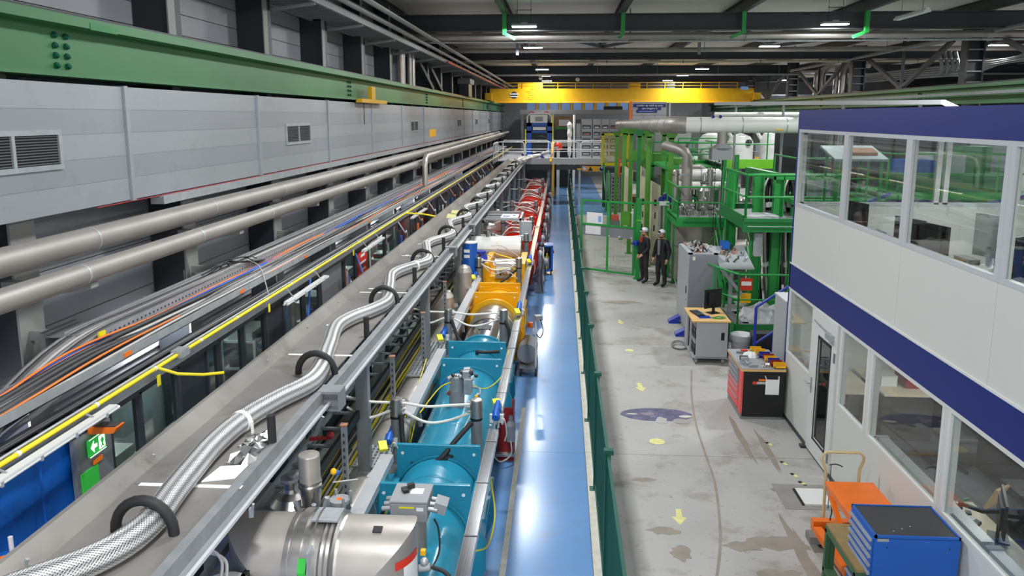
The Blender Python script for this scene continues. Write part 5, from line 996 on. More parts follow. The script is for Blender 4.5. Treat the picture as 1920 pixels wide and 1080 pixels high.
# far end wall: white below, glazed above; back wall
B.part('end_wall', MB('booth_white').box(BX + .05, BR, BE - .05, BE, 0, 3.74)); ef = B.part('end_window_frame', MB('frame_grey').box(BX, BR, BE - .06, BE, 4.9, 5.1).box(BX, BR, BE - .06, BE, 3.72, 3.78))
for x in (BX + .05, 6.2, 6.34, 8.5): sub(ef, B.base, 'mullion', MB('frame_white').box(x, x + .08, BE - .06, BE, 3.75, 5.0))
B.part('end_pane', MB('glass').box(BX + .1, BR - .1, BE - .035, BE - .03, 3.78, 4.92))
B.part('back_wall', MB('booth_white').box(BR, BR + .06, -1, BE, 0, 3.74)); B.part('back_pane', MB('glass').box(BR + .02, BR + .026, -1, BE, 3.74, 5.0))
for k in range(7): B.part('back_mullion', MB('frame_white').box(BR, BR + .06, -1 + 2.2 * k, -.92 + 2.2 * k, 3.74, 5.1))
# lower storey: windows and door
LS, LT = 1.16, 2.29
def lower(y0, y1, kind):
    if kind == 'W':
        B.part('wall_panel', MB('booth_white').box(BX, BX + .05, y0, y1, 0, LS))
        f = B.part('window_frame', MB('frame_white').box(BX - .006, BX + .05, y0 + .05, y1 - .05, LS, LS + .03).box(BX - .006, BX + .05, y0 + .05, y1 - .05, LT - .03, LT).box(BX - .006, BX + .05, y0, y0 + .05, LS, LT).box(BX - .006, BX + .05, y1 - .05, y1, LS, LT))
        sub(f, B.base, 'glass_pane', MB('glass').box(BX + .02, BX + .026, y0 + .04, y1 - .04, LS, LT)); sub(f, B.base, 'glazing_bead', MB('frame_white').box(BX + .03, BX + .08, y1 - .09, y1 - .05, LS + .03, LT - .03))
lower(11.95, 13.27, 'W'); lower(9.75, 10.75, 'W'); lower(7.78, 9.66, 'W'); lower(5.8, 7.7, 'W'); lower(3.6, 5.72, 'W'); lower(1.4, 3.55, 'W')
B.part('wall_panel', MB('booth_white').box(BX, BX + .05, 9.66, 9.75, 0, LT)); B.part('wall_panel', MB('booth_white').box(BX, BX + .05, 10.75, 10.8, 0, LT)); B.part('wall_panel', MB('booth_white').box(BX, BX + .05, 7.7, 7.78, 0, LT)); B.part('wall_panel', MB('booth_white').box(BX, BX + .05, 5.72, 5.8, 0, LT))
d = B.part('door', MB('frame_white').box(BX - .02, BX + .03, 10.85, 11.9, .03, .3).box(BX - .02, BX + .03, 10.85, 11.9, 1.9, 2.29).box(BX - .02, BX + .03, 10.85, 11.08, .3, 1.9).box(BX - .02, BX + .03, 11.6, 11.9, .3, 1.9))
sub(d, B.base, 'door_glass', MB('glass_door').box(BX + .0, BX + .006, 11.06, 11.62, .28, 1.92)); sub(d, B.base, 'glass_gasket', MB('black').box(BX - .024, BX - .02, 11.04, 11.08, .28, 1.92).box(BX - .024, BX - .02, 11.58, 11.62, .28, 1.92).box(BX - .024, BX - .02, 11.04, 11.62, .27, .31).box(BX - .024, BX - .02, 11.04, 11.62, 1.88, 1.93))
sub(d, B.base, 'door_handle', MB('galv').box(BX - .035, BX - .02, 11.77, 11.81, .95, 1.2).cyl((BX - .08, 11.79, 1.1), (BX - .02, 11.79, 1.1), .011).cyl((BX - .08, 11.79, 1.1), (BX - .08, 11.92, 1.1), .011)); sub(d, B.base, 'door_closer', MB('galv').box(BX - .09, BX - .02, 10.95, 11.15, 2.02, 2.1).bar((BX - .06, 11.05, 2.1), (BX - .05, 11.75, 2.13), .02)); sub(d, B.base, 'hinge', MB('steel_grey').box(BX - .04, BX - .02, 10.87, 10.91, 1.72, 1.86).box(BX - .04, BX - .02, 10.87, 10.91, .2, .34)); sub(d, B.base, 'paper_notice', MB('paper').box(BX + .012, BX + .014, 11.15, 11.4, 1.35, 1.72))
B.part('base_strip', MB('steel_dark').box(BX - .015, BX, -1, BE, 0, .06)); B.part('door_stop', MB('steel_dark').box(BX - .1, BX - .02, 11.85, 11.95, 0, .04)); B.part('wall_mark', MB('steel_grey').box(BX - .008, BX, 9.3, 9.33, .1, .5))
# fill lamps added inside both storeys so the rooms do not go black
for k, (y, z) in enumerate(((10.5, 2.42), (7, 2.42), (3, 2.42), (11, 5.08), (7, 5.08), (3, 5.08))):
    lamp_light(6.4, y, z - .03, 1.2, .3, 36 if z < 3 else 60)
    t = Thing('booth_fill_lamp', f'{ORD[k % 3]} added flat fill lamp from the far end on the {"lower" if z < 3 else "upper"} booth ceiling', 'lamp', (6.4, y, z)); t.part('housing', MB('frame_white').box(5.75, 7.05, y - .18, y + .18, z - .01, z + .02)); t.part('diffuser', MB('lamp_glow').box(5.8, 7.0, y - .15, y + .15, z - .02, z - .01))

# ---- upper room furniture
def desk(name, label, x0, x1, y0, y1, z, top, leg='steel_grey', floor=0):
    t = Thing(name, label, 'desk', ((x0 + x1) / 2, (y0 + y1) / 2, floor)); t.part('desktop', MB(top).box(x0, x1, y0, y1, z - .03, z), bevel=.004)
    for x in (x0 + .06, x1 - .06):
        for y in (y0 + .06, y1 - .06): t.part('leg', MB(leg).box(x - .025, x + .025, y - .025, y + .025, floor, z - .03))
    return t
def monitor(label, x, y, z, rz, w=.55, h=.34, m='screen', back='black'):
    t = Thing('monitor', label, 'monitor', (x, y, z)); t.o.rotation_euler.z = rz; Z0 = Vector((0, 0, 0))
    def P(nm, mb): return add_part(t.o, Z0, nm, mb)
    P('screen', MB(m).box(-w / 2 + .012, w / 2 - .012, -.026, -.024, .13, .1 + h)); P('casing', MB(back).box(-w / 2, w / 2, -.024, .0, .115, .115 + h).box(-w / 3, w / 3, 0, .03, .17, .05 + h)); P('stand', MB(back).box(-.03, .03, .0, .03, .02, .25)); P('foot', MB(back).box(-.12, .12, -.09, .1, 0, .015))
    return t
desk('window_desk', 'long pale desk along the upper booth windows', 4.05, 4.75, 3, 12.9, 3.46, 'desk_cream', floor=2.72); desk('side_table', 'wooden topped table near the front in the upper booth room', 5.1, 6.6, 5.4, 7.0, 3.5, 'wood', floor=2.72)
monitor('black monitor closest to the far corner on the upper window desk', 4.5, 12.0, 3.46, radians(100)); monitor('monitor behind the second upper window bar from the far corner', 4.45, 10.1, 3.46, radians(105)); monitor('monitor just past the second upper window bar', 4.5, 9.55, 3.46, radians(100)); monitor('tall slim monitor seen edge-on in the middle upper window', 5.0, 9.2, 3.46, radians(110), .5, .5, back='frame_grey'); monitor('large black monitor with cables on the upper window desk', 4.55, 8.0, 3.46, radians(35), .62, .42)
for k, (x, y, w, h) in enumerate(((4.3, 12.65, .12, .18), (4.25, 11.4, .15, .14), (4.25, 10.6, .15, .22), (4.2, 9.3, .12, .2), (4.2, 8.15, .12, .3), (4.2, 7.8, .1, .26))):
    t = Thing('desk_unit', f'{ORD[k]} small grey unit from the far corner on the upper window desk', 'unit', (x, y, 3.46)); t.part('case', MB('plastic_grey').box(x - w / 2, x + w / 2, y - .15, y + .15, 3.46, 3.46 + h)); t.part('front', MB('steel_dark').box(x - w / 2 - .004, x - w / 2, y - .12, y + .12, 3.48, 3.44 + h))
t = Thing('desk_trough', 'long low grey cable trough on the upper window desk', 'trough', (4.12, 9, 3.46)); t.part('trough', MB('plastic_grey').box(4.06, 4.14, 7.6, 12.8, 3.46, 3.62)); t.part('lid', MB('frame_grey').box(4.05, 4.15, 7.6, 12.8, 3.62, 3.63))
for k in range(4): solo('desk_paper', MB('paper').obox((4.4 + .1 * k, 8.4 + .35 * k, 3.466), (.21, .3, .004), .5 * k), f'{ORD[k]} loose white paper from the near side on the upper window desk', 'paper')
t = Thing('printer', 'big dark grey printer on a cabinet in the upper booth room', 'printer', (6.2, 8.6, 2.72)); t.part('cabinet', MB('charcoal').box(5.9, 6.6, 8.3, 9.0, 2.72, 3.4)); t.part('body', MB('charcoal').box(5.85, 6.65, 8.25, 9.05, 3.4, 3.85), bevel=.02); t.part('paper_tray', MB('black').box(5.6, 5.9, 8.4, 8.9, 3.6, 3.64)); t.part('top_panel', MB('steel_grey').box(5.95, 6.6, 8.4, 9.0, 3.85, 3.9))
def chair(label, x, y, z, m):
    t = Thing('office_chair', label, 'chair', (x, y, z)); t.part('seat', MB(m).box(x - .24, x + .24, y - .24, y + .24, z + .44, z + .52), bevel=.03); t.part('backrest', MB(m).obox((x + .24, y, z + .8), (.07, .44, .45)), bevel=.03); t.part('stem', MB('black').cyl((x, y, z + .08), (x, y, z + .44), .03))
    for k in range(5): t.part('foot', MB('black').bar((x, y, z + .09), (x + .28 * cos(k * 1.257), y + .28 * sin(k * 1.257), z + .04), .04)); t.part('wheel', MB('black').ball((x + .28 * cos(k * 1.257), y + .28 * sin(k * 1.257), z + .03), .03, 7))
chair('orange seated office chair in the upper booth room', 4.95, 7.3, 2.72, 'orange'); chair('black office chair beside the upper printer', 5.3, 9.6, 2.72, 'black'); chair('red seated office chair at the upper wooden table', 5.6, 7.4, 2.72, 'red')
# ---- lower room
desk('bench', 'cream topped workbench along the lower booth windows', 4.2, 4.85, 3.0, 8.75, .75, 'desk_cream'); desk('corner_bench', 'cream corner bench by the door window in the lower booth room', 4.3, 5.0, 11.95, 13.1, .9, 'desk_cream')
t = Thing('back_bench', 'cream side bench with white trays seen through the window beyond the door', 'desk', (5.6, 12.3, 0)); t.part('worktop', MB('desk_cream').box(5.1, 7.6, 11.9, 13.2, .87, .9)); t.part('cabinet', MB('charcoal').box(5.2, 6.0, 12.2, 13.1, 0, .87)); t.part('cabinet', MB('charcoal').box(6.2, 7.4, 12.2, 13.1, 0, .87))
for k in range(6): t = Thing('supply_box', f'{ORD[k]} small box from the window side on the bench in the far lower room', 'box', (5.2 + .35 * k, 12.5, .9)); x = 5.2 + .35 * k; t.part('box', MB(('paper', 'red_dark', 'blue', 'plastic_grey', 'paper', 'yellow')[k]).box(x, x + .25, 12.3 - .1 * (k % 2), 12.65, .9, 1.05 + .05 * (k % 3))); t.part('lid', MB('frame_white').box(x - .005, x + .255, 12.3 - .1 * (k % 2) - .005, 12.655, 1.05 + .05 * (k % 3), 1.07 + .05 * (k % 3)))
t = Thing('cable_trunking', 'long grey aluminium cable trunking standing along the lower workbench', 'trunking', (4.25, 7, .75))
for a, b in ((7.3, 9.85), (3, 7.2)): t.part('trunk_body', MB('alu').box(4.17, 4.3, a, b, .92, 1.07)); t.part('groove', MB('steel_grey').box(4.166, 4.17, a, b, .98, 1.0)); t.part('end_cap', MB('plastic_grey').box(4.16, 4.31, b - .05, b + .02, .88, 1.08)); t.part('foot', MB('alu').box(4.2, 4.3, a + .1, a + .3, .75, .92))
monitor('dark monitor standing alone above the far end of the cream bench', 4.8, 9.3, .76, radians(82), .55, .34, back='steel_grey'); monitor('big black monitor on an arm at the near end of the lower bench', 4.66, 7.85, .8, radians(66), .55, .38, back='black'); monitor('second big monitor beyond the black arm-mounted one', 4.98, 7.5, .76, radians(100), .62, .4, back='black')
t = Thing('jointed_stand', 'black jointed monitor arm clamped on the lower bench', 'arm', (4.5, 8.0, .75)); t.part('post', MB('black').cyl((4.45, 8.25, .75), (4.45, 8.25, 1.0), .025)); t.part('arm', MB('black').bar((4.45, 8.25, .98), (4.56, 8.0, 1.02), .035).bar((4.56, 8.0, 1.02), (4.62, 7.82, 1.12), .035))
t = Thing('red_partition', 'dark reddish desk partition with a grey frame in the lower booth room', 'partition', (5.8, 8.2, 0)); t.part('panel', MB('wood_old').box(5.5, 7.0, 8.2, 8.24, .1, 1.35)); t.part('frame', MB('plastic_grey').box(5.45, 7.05, 8.18, 8.26, 1.35, 1.42).box(5.45, 5.55, 8.18, 8.26, 0, 1.42)); 
solo('envelope', MB('cardboard').obox((5.0, 8.55, .92), (.26, .03, .3), .6, .4), 'brown paper envelope standing among the monitors on the lower bench', 'envelope')
solo('green_marker', MB('green').cyl((4.75, 8.75, .765), (4.83, 8.8, .765), .014), 'green marker pen lying on the cream bench', 'pen')
t = Thing('component_heap', 'jumble of small electronic parts and leads on the cream bench', 'parts', (4.6, 8.5, .75))
rr2 = random.Random(5)
for k in range(26): t.part('component', MB(('galv', 'black', 'white', 'steel_dark', 'green_cart')[k % 5]).obox((4.5 + rr2.uniform(-.1, .14), 8.45 + rr2.uniform(-.35, .35), .77 + rr2.uniform(0, .03)), (rr2.uniform(.03, .09), rr2.uniform(.02, .1), rr2.uniform(.015, .04)), rr2.uniform(0, 3)))
for k in range(4): t.part('lead', MB(('black', 'copper', 'white', 'black')[k]).tube(spline([(4.5 + rr2.uniform(-.1, .1), 8.2 + .15 * k + rr2.uniform(-.1, .1), .76 + .02 * (j % 2)) for j in range(5)], 4), .006, 5))
t = Thing('copper_coils', 'loose copper-coloured wire coils behind the lower window sill', 'wire', (4.08, 8.9, .75))
for k in range(5): t.part('coil', MB('copper').tube([(4.1 + .05 * cos(a), 8.5 + .15 * k + .07 * sin(a), .8 + .03 * k * .3) for a in [2 * pi * j / 14 for j in range(15)]], .005, 5))
t.part('shelf', MB('desk_cream').box(4.02, 4.16, 7.0, 9.7, .74, .78))
chair('black office chair standing on the lower room carpet', 6.0, 9.6, .02, 'black'); chair('dark office chair by the far lower bench', 5.9, 11.3, .02, 'charcoal')
t = Thing('wide_table', 'dark topped table across the middle of the lower booth room', 'table', (7.0, 10, 0)); t.part('top', MB('charcoal').box(6.2, 8.2, 9.9, 11.4, .72, .75)); t.part('side', MB('charcoal').box(6.25, 6.3, 10, 11.3, 0, .72)); t.part('side', MB('charcoal').box(8.1, 8.15, 10, 11.3, 0, .72)); t.part('papers', MB('paper').obox((6.6, 10.6, .76), (.5, .4, .006), .3))

# ================================================================ CABINETS AND TABLES ON THE CONCRETE
# blue drawer cabinet, nearest on the right
bx0, bx1, by0, by1, bz = 3.09, 3.9, 7.15, 7.78, 1.18
t = Thing('drawer_cabinet', 'blue steel drawer cabinet with a black mat top against the booth', 'cabinet', (3.5, 7.45, 0))
t.part('body', MB('blue').box(bx0, bx1, by0, by1, .06, bz - .02), bevel=.006); t.part('plinth', MB('black').box(bx0 + .04, bx1 - .04, by0 + .04, by1 - .04, 0, .06)); t.part('top_mat', MB('charcoal').box(bx0 + .025, bx1 - .025, by0 + .025, by1 - .025, bz - .03, bz - .006)); t.part('top_rim', MB('blue').box(bx0, bx1, by0, by0 + .02, bz - .03, bz).box(bx0, bx1, by1 - .02, by1, bz - .03, bz).box(bx0, bx0 + .02, by0, by1, bz - .03, bz).box(bx1 - .02, bx1, by0, by1, bz - .03, bz))
z = bz - .05
for k, h in enumerate((.09, .09, .09, .09, .14, .14, .19, .19)):
    dr = t.part('drawer', MB('blue').box(bx0 - .012, bx0, by0 + .03, by1 - .03, z - h + .008, z)); sub(dr, t.base, 'handle', MB('galv').box(bx0 - .035, bx0 - .012, by0 + .04, by1 - .04, z - .035, z - .012)); z -= h
t.part('name_plate', MB('galv').box(bx0 + .02, bx0 + .13, by0 - .004, by0, bz - .06, bz - .03))
for x in (bx0 + .12, bx1 - .1): t.part('screw_hole', MB('black').cyl((x, by0 - .002, bz - .12), (x, by0, bz - .12), .008, n=8))
for k in range(3): solo('white_speck', MB('paper').box(3.3 + .1 * k, 3.308 + .1 * k, 7.25 + .05 * (k % 3), 7.257 + .05 * (k % 3), bz - .006, bz - .001), f'{ORD[k]} tiny white scrap from the drawer side on the black mat', 'scrap')
# orange lift table
t = Thing('lift_table', 'orange hydraulic lift table with a bent tan push handle by the booth wall', 'lift table', (3.55, 8.7, 0))
t.part('tabletop', MB('orange').box(3.26, 3.83, 8.1, 9.05, .76, .81), bevel=.006); t.part('skirt', MB('orange').box(3.28, 3.81, 8.12, 9.03, .7, .76))
t.part('scissor_arm', MB('orange').bar((3.3, 8.2, .3), (3.3, 8.95, .68), .05).bar((3.78, 8.2, .3), (3.78, 8.95, .68), .05).bar((3.33, 8.95, .3), (3.33, 8.2, .68), .05).bar((3.75, 8.95, .3), (3.75, 8.2, .68), .05))
t.part('base_frame', MB('orange').bar((3.17, 8.95, .22), (3.22, 8.05, .22), .1, .08).bar((3.8, 9.05, .22), (3.8, 8.05, .22), .08, .08).box(3.14, 3.84, 9.0, 9.1, .16, .3).box(3.17, 3.84, 8.02, 8.1, .17, .27)); t.part('handle', MB('tan').tube([(3.3, 9.14, .2), (3.3, 9.16, .85), (3.29, 9.17, .93), (3.25, 9.18, 1.02), (3.25, 9.18, 1.08), (3.3, 9.18, 1.13), (3.7, 9.18, 1.13), (3.75, 9.18, 1.08), (3.75, 9.18, 1.02), (3.71, 9.17, .93), (3.7, 9.16, .85), (3.7, 9.14, .2)], .018, 10)); t.part('brake_lever', MB('steel_dark').tube(spline([(3.33, 9.14, .98), (3.38, 9.12, 1.0), (3.44, 9.12, .99), (3.48, 9.12, .97)], 4), .008, 6).cyl((3.35, 9.14, .4), (3.35, 9.14, .98), .005, n=5)); t.part('foot_pump', MB('steel_grey').box(3.05, 3.2, 8.82, 9.0, .1, .19).cyl((3.2, 8.9, .14), (3.4, 8.9, .2), .03)); t.part('hose', MB('black').tube(spline([(3.34, 9.08, .6), (3.36, 9.04, .45), (3.33, 9.0, .32)], 4), .008, 5))
for x in (3.22, 3.78):
    for y in (8.1, 8.98): t.part('wheel', MB('rubber').cyl((x - .025, y, .08), (x + .025, y, .08), .08, n=16))
# green framed bench beside it
t = Thing('shop_trolley', 'old wooden topped shop trolley with a dark green frame next to the blue cabinet', 'trolley', (3.1, 7.85, 0))
t.part('top', MB('wood_old').ext([(2.98, 7.25), (2.98, 8.15), (3.3, 8.15), (3.3, 7.25)], 'z', .72, .75)); t.part('frame', MB('green_cart').box(2.97, 3.02, 7.25, 8.15, .66, .72).box(3.02, 3.3, 8.1, 8.15, .66, .72).box(3.02, 3.3, 7.25, 7.3, .66, .72))
for x, y in ((2.995, 7.28), (2.995, 8.12), (3.05, 8.12)): t.part('leg', MB('green_cart').box(x - .025, x + .025, y - .025, y + .025, .1, .7))
t.part('shelf', MB('green_cart').box(2.97, 3.08, 7.25, 8.15, .2, .24))
for y in (7.3, 8.1): t.part('wheel', MB('rubber').cyl((2.98, y, .06), (3.02, y, .06), .06, n=14)); 
# black and red tool cabinet
x0, x1, y0, y1, zt = 3.15, 3.88, 13.0, 14.05, .92
t = Thing('tool_cabinet', 'black workshop cabinet with coral red drawers and a cluttered wooden top', 'cabinet', (3.5, 13.5, 0))
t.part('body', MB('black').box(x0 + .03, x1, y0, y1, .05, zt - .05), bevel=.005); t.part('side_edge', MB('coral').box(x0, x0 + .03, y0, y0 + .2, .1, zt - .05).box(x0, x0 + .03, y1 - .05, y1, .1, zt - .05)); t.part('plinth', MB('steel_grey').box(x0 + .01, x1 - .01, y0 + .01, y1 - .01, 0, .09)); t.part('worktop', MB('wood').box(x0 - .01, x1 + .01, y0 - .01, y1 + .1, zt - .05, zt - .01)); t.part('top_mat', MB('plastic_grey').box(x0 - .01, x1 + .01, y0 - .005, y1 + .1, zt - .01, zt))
z = zt - .08
for k, h in enumerate((.1, .1, .1, .1, .14, .18)):
    dr = t.part('drawer', MB('coral' if k > 2 else 'cabinet_side').box(x0 - .005, x0 + .03, y0 + .22, y1 - .07, z - h + .01, z)); sub(dr, t.base, 'handle', MB('galv').box(x0 - .02, x0 - .004, y0 + .25, y1 - .1, z - .025, z - .005)); z -= h
t.part('logo_strip', MB('paper').box(x0 + .2, x0 + .42, y0 - .004, y0, .645, .685)); t.part('logo_square', MB('red').box(x0 + .19, x0 + .26, y0 - .006, y0, .64, .69)); t.part('orange_sticker', MB('orange').box(x0 + .29, x0 + .41, y0 - .006, y0, .7, .735)); text_part(t.o, t.base, 'FACOM', (x0 + .34, y0 - .005, .665), .05, 'black', (pi / 2, 0, 0)); t.part('note_sheet', MB('paper').box(x0 + .41, x0 + .64, y0 - .008, y0, .46, .73)); t.part('tape_strip', MB('frame_white').box(x0 + .62, x0 + .64, y0 - .007, y0, .73, .79).obox((x0 + .41, y0 - .005, .76), (.015, .004, .08), 0, 0, -.4)); t.part('side_hook', MB('rubber').box(x1, x1 + .05, y0 + .1, y0 + .3, .5, .75))
BC = ('yellow', 'yellow', 'blue_stair', 'red_dark', 'yellow', 'blue_stair', 'red_dark', 'yellow')
for k, (c, y, x) in enumerate(((BC[0], 13.98, 3.62), (BC[1], 13.84, 3.66), (BC[2], 13.66, 3.7), (BC[3], 13.53, 3.74), (BC[4], 13.42, 3.74), (BC[5], 13.29, 3.77), (BC[6], 13.18, 3.78), (BC[7], 13.06, 3.8))):
    nm = {'yellow': 'yellow', 'blue_stair': 'blue', 'red_dark': 'red'}[c]
    t = Thing('storage_bin', f'{ORD[k]} small open storage bin from the far end on the tool cabinet, {nm}', 'bin', (x, y, zt)); t.part('tray', MB(c).box(x - .1, x + .1, y - .05, y + .06, zt, zt + .012).box(x - .1, x - .09, y - .05, y + .06, zt, zt + .07).box(x + .09, x + .1, y - .05, y + .06, zt, zt + .07).box(x - .1, x + .1, y + .05, y + .06, zt, zt + .09).box(x - .1, x + .1, y - .05, y - .04, zt, zt + .05)); t.part('contents', MB('galv').box(x - .08, x + .08, y - .035, y + .045, zt + .012, zt + .03))
def heap(label, name, x, y, z, r, m, n, cat, seed):
    t = Thing(name, label, cat, (x, y, z)); R_2 = random.Random(seed); mb = MB(m); k0 = []
    for i in range(9):
        for j in range(9):
            u, v = (i - 4) / 4, (j - 4) / 4; q = max(0, 1 - u * u - v * v); k0.append((x + u * r, y + v * r, z + (q * .5 + (q > 0) * R_2.uniform(0, .5)) * r * .7))
    k = mb.add(k0)
    for i in range(8):
        for j in range(8): q = k + i * 9 + j; mb.face((q, q + 9, q + 10, q + 1), False)
    t.part('cloth' if 'cloth' in label or 'rag' in label else 'pile', mb); return t
heap('crumpled white rag with red print on the tool cabinet top', 'rag', 3.46, 13.72, zt, .13, 'paper', 5, 'rag', 2); heap('crumpled grey foil piece at the near end of the tool cabinet top', 'foil_scrap', 3.62, 13.18, zt, .09, 'stainless_bright', 5, 'foil', 8)
solo('red_case', MB('red').obox((3.4, 13.95, zt + .025), (.1, .08, .05), .3), 'small red case at the far end of the tool cabinet top', 'case'); solo('grey_bar', MB('steel_grey').obox((3.38, 13.9, zt + .015), (.26, .05, .03), 0), 'short grey bar lying at the far end of the tool cabinet top', 'bar')
t = Thing('bench_vice', 'small steel bench vice on the drawer side of the tool cabinet top', 'vice', (3.26, 13.3, zt)); t.part('base', MB('galv').box(3.2, 3.32, 13.2, 13.42, zt, zt + .04)); t.part('jaw', MB('galv').box(3.19, 3.33, 13.28, 13.32, zt + .04, zt + .11)); t.part('jaw', MB('steel_dark').box(3.19, 3.33, 13.36, 13.4, zt + .04, zt + .11)); t.part('screw', MB('galv').cyl((3.26, 13.1, zt + .06), (3.26, 13.3, zt + .06), .014)); t.part('bar', MB('galv').bar((3.28, 13.08, zt + .03), (3.44, 13.12, zt + .03), .03))
# rolling computer desk
t = Thing('computer_desk', 'grey rolling cabinet desk with a wooden top holding a keyboard', 'desk', (3.2, 16.5, 0)); dx0, dx1, dy0, dy1 = 2.83, 3.57, 16.02, 17.15
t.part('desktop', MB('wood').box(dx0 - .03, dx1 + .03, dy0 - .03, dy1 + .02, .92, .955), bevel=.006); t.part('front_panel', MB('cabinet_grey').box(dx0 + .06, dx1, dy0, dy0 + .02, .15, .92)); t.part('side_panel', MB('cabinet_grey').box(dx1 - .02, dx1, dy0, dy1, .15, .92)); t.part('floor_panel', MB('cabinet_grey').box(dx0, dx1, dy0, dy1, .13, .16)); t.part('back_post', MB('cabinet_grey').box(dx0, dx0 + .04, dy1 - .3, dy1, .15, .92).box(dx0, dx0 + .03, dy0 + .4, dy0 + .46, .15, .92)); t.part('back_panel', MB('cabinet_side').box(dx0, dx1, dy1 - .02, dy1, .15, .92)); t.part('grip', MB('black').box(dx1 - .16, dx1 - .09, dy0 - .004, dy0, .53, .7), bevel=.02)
for k in range(6): t.part('equipment', MB(('black', 'steel_dark', 'galv')[k % 3]).box(dx0 + .05, dx1 - .08, dy0 + .1 + .0 * k, dy1 - .35, .18 + .12 * k, .27 + .12 * k))
for x in (dx0 + .08, dx1 - .1):
    for y in (dy0 + .08, dy1 - .1): t.part('castor', MB('plastic_grey').cyl((x - .02, y, .065), (x + .02, y, .065), .065, n=14).box(x - .03, x + .03, y - .03, y + .03, .1, .14))
monitor('black tilted monitor on the wooden rolling desk', 3.35, 16.7, .955, radians(-150), .46, .42); t = Thing('keyboard', 'black keyboard with a grey edge on the rolling desk', 'keyboard', (3.02, 16.62, .955)); t.part('base', MB('black').obox((3.0, 16.62, .967), (.18, .48, .02), .2)); t.part('keys', MB('steel_dark').obox((2.99, 16.62, .98), (.13, .42, .008), .2)); t.part('wrist_rest', MB('cabinet_grey').obox((3.1, 16.64, .967), (.04, .46, .02), .2))
solo('mouse_mat', MB('blue_stair').obox((3.1, 16.33, .957), (.26, .22, .004), .1), 'blue mouse mat in front of the keyboard', 'mat'); t = Thing('green_leads', 'green lead coil on the rolling desk under the monitor', 'leads', (3.35, 16.25, .955))
for k in range(4): t.part('loop', MB('green').tube([(3.36 + .12 * cos(a) + .02 * k, 16.25 + .08 * sin(a), .962 + .004 * k) for a in [2 * pi * j / 16 for j in range(17)]], .005, 5))
t = Thing('floor_cable', 'loose dark cable loop on the floor beside the rolling desk', 'cable', (2.72, 17.2, 0))
for k in range(3): t.part('loop', MB('steel_grey').tube([(2.74 + (.14 + .02 * k) * cos(a), 17.25 + (.2 + .02 * k) * sin(a), .015 + .01 * k + .05 * max(0, sin(a))) for a in [2 * pi * j / 18 for j in range(19)]], .01, 5))
# grey electrical cabinet, waste bin, folded panel unit
t = Thing('electrical_cabinet', 'tall light grey electrical cabinet with a wire-filled open top behind the desk', 'cabinet', (3.4, 19, 0)); cx0, cx1, cy0, cy1, ct = 3.08, 3.78, 18.5, 20.1, 1.93
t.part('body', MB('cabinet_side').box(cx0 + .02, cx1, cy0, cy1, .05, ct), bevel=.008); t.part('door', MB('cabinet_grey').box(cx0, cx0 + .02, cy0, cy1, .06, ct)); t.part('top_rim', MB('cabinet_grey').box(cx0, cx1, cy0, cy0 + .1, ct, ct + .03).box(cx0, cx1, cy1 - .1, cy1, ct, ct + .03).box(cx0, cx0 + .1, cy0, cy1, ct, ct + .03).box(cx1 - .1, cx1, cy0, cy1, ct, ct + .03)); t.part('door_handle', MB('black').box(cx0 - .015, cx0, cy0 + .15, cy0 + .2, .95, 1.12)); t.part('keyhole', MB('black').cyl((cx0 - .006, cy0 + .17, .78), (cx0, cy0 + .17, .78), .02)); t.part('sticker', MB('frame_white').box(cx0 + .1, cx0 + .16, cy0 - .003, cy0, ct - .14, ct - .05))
m = MB('copper'); r3 = random.Random(11)
for k in range(40): x, y = cx0 + r3.uniform(.15, .6), cy0 + r3.uniform(.2, 1.4); m.mat(('copper', 'black', 'galv', 'pale_cable')[k % 4]).bar((x, y, ct), (x + r3.uniform(-.15, .15), y + r3.uniform(-.2, .2), ct + r3.uniform(.03, .12)), .03)
t.part('wires', m, stuff=True); t.part('side_panel', MB('cabinet_grey').ext([(18.3, 1.62), (19.5, 1.95), (19.5, 1.98), (18.3, 1.65)], 'x', 3.8, 4.6)); t.part('panel_strut', MB('plastic_grey').bar((4.1, 18.5, 0), (4.1, 18.5, 1.68), .08).bar((3.85, 18.4, 1.6), (4.35, 18.4, 1.0), .08)); t.part('blue_box', MB('blue').box(4.0, 4.2, 19.2, 19.5, 1.95, 2.12))
m = MB('copper')
for k in range(24): x, y = 3.9 + r3.uniform(0, .6), 18.6 + r3.uniform(0, .9); m.mat(('copper', 'green_cart', 'galv')[k % 3]).bar((x, y, 1.72 + .27 * (y - 18.6)), (x + r3.uniform(-.1, .1), y + r3.uniform(-.1, .1), 1.82 + .27 * (y - 18.6)), .035)
t.part('loose_wires', m, stuff=True)
t = Thing('cabinet_feet', 'pair of blue floor jacks sticking out left of the electrical cabinet', 'jack', (2.9, 18.9, 0)); t.part('wedge', MB('blue_stair').ext([(2.78, .0), (2.78, .06), (3.05, .2), (3.05, 0)], 'y', 18.1, 18.35)); t.part('wedge', MB('blue_stair').ext([(2.78, .0), (2.78, .06), (3.05, .2), (3.05, 0)], 'y', 19.3, 19.55))
t = Thing('waste_bin', 'grey waste bin lined with a plastic bag behind the tool cabinet', 'bin', (3.88, 16.2, 0)); t.part('body', MB('plastic_grey').lathe((3.88, 16.2, 0), (0, 0, 1), [(0, 0), (0, .17), (.6, .22), (.6, .2)], 28)); t.part('bag', MB('cabinet_grey').lathe((3.88, 16.2, .5), (0, 0, 1), [(0, .222), (.08, .235), (.13, .24), (.14, .21), (.1, .12), (.09, 0)], 22)); t.part('rim', MB('frame_grey').cyl((3.88, 16.2, .6), (3.88, 16.2, .63), .235, n=28))
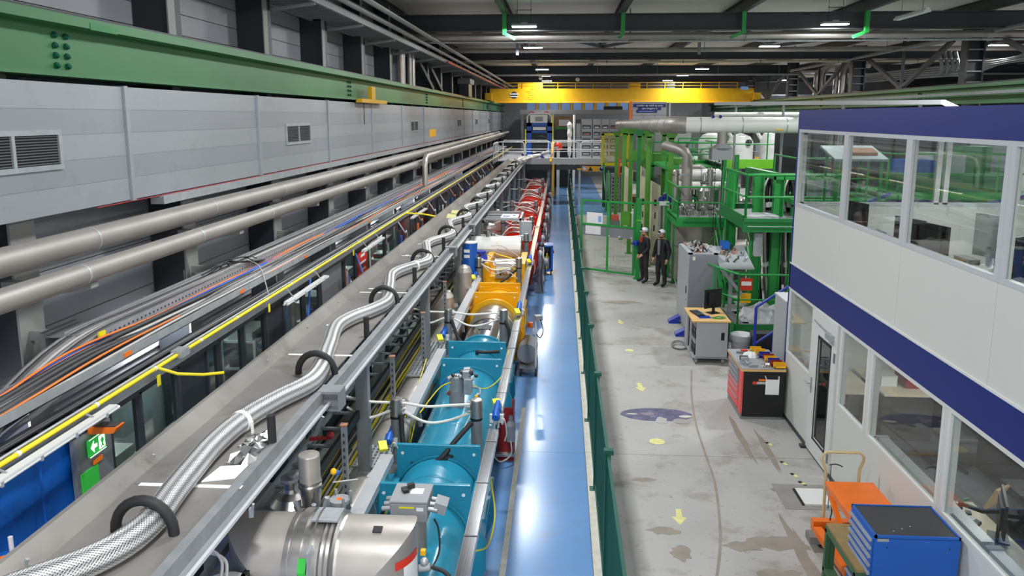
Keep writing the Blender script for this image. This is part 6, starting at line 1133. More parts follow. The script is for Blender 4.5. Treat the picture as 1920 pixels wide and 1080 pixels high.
t = Thing('narrow_cabinet', 'narrow white cabinet standing at the far corner of the booth', 'cabinet', (4.1, 13.9, 0)); t.part('body', MB('cabinet_grey').box(4.0, 4.3, 13.6, 14.3, 0, 1.95), bevel=.005); t.part('cover', MB('frame_grey').box(3.99, 4.31, 13.59, 14.31, 1.95, 1.98))
# ================================================================ GREEN STEELWORK AND CRYO PLANT RIGHT OF THE AISLE
def railing(t, pts, z, h=1.05, m='green', gap=1.2, mid=True, r=.024):
    """posts and rails along a polyline standing on height z"""
    P = [Vector((x, y, z)) for x, y in pts]
    for a, b in zip(P, P[1:]):
        n = max(1, int((b - a).length / gap))
        for k in range(n + 1):
            q = a.lerp(b, k / n); t.part('rail_post', MB(m).cyl(q, q + Vector((0, 0, h)), r, n=8))
        t.part('top_rail', MB(m).cyl(a + Vector((0, 0, h)), b + Vector((0, 0, h)), r, n=8))
        if mid: t.part('mid_rail', MB(m).cyl(a + Vector((0, 0, h * .52)), b + Vector((0, 0, h * .52)), r * .8, n=8))
# high platform next to the booth
t = Thing('green_platform', 'high green steel platform with toe boards just past the booth', 'platform', (5.4, 20, 0)); pz = 2.68
t.part('front_beam', MB('green_deep').box(4.45, 6.9, 19.0, 19.1, pz - .27, pz)); t.part('toe_board', MB('green_deep').box(4.45, 6.9, 18.97, 19.0, pz - .02, pz + .07)); t.part('edge_strip', MB('frame_white').box(4.55, 6.9, 18.96, 18.98, pz - .13, pz - .12)); t.part('left_beam', MB('green_deep').box(4.45, 4.52, 19.1, 21.8, pz - .2, pz + .13)); t.part('deck', MB('galv_dull').box(4.52, 6.9, 19.05, 21.8, pz - .04, pz)); t.part('rear_beam', MB('green_deep').box(4.45, 6.9, 21.8, 21.9, pz - .2, pz + .13))
railing(t, [(6.9, 19.05), (4.5, 19.05), (4.5, 21.8)], pz, 1.12, 'green', 1.3, r=.034)
for x, y in ((5.09, 20.3), (5.52, 20.0), (6.7, 21.6), (4.7, 21.7)): t.part('column', MB('green').box(x - .1, x + .1, y - .015, y + .015, 0, 3.75).box(x - .12, x - .1, y - .1, y + .1, 0, 3.75).box(x + .1, x + .12, y - .1, y + .1, 0, 3.75)); t.part('base_plate', MB('green').box(x - .22, x + .22, y - .2, y + .2, 0, .03))
t.part('top_beam', MB('green').box(5.4, 7.2, 19.9, 20.05, 3.62, 3.78)); t.part('top_beam', MB('green').bar((5.52, 19.9, 3.7), (5.3, 22.4, 3.7), .16, .16)); t.part('white_box', MB('cabinet_grey').box(4.82, 5.02, 19.3, 19.45, 1.75, 2.35), bevel=.02); t.part('round_cover', MB('frame_grey').lathe((5.05, 19.7, pz), (0, 0, 1), [(0, .42), (.06, .42), (.1, .3), (.11, 0)], 24))
t.part('notice', MB('red').box(4.42, 4.72, 18.9, 18.92, .98, 1.28), 'red notice with white print'); t.part('notice', MB('paper').box(4.45, 4.69, 18.89, 18.9, 1.1, 1.2)); t.part('notice', MB('yellow').box(4.44, 4.7, 18.9, 18.92, .66, .9), 'yellow warning notice')
# low stair platform with bagged equipment
t = Thing('low_platform', 'low green platform with railings between the desk and the booth', 'platform', (4.2, 17.6, 0))
t.part('deck', MB('galv_dull').box(4.0, 6.2, 17.3, 18.8, .5, .53)); t.part('front_beam', MB('green_deep').box(3.98, 6.2, 17.25, 17.3, .25, .55)); t.part('side_beam', MB('green_deep').bar((3.98, 17.3, .4), (3.2, 19.6, .4), .06, .3)); t.part('step', MB('green_lime').box(3.98, 4.9, 16.9, 17.3, .2, .25)); railing(t, [(6.2, 17.28), (4.02, 17.28), (3.3, 19.2)], .5, 1.2, 'green', 1.0)
for x in (4.1, 5.1, 6.1): t.part('leg', MB('green_deep').box(x - .04, x + .04, 17.3, 17.38, 0, .5))
heap('large clear plastic sheet bundled over equipment cloth on the low green platform', 'plastic_bundle', 4.75, 18.0, .53, .55, 'frame_grey', 5, 'bundle', 21)
# mid platform around the big vessel, with stairs
t = Thing('vessel_platform', 'green railed platform in front of the tall cryostat pipes', 'platform', (4.3, 23, 0)); mz = 2.2
t.part('front_beam', MB('green').box(3.42, 5.2, 22.9, 23.0, mz - .22, mz + .06)); t.part('beam_slot', MB('green_deep').box(3.6, 4.9, 22.89, 22.9, mz - .12, mz - .06)); t.part('deck', MB('galv_dull').box(3.42, 5.2, 22.95, 25.4, mz - .03, mz)); t.part('side_beam', MB('green').box(3.42, 3.5, 22.95, 25.4, mz - .22, mz + .06))
railing(t, [(5.2, 22.95), (3.46, 22.95), (3.46, 25.3)], mz, .95, 'green', 1.0)
for x, y in ((4.75, 23.1), (5.15, 24.9), (3.5, 25.2), (5.1, 22.98)): t.part('column', MB('green').box(x - .06, x + .06, y - .06, y + .06, 0, mz + (1.9 if x > 5 else 0)))
t.part('brace', MB('green_moss').bar((4.7, 23.1, 1.9), (3.9, 23.1, .6), .08, .03)); 
t = Thing('green_stair', 'short green stair with tube handrails below the high platform', 'stair', (5.0, 21, 0))
for k in range(6): t.part('tread', MB('green').box(4.4 + .0 * k, 5.3, 20.6 + .24 * k, 20.85 + .24 * k, .3 + .2 * k, .33 + .2 * k))
for x in (4.4, 5.3): t.part('stringer', MB('green').bar((x, 20.5, .2), (x, 22.1, 1.5), .05, .2)); t.part('handrail', MB('green').tube([(x, 20.5, .3), (x, 20.5, 1.3), (x, 22.1, 2.5), (x, 22.1, 1.5)], .022, 8)); t.part('mid_rail', MB('green').cyl((x, 20.5, .8), (x, 22.1, 2.0), .018, n=7))
t = Thing('ramp_rail', 'sloping green tube handrail by the foot of the gate portal', 'railing', (3.75, 24, 0)); t.part('handrail', MB('green').cyl((3.65, 24.2, 1.0), (4.3, 22.4, .5), .025, n=8).cyl((3.65, 24.2, .55), (4.3, 22.4, .1), .02, n=8)); t.part('post', MB('green').cyl((3.65, 24.2, 0), (3.65, 24.2, 1.0), .025, n=8).cyl((4.3, 22.4, 0), (4.3, 22.4, .5), .025, n=8))
for k in range(9): 
    t = Thing('low_pipe', f'{ORD[k]} thin pipe from the aisle side in the bundle along the green stair foot', 'pipe', (3.4, 21, 0)); t.part('pipe', MB(('galv', 'green', 'copper', 'stainless', 'green_moss')[k % 5]).tube(spline([(3.2 + .06 * k, 18.6, .1 + .02 * k), (3.35 + .06 * k, 21, .12 + .03 * (k % 3)), (3.6 + .06 * k, 24, .15), (3.7 + .05 * k, 26, .3)], 4), .025, 7)); t.part('flange', MB('green_deep').cyl((3.35 + .06 * k, 20.9, .12 + .03 * (k % 3)), (3.35 + .06 * k, 21.0, .12 + .03 * (k % 3)), .045, n=8))
t = Thing('gas_bottle', 'grey gas bottle with a red cap standing left of the electrical cabinet', 'bottle', (3.62, 22.2, 0)); t.part('body', MB('steel_grey').lathe((3.62, 22.2, 0), (0, 0, 1), [(0, .12), (.95, .12), (1.05, .06)], 16)); t.part('cap', MB('red').lathe((3.62, 22.2, 1.05), (0, 0, 1), [(0, .1), (.12, .1), (.16, 0)], 14)); t.part('band', MB('yellow').cyl((3.62, 22.2, .7), (3.62, 22.2, .78), .122, n=16))
# vessels and pipes of the cryo plant
t = Thing('cryostat', 'large upright dull stainless cryostat tank under the green railed platform', 'vessel', (4.5, 24.2, 0)); t.part('shell', MB('stainless_dull').cyl((4.35, 24.3, .15), (4.35, 24.3, 2.1), .78, n=40)); t.part('shell_seam', MB('stainless').cyl((4.35, 24.3, 1.2), (4.35, 24.3, 1.22), .785, n=40)); t.part('handle', MB('stainless_bright').bar((4.1, 23.5, 1.3), (4.3, 23.5, 1.32), .03)); t.part('rib', MB('stainless').box(4.28, 4.34, 23.5, 23.53, .2, 2.1).box(4.55, 4.6, 23.53, 23.56, .2, 2.1))
for i, (x, y, r, z0, z1, mm) in enumerate(((3.95, 24.4, .13, 2.2, 3.95, 'stainless_dull'), (3.6, 24.6, .1, 2.2, 3.5, 'stainless_dull'), (4.55, 24.0, .09, 2.6, 3.6, 'stainless'), (5.05, 24.3, .16, 0, 3.1, 'stainless_dull'), (5.5, 23.6, .14, 0, 2.7, 'stainless'), (5.9, 23.9, .12, 0, 3.0, 'stainless_dull'), (6.3, 23.4, .16, 0, 3.4, 'stainless'))):
    t = Thing('riser', f'{ORD[i]} upright stainless riser pipe from the gate side of the cryo plant', 'pipe', (x, y, z0)); t.part('pipe_run', MB(mm).cyl((x, y, z0), (x, y, z1), r, n=18)); t.part('flange', MB('stainless').cyl((x, y, z1 - .12), (x, y, z1 - .07), r * 1.3, n=18)); t.part('top', MB(mm).lathe((x, y, z1), (0, 0, 1), [(0, r), (r * .5, r * .7), (r * .7, 0)], 16))
t = Thing('bent_duct', 'fat grey pipe rising from the cryostat and bending away at the top', 'pipe', (3.9, 24.4, 2.2)); t.part('pipe_run', MB('pipe_clad').tube([(3.88, 24.3, 2.2), (3.88, 24.3, 4.0), (3.82, 24.35, 4.1), (3.7, 24.5, 4.17), (3.3, 25.1, 4.28)], .15, 16)); t.part('joint_ring', MB('galv').cyl((3.88, 24.3, 3.4), (3.88, 24.3, 3.45), .16, n=18))
t = Thing('bottle_neck_vessel', 'slim stainless vessel shaped like a bottle above the railed platform', 'vessel', (4.38, 24.0, 2.2)); t.part('body', MB('stainless').lathe((4.38, 24.0, 2.35), (0, 0, 1), [(0, .1), (.1, .17), (.6, .17), (.7, .12), (.8, .1), (.85, .14), (.9, .06), (1.15, .03)], 20)); t.part('stand', MB('steel_grey').box(4.34, 4.42, 23.96, 24.04, 2.2, 2.4))
for i, (z, r, x1) in enumerate(((3.3, .19, 5.2), (2.95, .16, 5.4), (3.55, .08, 4.6))):
    t = Thing('cross_pipe', f'{ORD[i]} pale lagged pipe crossing behind the bottle-shaped vessel, from the top' if i < 2 else 'thin pale pipe above the lagged cross pipes', 'pipe', (4.4, 26, z)); t.part('pipe_run', MB('insul_white' if i < 2 else 'pipe_clad').tube([(3.9, 26, z), (x1, 26, z), (x1 + .2, 26.1, z - .12), (x1 + .3, 26.2, z - .8)], r, 16)); t.part('joint_ring', MB('galv').cyl((4.6, 26, z), (4.64, 26, z), r * 1.05, n=18))
r4 = random.Random(9)
for k in range(16):
    x, y = 3.6 + .11 * k, 23.3 + r4.uniform(0, .9); t = Thing('valve_fitting', f'{ORD[k]} small stainless fitting from the gate side crowding the cryostat lid', 'fitting', (x, y, 2.2)); h = r4.uniform(.15, .5); t.part('stem', MB('stainless').cyl((x, y, 2.17), (x, y, 2.2 + h), r4.uniform(.02, .05), n=10)); t.part('head', MB(('stainless_bright', 'galv', 'steel_dark')[k % 3]).cyl((x - .06, y, 2.2 + h), (x + .06, y, 2.2 + h), .045, n=10)); t.part('lead', MB('stainless_bright').tube(spline([(x, y, 2.2 + h), (x + .1, y - .1, 2.3 + h), (x + .2, y - .1, 2.25)], 4), .015, 6))
for k in range(4):
    x, y, z = (3.0 + .14 * k, 25.6, 2.5 + .1 * (k % 2)); t = Thing('hand_valve', f'{ORD[k]} dark blue valve handwheel from the left beside the portal post', 'valve', (x, y, z)); t.part('wheel', MB('blue_booth').cyl((x + .3, y, z), (x + .3, y - .05, z), .1, n=14)); t.part('stem', MB('steel_dark').cyl((x + .3, y, z), (x + .3, y + .25, z), .03)); t.part('pipe', MB('stainless_dull').cyl((x + .3, y + .25, 0), (x + .3, y + .25, z + .1), .05))
t = Thing('cone_vessel', 'dull steel vessel with a cone-shaped side behind the short green stair', 'vessel', (5.5, 24, 0)); t.part('drum', MB('stainless_dull').cyl((5.2, 23.2, 1.15), (5.6, 23.2, 1.2), .4, n=28)); t.part('cone', MB('stainless').lathe((5.6, 23.2, 1.2), (1, 0, .1), [(0, .4), (.35, .1), (.4, 0)], 28)); t.part('stand', MB('steel_grey').box(5.25, 5.55, 23.1, 23.3, 0, .8))
t = Thing('chain_hoist', 'dark hanging chain in front of the high green platform', 'chain', (4.4, 22.6, 2)); m = MB('steel_dark')
for k in range(40): m.obox((4.42, 22.6, 2.0 + .05 * k), (.03, .012, .045), 1.57 * (k % 2))
t.part('chain', m, stuff=True); t.part('hook', MB('rubber').tube([(4.42, 22.6, 2.0), (4.45, 22.6, 1.93), (4.42, 22.6, 1.88), (4.38, 22.6, 1.92)], .015, 6)); t.part('second_line', MB('steel_dark').cyl((4.6, 22.5, 1.0), (4.6, 22.5, 4.2), .02, n=6)); t.part('beam_clamp', MB('steel_dark').box(4.3, 4.7, 22.4, 22.7, 4.1, 4.3))
# black hoses in silver-ended bundles between the green columns
for k in range(14):
    x = 5.25 + .09 * k; y = 21.0 + .15 * (k % 3)
    t = Thing('power_hose', f'{ORD[k]} power hose from the left among the green columns, {"silver sleeved" if k % 3 == 0 else "black"}', 'hose', (x, y, 0)); t.part('hose', MB('stainless' if k % 3 == 0 else 'rubber').tube(spline([(x + .15, y, 0), (x, y - .1, 1.2), (x + .04 * (-1) ** k, y, 2.4), (x + .1 * (-1) ** k, y + .1, 3.2), (x + .05, y + .2, 3.62)], 4), .055, 8)); t.part('coupling', MB('frame_white').cyl((x, y - .1, 1.2), (x, y - .1, 1.32), .062, n=10).cyl((x + .02, y, 2.8), (x + .02, y, 2.92), .062, n=10))
# blue stair behind the booth
t = Thing('blue_stair', 'blue tube railing of the stair climbing behind the booth corner', 'stair', (4.1, 15.5, 0))
t.part('handrail', MB('blue_stair').tube([(3.97, 15.5, 0), (3.97, 15.5, 1.38), (4.0, 15.5, 1.42), (5.4, 15.5, 2.4)], .03, 8)); t.part('mid_rail', MB('blue_stair').cyl((3.97, 15.5, .62), (5.4, 15.5, 1.65), .025, n=8)); t.part('post', MB('blue_stair').cyl((4.35, 15.5, 0), (4.35, 15.5, .9), .03, n=8)); t.part('stringer', MB('blue_stair').bar((4.1, 15.55, .05), (5.6, 15.55, 1.2), .05, .2))
for k in range(6): t.part('tread', MB('charcoal').box(4.15 + .24 * k, 4.4 + .24 * k, 15.5, 16.3, .15 + .18 * k, .18 + .18 * k))
t.part('dark_bin', MB('black').box(4.02, 4.5, 15.8, 16.1, .1, .75))
# tall lagged duct across, with its drop box
t = Thing('lagged_duct', 'big white lagged duct crossing high above the cryo plant', 'duct', (3.3, 22, 4.75))
t.part('duct_run', MB('insul_white').cyl((3.4, 22.2, 4.96), (9.5, 22.2, 4.96), .22, n=28)); t.part('elbow', MB('pipe_clad').tube([(3.5, 22.2, 4.96), (3.3, 22.25, 4.96), (3.18, 22.4, 4.96), (3.14, 22.7, 4.96)], .24, 20)); t.part('far_leg', MB('pipe_clad').cyl((3.14, 22.6, 4.96), (2.95, 40, 4.75), .24, n=24))
for x in (3.85, 5.0, 6.2): t.part('joint_ring', MB('galv').cyl((x, 22.2, 4.96), (x + .03, 22.2, 4.96), .228, n=28))
for y in (24, 26, 28.5, 31, 34, 37): t.part('joint_ring', MB('galv').cyl((3.14 - .0109 * (y - 22.6), y, 4.96 - .012 * (y - 22.6)), (3.14 - .0109 * (y - 22.6), y + .08, 4.96 - .012 * (y - 22.6)), .255, n=24))
t.part('drop_pipe', MB('pipe_clad').cyl((4.5, 22.2, 4.8), (4.5, 22.2, 4.4), .14, n=20)); t.part('drop_box', MB('plastic_grey').box(4.2, 4.75, 22.0, 22.5, 4.0, 4.32)); t.part('cone', MB('plastic_grey').lathe((4.5, 22.2, 4.32), (0, 0, 1), [(0, .3), (.12, .15)], 20)); t.part('valve_caps', MB('blue_booth').ball((4.2, 22.1, 5.19), .05, 8).ball((4.4, 22.1, 5.19), .05, 8)); t.part('yellow_tag', MB('yellow').box(5.9, 6.1, 21.99, 22.0, 4.82, 4.85))
solo('steel_pipe_run', MB('insul_white').cyl((4.6, 24, 5.25), (9.5, 24, 5.25), .07, n=12), 'slim white pipe lying above the lagged duct towards the booth roof', 'pipe')
# row of green frames and slabs along the aisle, right of the gate
for i, (x, y, z1, w, mm) in enumerate(((2.62, 26.5, 4.75, .12, 'green_deep'), (2.62, 29.5, 4.75, .14, 'green_moss'), (3.0, 27.0, 4.72, .16, 'green_moss'), (3.62, 26.0, 4.7, .16, 'green_moss'), (3.3, 32, 4.7, .16, 'green_moss'), (2.65, 33, 4.7, .16, 'green_moss'), (3.9, 30, 4.7, .14, 'green_moss'), (2.62, 37, 4.5, .16, 'green_moss'))):
    t = Thing('green_post', f'{ORD[i]} tall green support post in the row past the gate, under the lagged duct', 'post', (x, y, 0)); t.part('shaft', MB(mm).box(x - w / 2, x + w / 2, y - w / 2, y + w / 2, 0, z1 - .2)); t.part('head', MB(mm).ext([(x - w / 2, z1 - .25), (x + w / 2, z1 - .25), (x + w * 1.4, z1 - .02), (x + w * 1.4, z1), (x - w * 1.4, z1), (x - w * 1.4, z1 - .02)], 'y', y - w / 2, y + w / 2)); t.part('base_plate', MB(mm).box(x - w, x + w, y - w, y + w, 0, .02))
for i, (x, y, z0, z1, w) in enumerate(((2.9, 27.6, .2, 3.2, .3), (3.3, 27.3, .2, 3.0, .38), (2.75, 31.5, .3, 3.2, .3), (3.25, 30.2, .2, 3.3, .3))):
    t = Thing('beige_slab', f'{ORD[i]} tall beige stencilled panel from the gate side standing among the green posts', 'panel', (x, y, 0)); t.part('slab', MB('beige').ext([(x - w / 2, 0), (x + w / 2, 0), (x + w / 2, z1 - .2), (x - w / 2, z1)], 'y', y, y + .5)); 
    for k in range(3): t.part('stencil_mark', MB('black').box(x - .03 + .03 * (k % 2), x + .02 + .02 * k, y - .004, y, 1.2 + .45 * k, 1.42 + .45 * k))
for i, (x, y) in enumerate(((2.95, 34), (3.5, 31), (3.9, 27.5))):
    t = Thing('green_scaffold', f'{ORD[i]} open green box frame from the far end behind the beige panels', 'frame', (x, y, 0))
    for a in (0, .9):
        for b in (0, 1.8): t.part('upright', MB('green_moss').box(x + a, x + a + .08, y + b, y + b + .08, 0, 3.3))
    for z in (1.2, 2.3, 3.22): t.part('rail', MB('green').box(x, x + .98, y, y + .06, z, z + .08).box(x, x + .06, y, y + 1.88, z, z + .08).box(x + .92, x + .98, y, y + 1.88, z, z + .08)); t.part('shelf_load', MB(('green_moss', 'copper', 'steel_grey')[int(z)%3]).box(x + .1, x + .8, y + .2, y + 1.6, z + .08, z + .5))
t = Thing('red_marker', 'red upright strip on the near green frame post', 'strip', (2.5, 34, 3)); t.part('strip', MB('red').box(2.5, 2.56, 34, 34.1, 2.6, 3.4)); t.part('lime_strip', MB('green_lime').cyl((2.75, 33, 1.9), (2.62, 33, 2.8), .035)); 
for i, (x, y) in enumerate(((3.3, 34.5), (3.9, 33))): solo('pale_board', MB('col_light').box(x, x + 1.5, y, y + .1, 3.3, 4.7), f'{"left" if i == 0 else "right"} plain pale board high behind the tall green posts', 'board')
# further plant between the posts and the booth
t = Thing('dark_screen', 'large near-black panel standing beside the booth top', 'panel', (6.8, 24.2, 0)); t.part('panel', MB('black').box(6.5, 8.0, 24.2, 24.3, 3.0, 4.7)); t.part('stand', MB('steel_dark').box(6.9, 7.0, 24.2, 24.3, 0, 3.0))
t = Thing('lime_platform', 'bright lime green platform edge in front of the white machinery', 'platform', (6, 28, 0)); t.part('edge_beam', MB('green_lime').box(5.3, 8.2, 26.0, 26.1, 3.5, 3.8)); t.part('deck', MB('galv_dull').box(5.3, 8.2, 26.1, 29, 3.6, 3.65)); railing(t, [(5.4, 26.05), (8.1, 26.05)], 3.8, .95, 'green', 1.3)
for x in (5.4, 8.1): t.part('leg', MB('green').box(x - .06, x + .06, 26.2, 26.32, 0, 3.5))
for i, (x, y, r, z0, z1) in enumerate(((6.3, 28, .45, 3.65, 4.6), (7.4, 28, .4, 3.65, 4.7), (5.7, 30, .5, 0, 4.6))):
    t = Thing('white_tank', f'{ORD[i]} white tank from the left behind the lime platform edge', 'tank', (x, y, z0)); t.part('shell', MB('insul_white').lathe((x, y, z0), (0, 0, 1), [(0, r), (z1 - z0 - .3, r), (z1 - z0 - .1, r * .75), (z1 - z0, r * .2), (z1 - z0, 0)], 24)); t.part('valve', MB('steel_dark').ball((x + .2, y - r, z1 - .3), .12, 8)); t.part('pipe', MB('insul_white').tube([(x, y, z1), (x, y, z1 + .1), (x + .5, y, z1 + .15), (x + .8, y, z1 - .3)], .07, 8))
for k in range(12):
    x, y = 4.2 + .35 * k, 29 + 1.3 * (k % 4); t = Thing('plant_unit', f'{ORD[k]} cluttered grey plant unit from the left far behind the cryo plant', 'unit', (x, y, 0)); mm = ('blue_machine', 'frame_white', 'steel_dark', 'orange', 'cabinet_grey', 'green')[k % 6]; t.part('frame', MB('steel_grey').box(x, x + .3, y, y + .5, 0, 3.2 + .3 * (k % 4))); t.part('box', MB(mm).box(x - .02, x + .28, y - .1, y, 2.6, 3.1 + .1 * (k % 3))); t.part('box', MB(('black', 'frame_white', 'yellow', 'blue_booth')[k % 4]).box(x, x + .25, y - .08, y, 3.3, 3.6)); t.part('pipe', MB('insul_white').tube([(x, y - .12, 2.0), (x + .05, y - .12, 3.0), (x + .3, y - .12, 3.2)], .06, 8))
for i, (x0_, y_, z_) in enumerate(((3.6, 27, 3.5), (4.3, 29, 3.6), (3.6, 31, 3.4))):
    t = Thing('service_rail', f'{ORD[i]} thin green service railing from the near side above the far plant', 'railing', (x0_, y_, 0)); railing(t, [(x0_, y_), (x0_ + 1.8, y_), (x0_ + 1.8, y_ + 3)], z_, .8, 'green', 1.2); t.part('deck', MB('green').box(x0_ - .05, x0_ + 1.85, y_ - .05, y_ + 3, z_ - .1, z_))
    for a in (0, 1.7): t.part('leg', MB('green').box(x0_ + a, x0_ + a + .08, y_, y_ + .08, 0, z_))
# platforms seen through the booth glazing
for i, (x0_, x1_, y_, z_) in enumerate(((5.9, 8.2, 20, 3.1), (8.4, 12.5, 20.5, 3.2), (9.2, 12.4, 13, 3.0), (9.2, 12.4, 8.5, 3.0))):
    t = Thing('rear_platform', f'{ORD[i]} green railed platform from the far side seen through the booth glazing', 'platform', ((x0_ + x1_) / 2, y_, 0)); t.part('deck', MB('green').box(x0_, x1_, y_, y_ + 2.2, z_ - .12, z_)); railing(t, [(x0_ + .05, y_ + 2.1), (x0_ + .05, y_ + .05), (x1_, y_ + .05)], z_, 1.05, 'green', 1.1)
    for x in (x0_ + .1, x1_ - .1):
        for y in (y_ + .1, y_ + 2.0): t.part('column', MB('green').box(x - .1, x + .1, y - .1, y + .1, 0, z_ - .2))
    t.part('machine', MB(('cabinet_grey', 'green_deep', 'steel_grey', 'window_blue')[i]).box(x0_ + .6, x1_ - .6, y_ + .9, y_ + 1.7, z_, z_ + .45)); t.part('blue_brace', MB('blue_stair').bar((x0_, y_ - .2, z_ - .8), (x1_, y_ - .2, z_ + .2), .08))
t = Thing('canopy_table', 'grey canopied instrument table on green legs seen through the upper glazing', 'table', (7.2, 17, 3.3)); t.part('canopy', MB('cabinet_grey').obox((6.25, 17.1, 4.42), (1.1, 1.0, .05), 0, .25)); t.part('contents', MB('copper').obox((6.4, 17.0, 4.45), (.5, .35, .08), 0, .25))
for x in (5.8, 6.7): t.part('leg', MB('green').box(x - .03, x + .03, 16.7, 16.76, 0, 4.3)); t.part('brace', MB('green').box(x - .02, x + .02, 17.4, 17.44, 0, 4.45))
for k in range(6):
    x = 9.4 + 1.3 * k; solo('distant_cabinet', MB(('blue_machine', 'cabinet_grey', 'green_deep', 'steel_grey', 'insul_white', 'steel_dark')[k]).box(x, x + .9, 22 + 1.1 * k, 23 + 1.1 * k, 0, 4.0 + .15 * k), f'{ORD[k]} tall far cabinet from the left in the bay beyond the booth', 'cabinet')
# steelwork and ducts between the two bays, upper right
for i, y in enumerate((16.5, 27.3, 37.5, 47.7, 58)):
    t = Thing('bay_column', f'{ORD[i]} dark latticed column from the near end on the far crane runway', 'column', (13.5, y, 0)); t.part('flange', MB('steel_dark').box(13.3, 13.36, y - .2, y + .2, 0, 8.4)); t.part('flange', MB('steel_dark').box(13.84, 13.9, y - .2, y + .2, 0, 8.4)); t.part('web', MB('col_dark').box(13.36, 13.84, y - .015, y + .015, 0, 8.4))
    for k in range(7): t.part('cross_bar', MB('galv_dull').box(13.36, 13.84, y - .18, y - .14, 5.6 + .35 * k, 5.64 + .35 * k))
    if i < 4:
        y2 = (16.5, 27.3, 37.5, 47.7, 58)[i + 1]; ym = (y + y2) / 2; t = Thing('roof_brace', f'{ORD[i]} dark V-shaped brace from the near end above the far runway', 'brace', (13.5, ym, 6.25)); t.part('arm', MB('steel_dark').bar((13.5, ym, 6.3), (13.5, y + 1.2, 7.8), .14)); t.part('arm', MB('steel_dark').bar((13.5, ym, 6.3), (13.5, y2 - 1.2, 7.8), .14)); t.part('hanger', MB('steel_dark').bar((13.5, ym, 6.3), (13.5, ym, 8.3), .1)); t.part('node_plate', MB('steel_dark').box(13.4, 13.6, ym - .25, ym + .25, 6.2, 6.34))
for i, (y, r) in enumerate(((40.3, .2), (41.3, .14), (43.6, .2), (44.6, .1), (48.8, .24))):
    t = Thing('exhaust_duct', f'{ORD[i]} shiny upright exhaust duct from the near end above the far runway', 'duct', (13.9, y, 0)); t.part('duct_run', MB('stainless').tube([(13.95, y, 0), (13.95, y, 7.3), (14.0, y, 7.6), (14.3, y, 7.75), (15.2, y, 7.75)], r, 14)); t.part('joint_ring', MB('galv').cyl((13.95, y, 6.3), (13.95, y, 6.36), r * 1.1, n=14))
solo('roof_conduit', MB('galv_dull').cyl((13.0, 14, 7.75), (13.0, 46, 7.75), .07, n=10), 'long grey pipe slanting across the upper right under the roof', 'pipe')
for k in range(5): solo('bay_pipe', MB('steel_grey').tube(spline([(14.5 + .3 * k, 20, 6.9 + .12 * k), (14.6 + .3 * k, 27, 6.95 + .12 * k), (14.4 + .3 * k, 29, 6.7 + .12 * k), (14.6 + .3 * k, 36, 6.8 + .12 * k), (14.6 + .3 * k, 46, 6.9 + .12 * k)], 4), .04, 8), f'{ORD[k]} grey service pipe from the near side in the far bay roof', 'pipe')
for i, (y, x) in enumerate(((24, 14.4), (31, 14.2), (22.5, 15.6))):
    t = Thing('valve_cluster', f'{ORD[i]} dark cluster of bent pipes and valves under the far bay roof', 'valves', (x, y, 6.6))
    for k in range(4): t.part('bend', MB('galv_dull').tube(spline([(x + .2 * k, y, 7.6), (x + .15 + .2 * k, y, 7.1), (x + .3 + .15 * k, y + .2, 6.8), (x + .8 + .1 * k, y + .2, 6.75)], 4), .07, 8)); t.part('flange', MB('steel_grey').cyl((x + .2 * k, y, 7.3), (x + .2 * k, y, 7.36), .12, n=12))
for k in range(3): solo('far_girder', MB(('steel_grey', 'steel_dark', 'steel_grey')[k]).box(14, 30.6, 50 + 5 * k, 50.3 + 5 * k, 6.1 + .2 * k, 6.4 + .2 * k), f'{ORD[k]} far cross beam from the near side in the bay beyond the runway', 'beam')
t = Thing('flat_duct', 'flat grey cable duct with an angled end above the booth roof', 'duct', (9, 20, 5.4)); t.part('run', MB('frame_grey').bar((5.2, 27, 5.62), (8.2, 17.5, 5.5), .12, .1)); t.part('end', MB('frame_grey').bar((8.2, 17.5, 5.5), (8.5, 17.2, 5.3), .12, .1)); 
for k in range(4): t.part('stand', MB('galv_dull').cyl((5.6 + .8 * k, 25.7 - 2.53 * k, 0), (5.6 + .8 * k, 25.7 - 2.53 * k, 5.55), .04, n=6))

# ================================================================ BRIDGE OVER THE AISLE, CRANE, FAR END
t = Thing('footbridge', 'grey steel footbridge with white tube railings crossing the blue aisle', 'bridge', (-.5, 46, 0)); gz = 2.6
t.part('deck', MB('cabinet_grey').box(-4.0, 2.7, 46, 49.5, gz - .05, gz)); t.part('fascia', MB('frame_grey').box(-2.2, 2.7, 45.95, 46.0, gz - .2, gz + .16))
for a, b in ((-2.1, -.5), (-.3, 1.15), (1.35, 2.6)): t.part('under_panel', MB('steel_dark').box(a, b, 45.94, 45.99, gz - .52, gz - .22))
def frame_rail(a, b, y, side=False):
    q = (lambda u, z: (u, y, z)) if not side else (lambda u, z: (y, u, z))
    t.part('railing', MB('frame_white').tube([q(a, gz), q(a, gz + 1.0), q(a + .08, gz + 1.1), q(b - .08, gz + 1.1), q(b, gz + 1.0), q(b, gz)], .03, 8).cyl(q(a, gz + .55), q(b, gz + .55), .022, n=8))
for a, b in ((-3.75, -2.2), (-2.1, -.6), (-.45, 1.0), (1.15, 2.6)): frame_rail(a, b, 46.02)
for k in range(3, 6): frame_rail(40 + 1.0 * k, 40.95 + 1.0 * k, -3.75, True)
for a, b in ((-3.7, -.8), (-.6, 2.6)): frame_rail(a, b, 49.4)
for x in (-2.2, -.5, 1.1, 2.6): t.part('column', MB('frame_white').box(x - .06, x + .06, 46.1, 46.22, 0, gz - .05))
t.part('yellow_upright', MB('yellow').bar((-.62, 45.9, 2.55), (-.45, 46.6, 3.7), .12, .1)); t.part('yellow_post', MB('yellow').box(-.52, -.4, 45.8, 45.95, .5, 2.4))
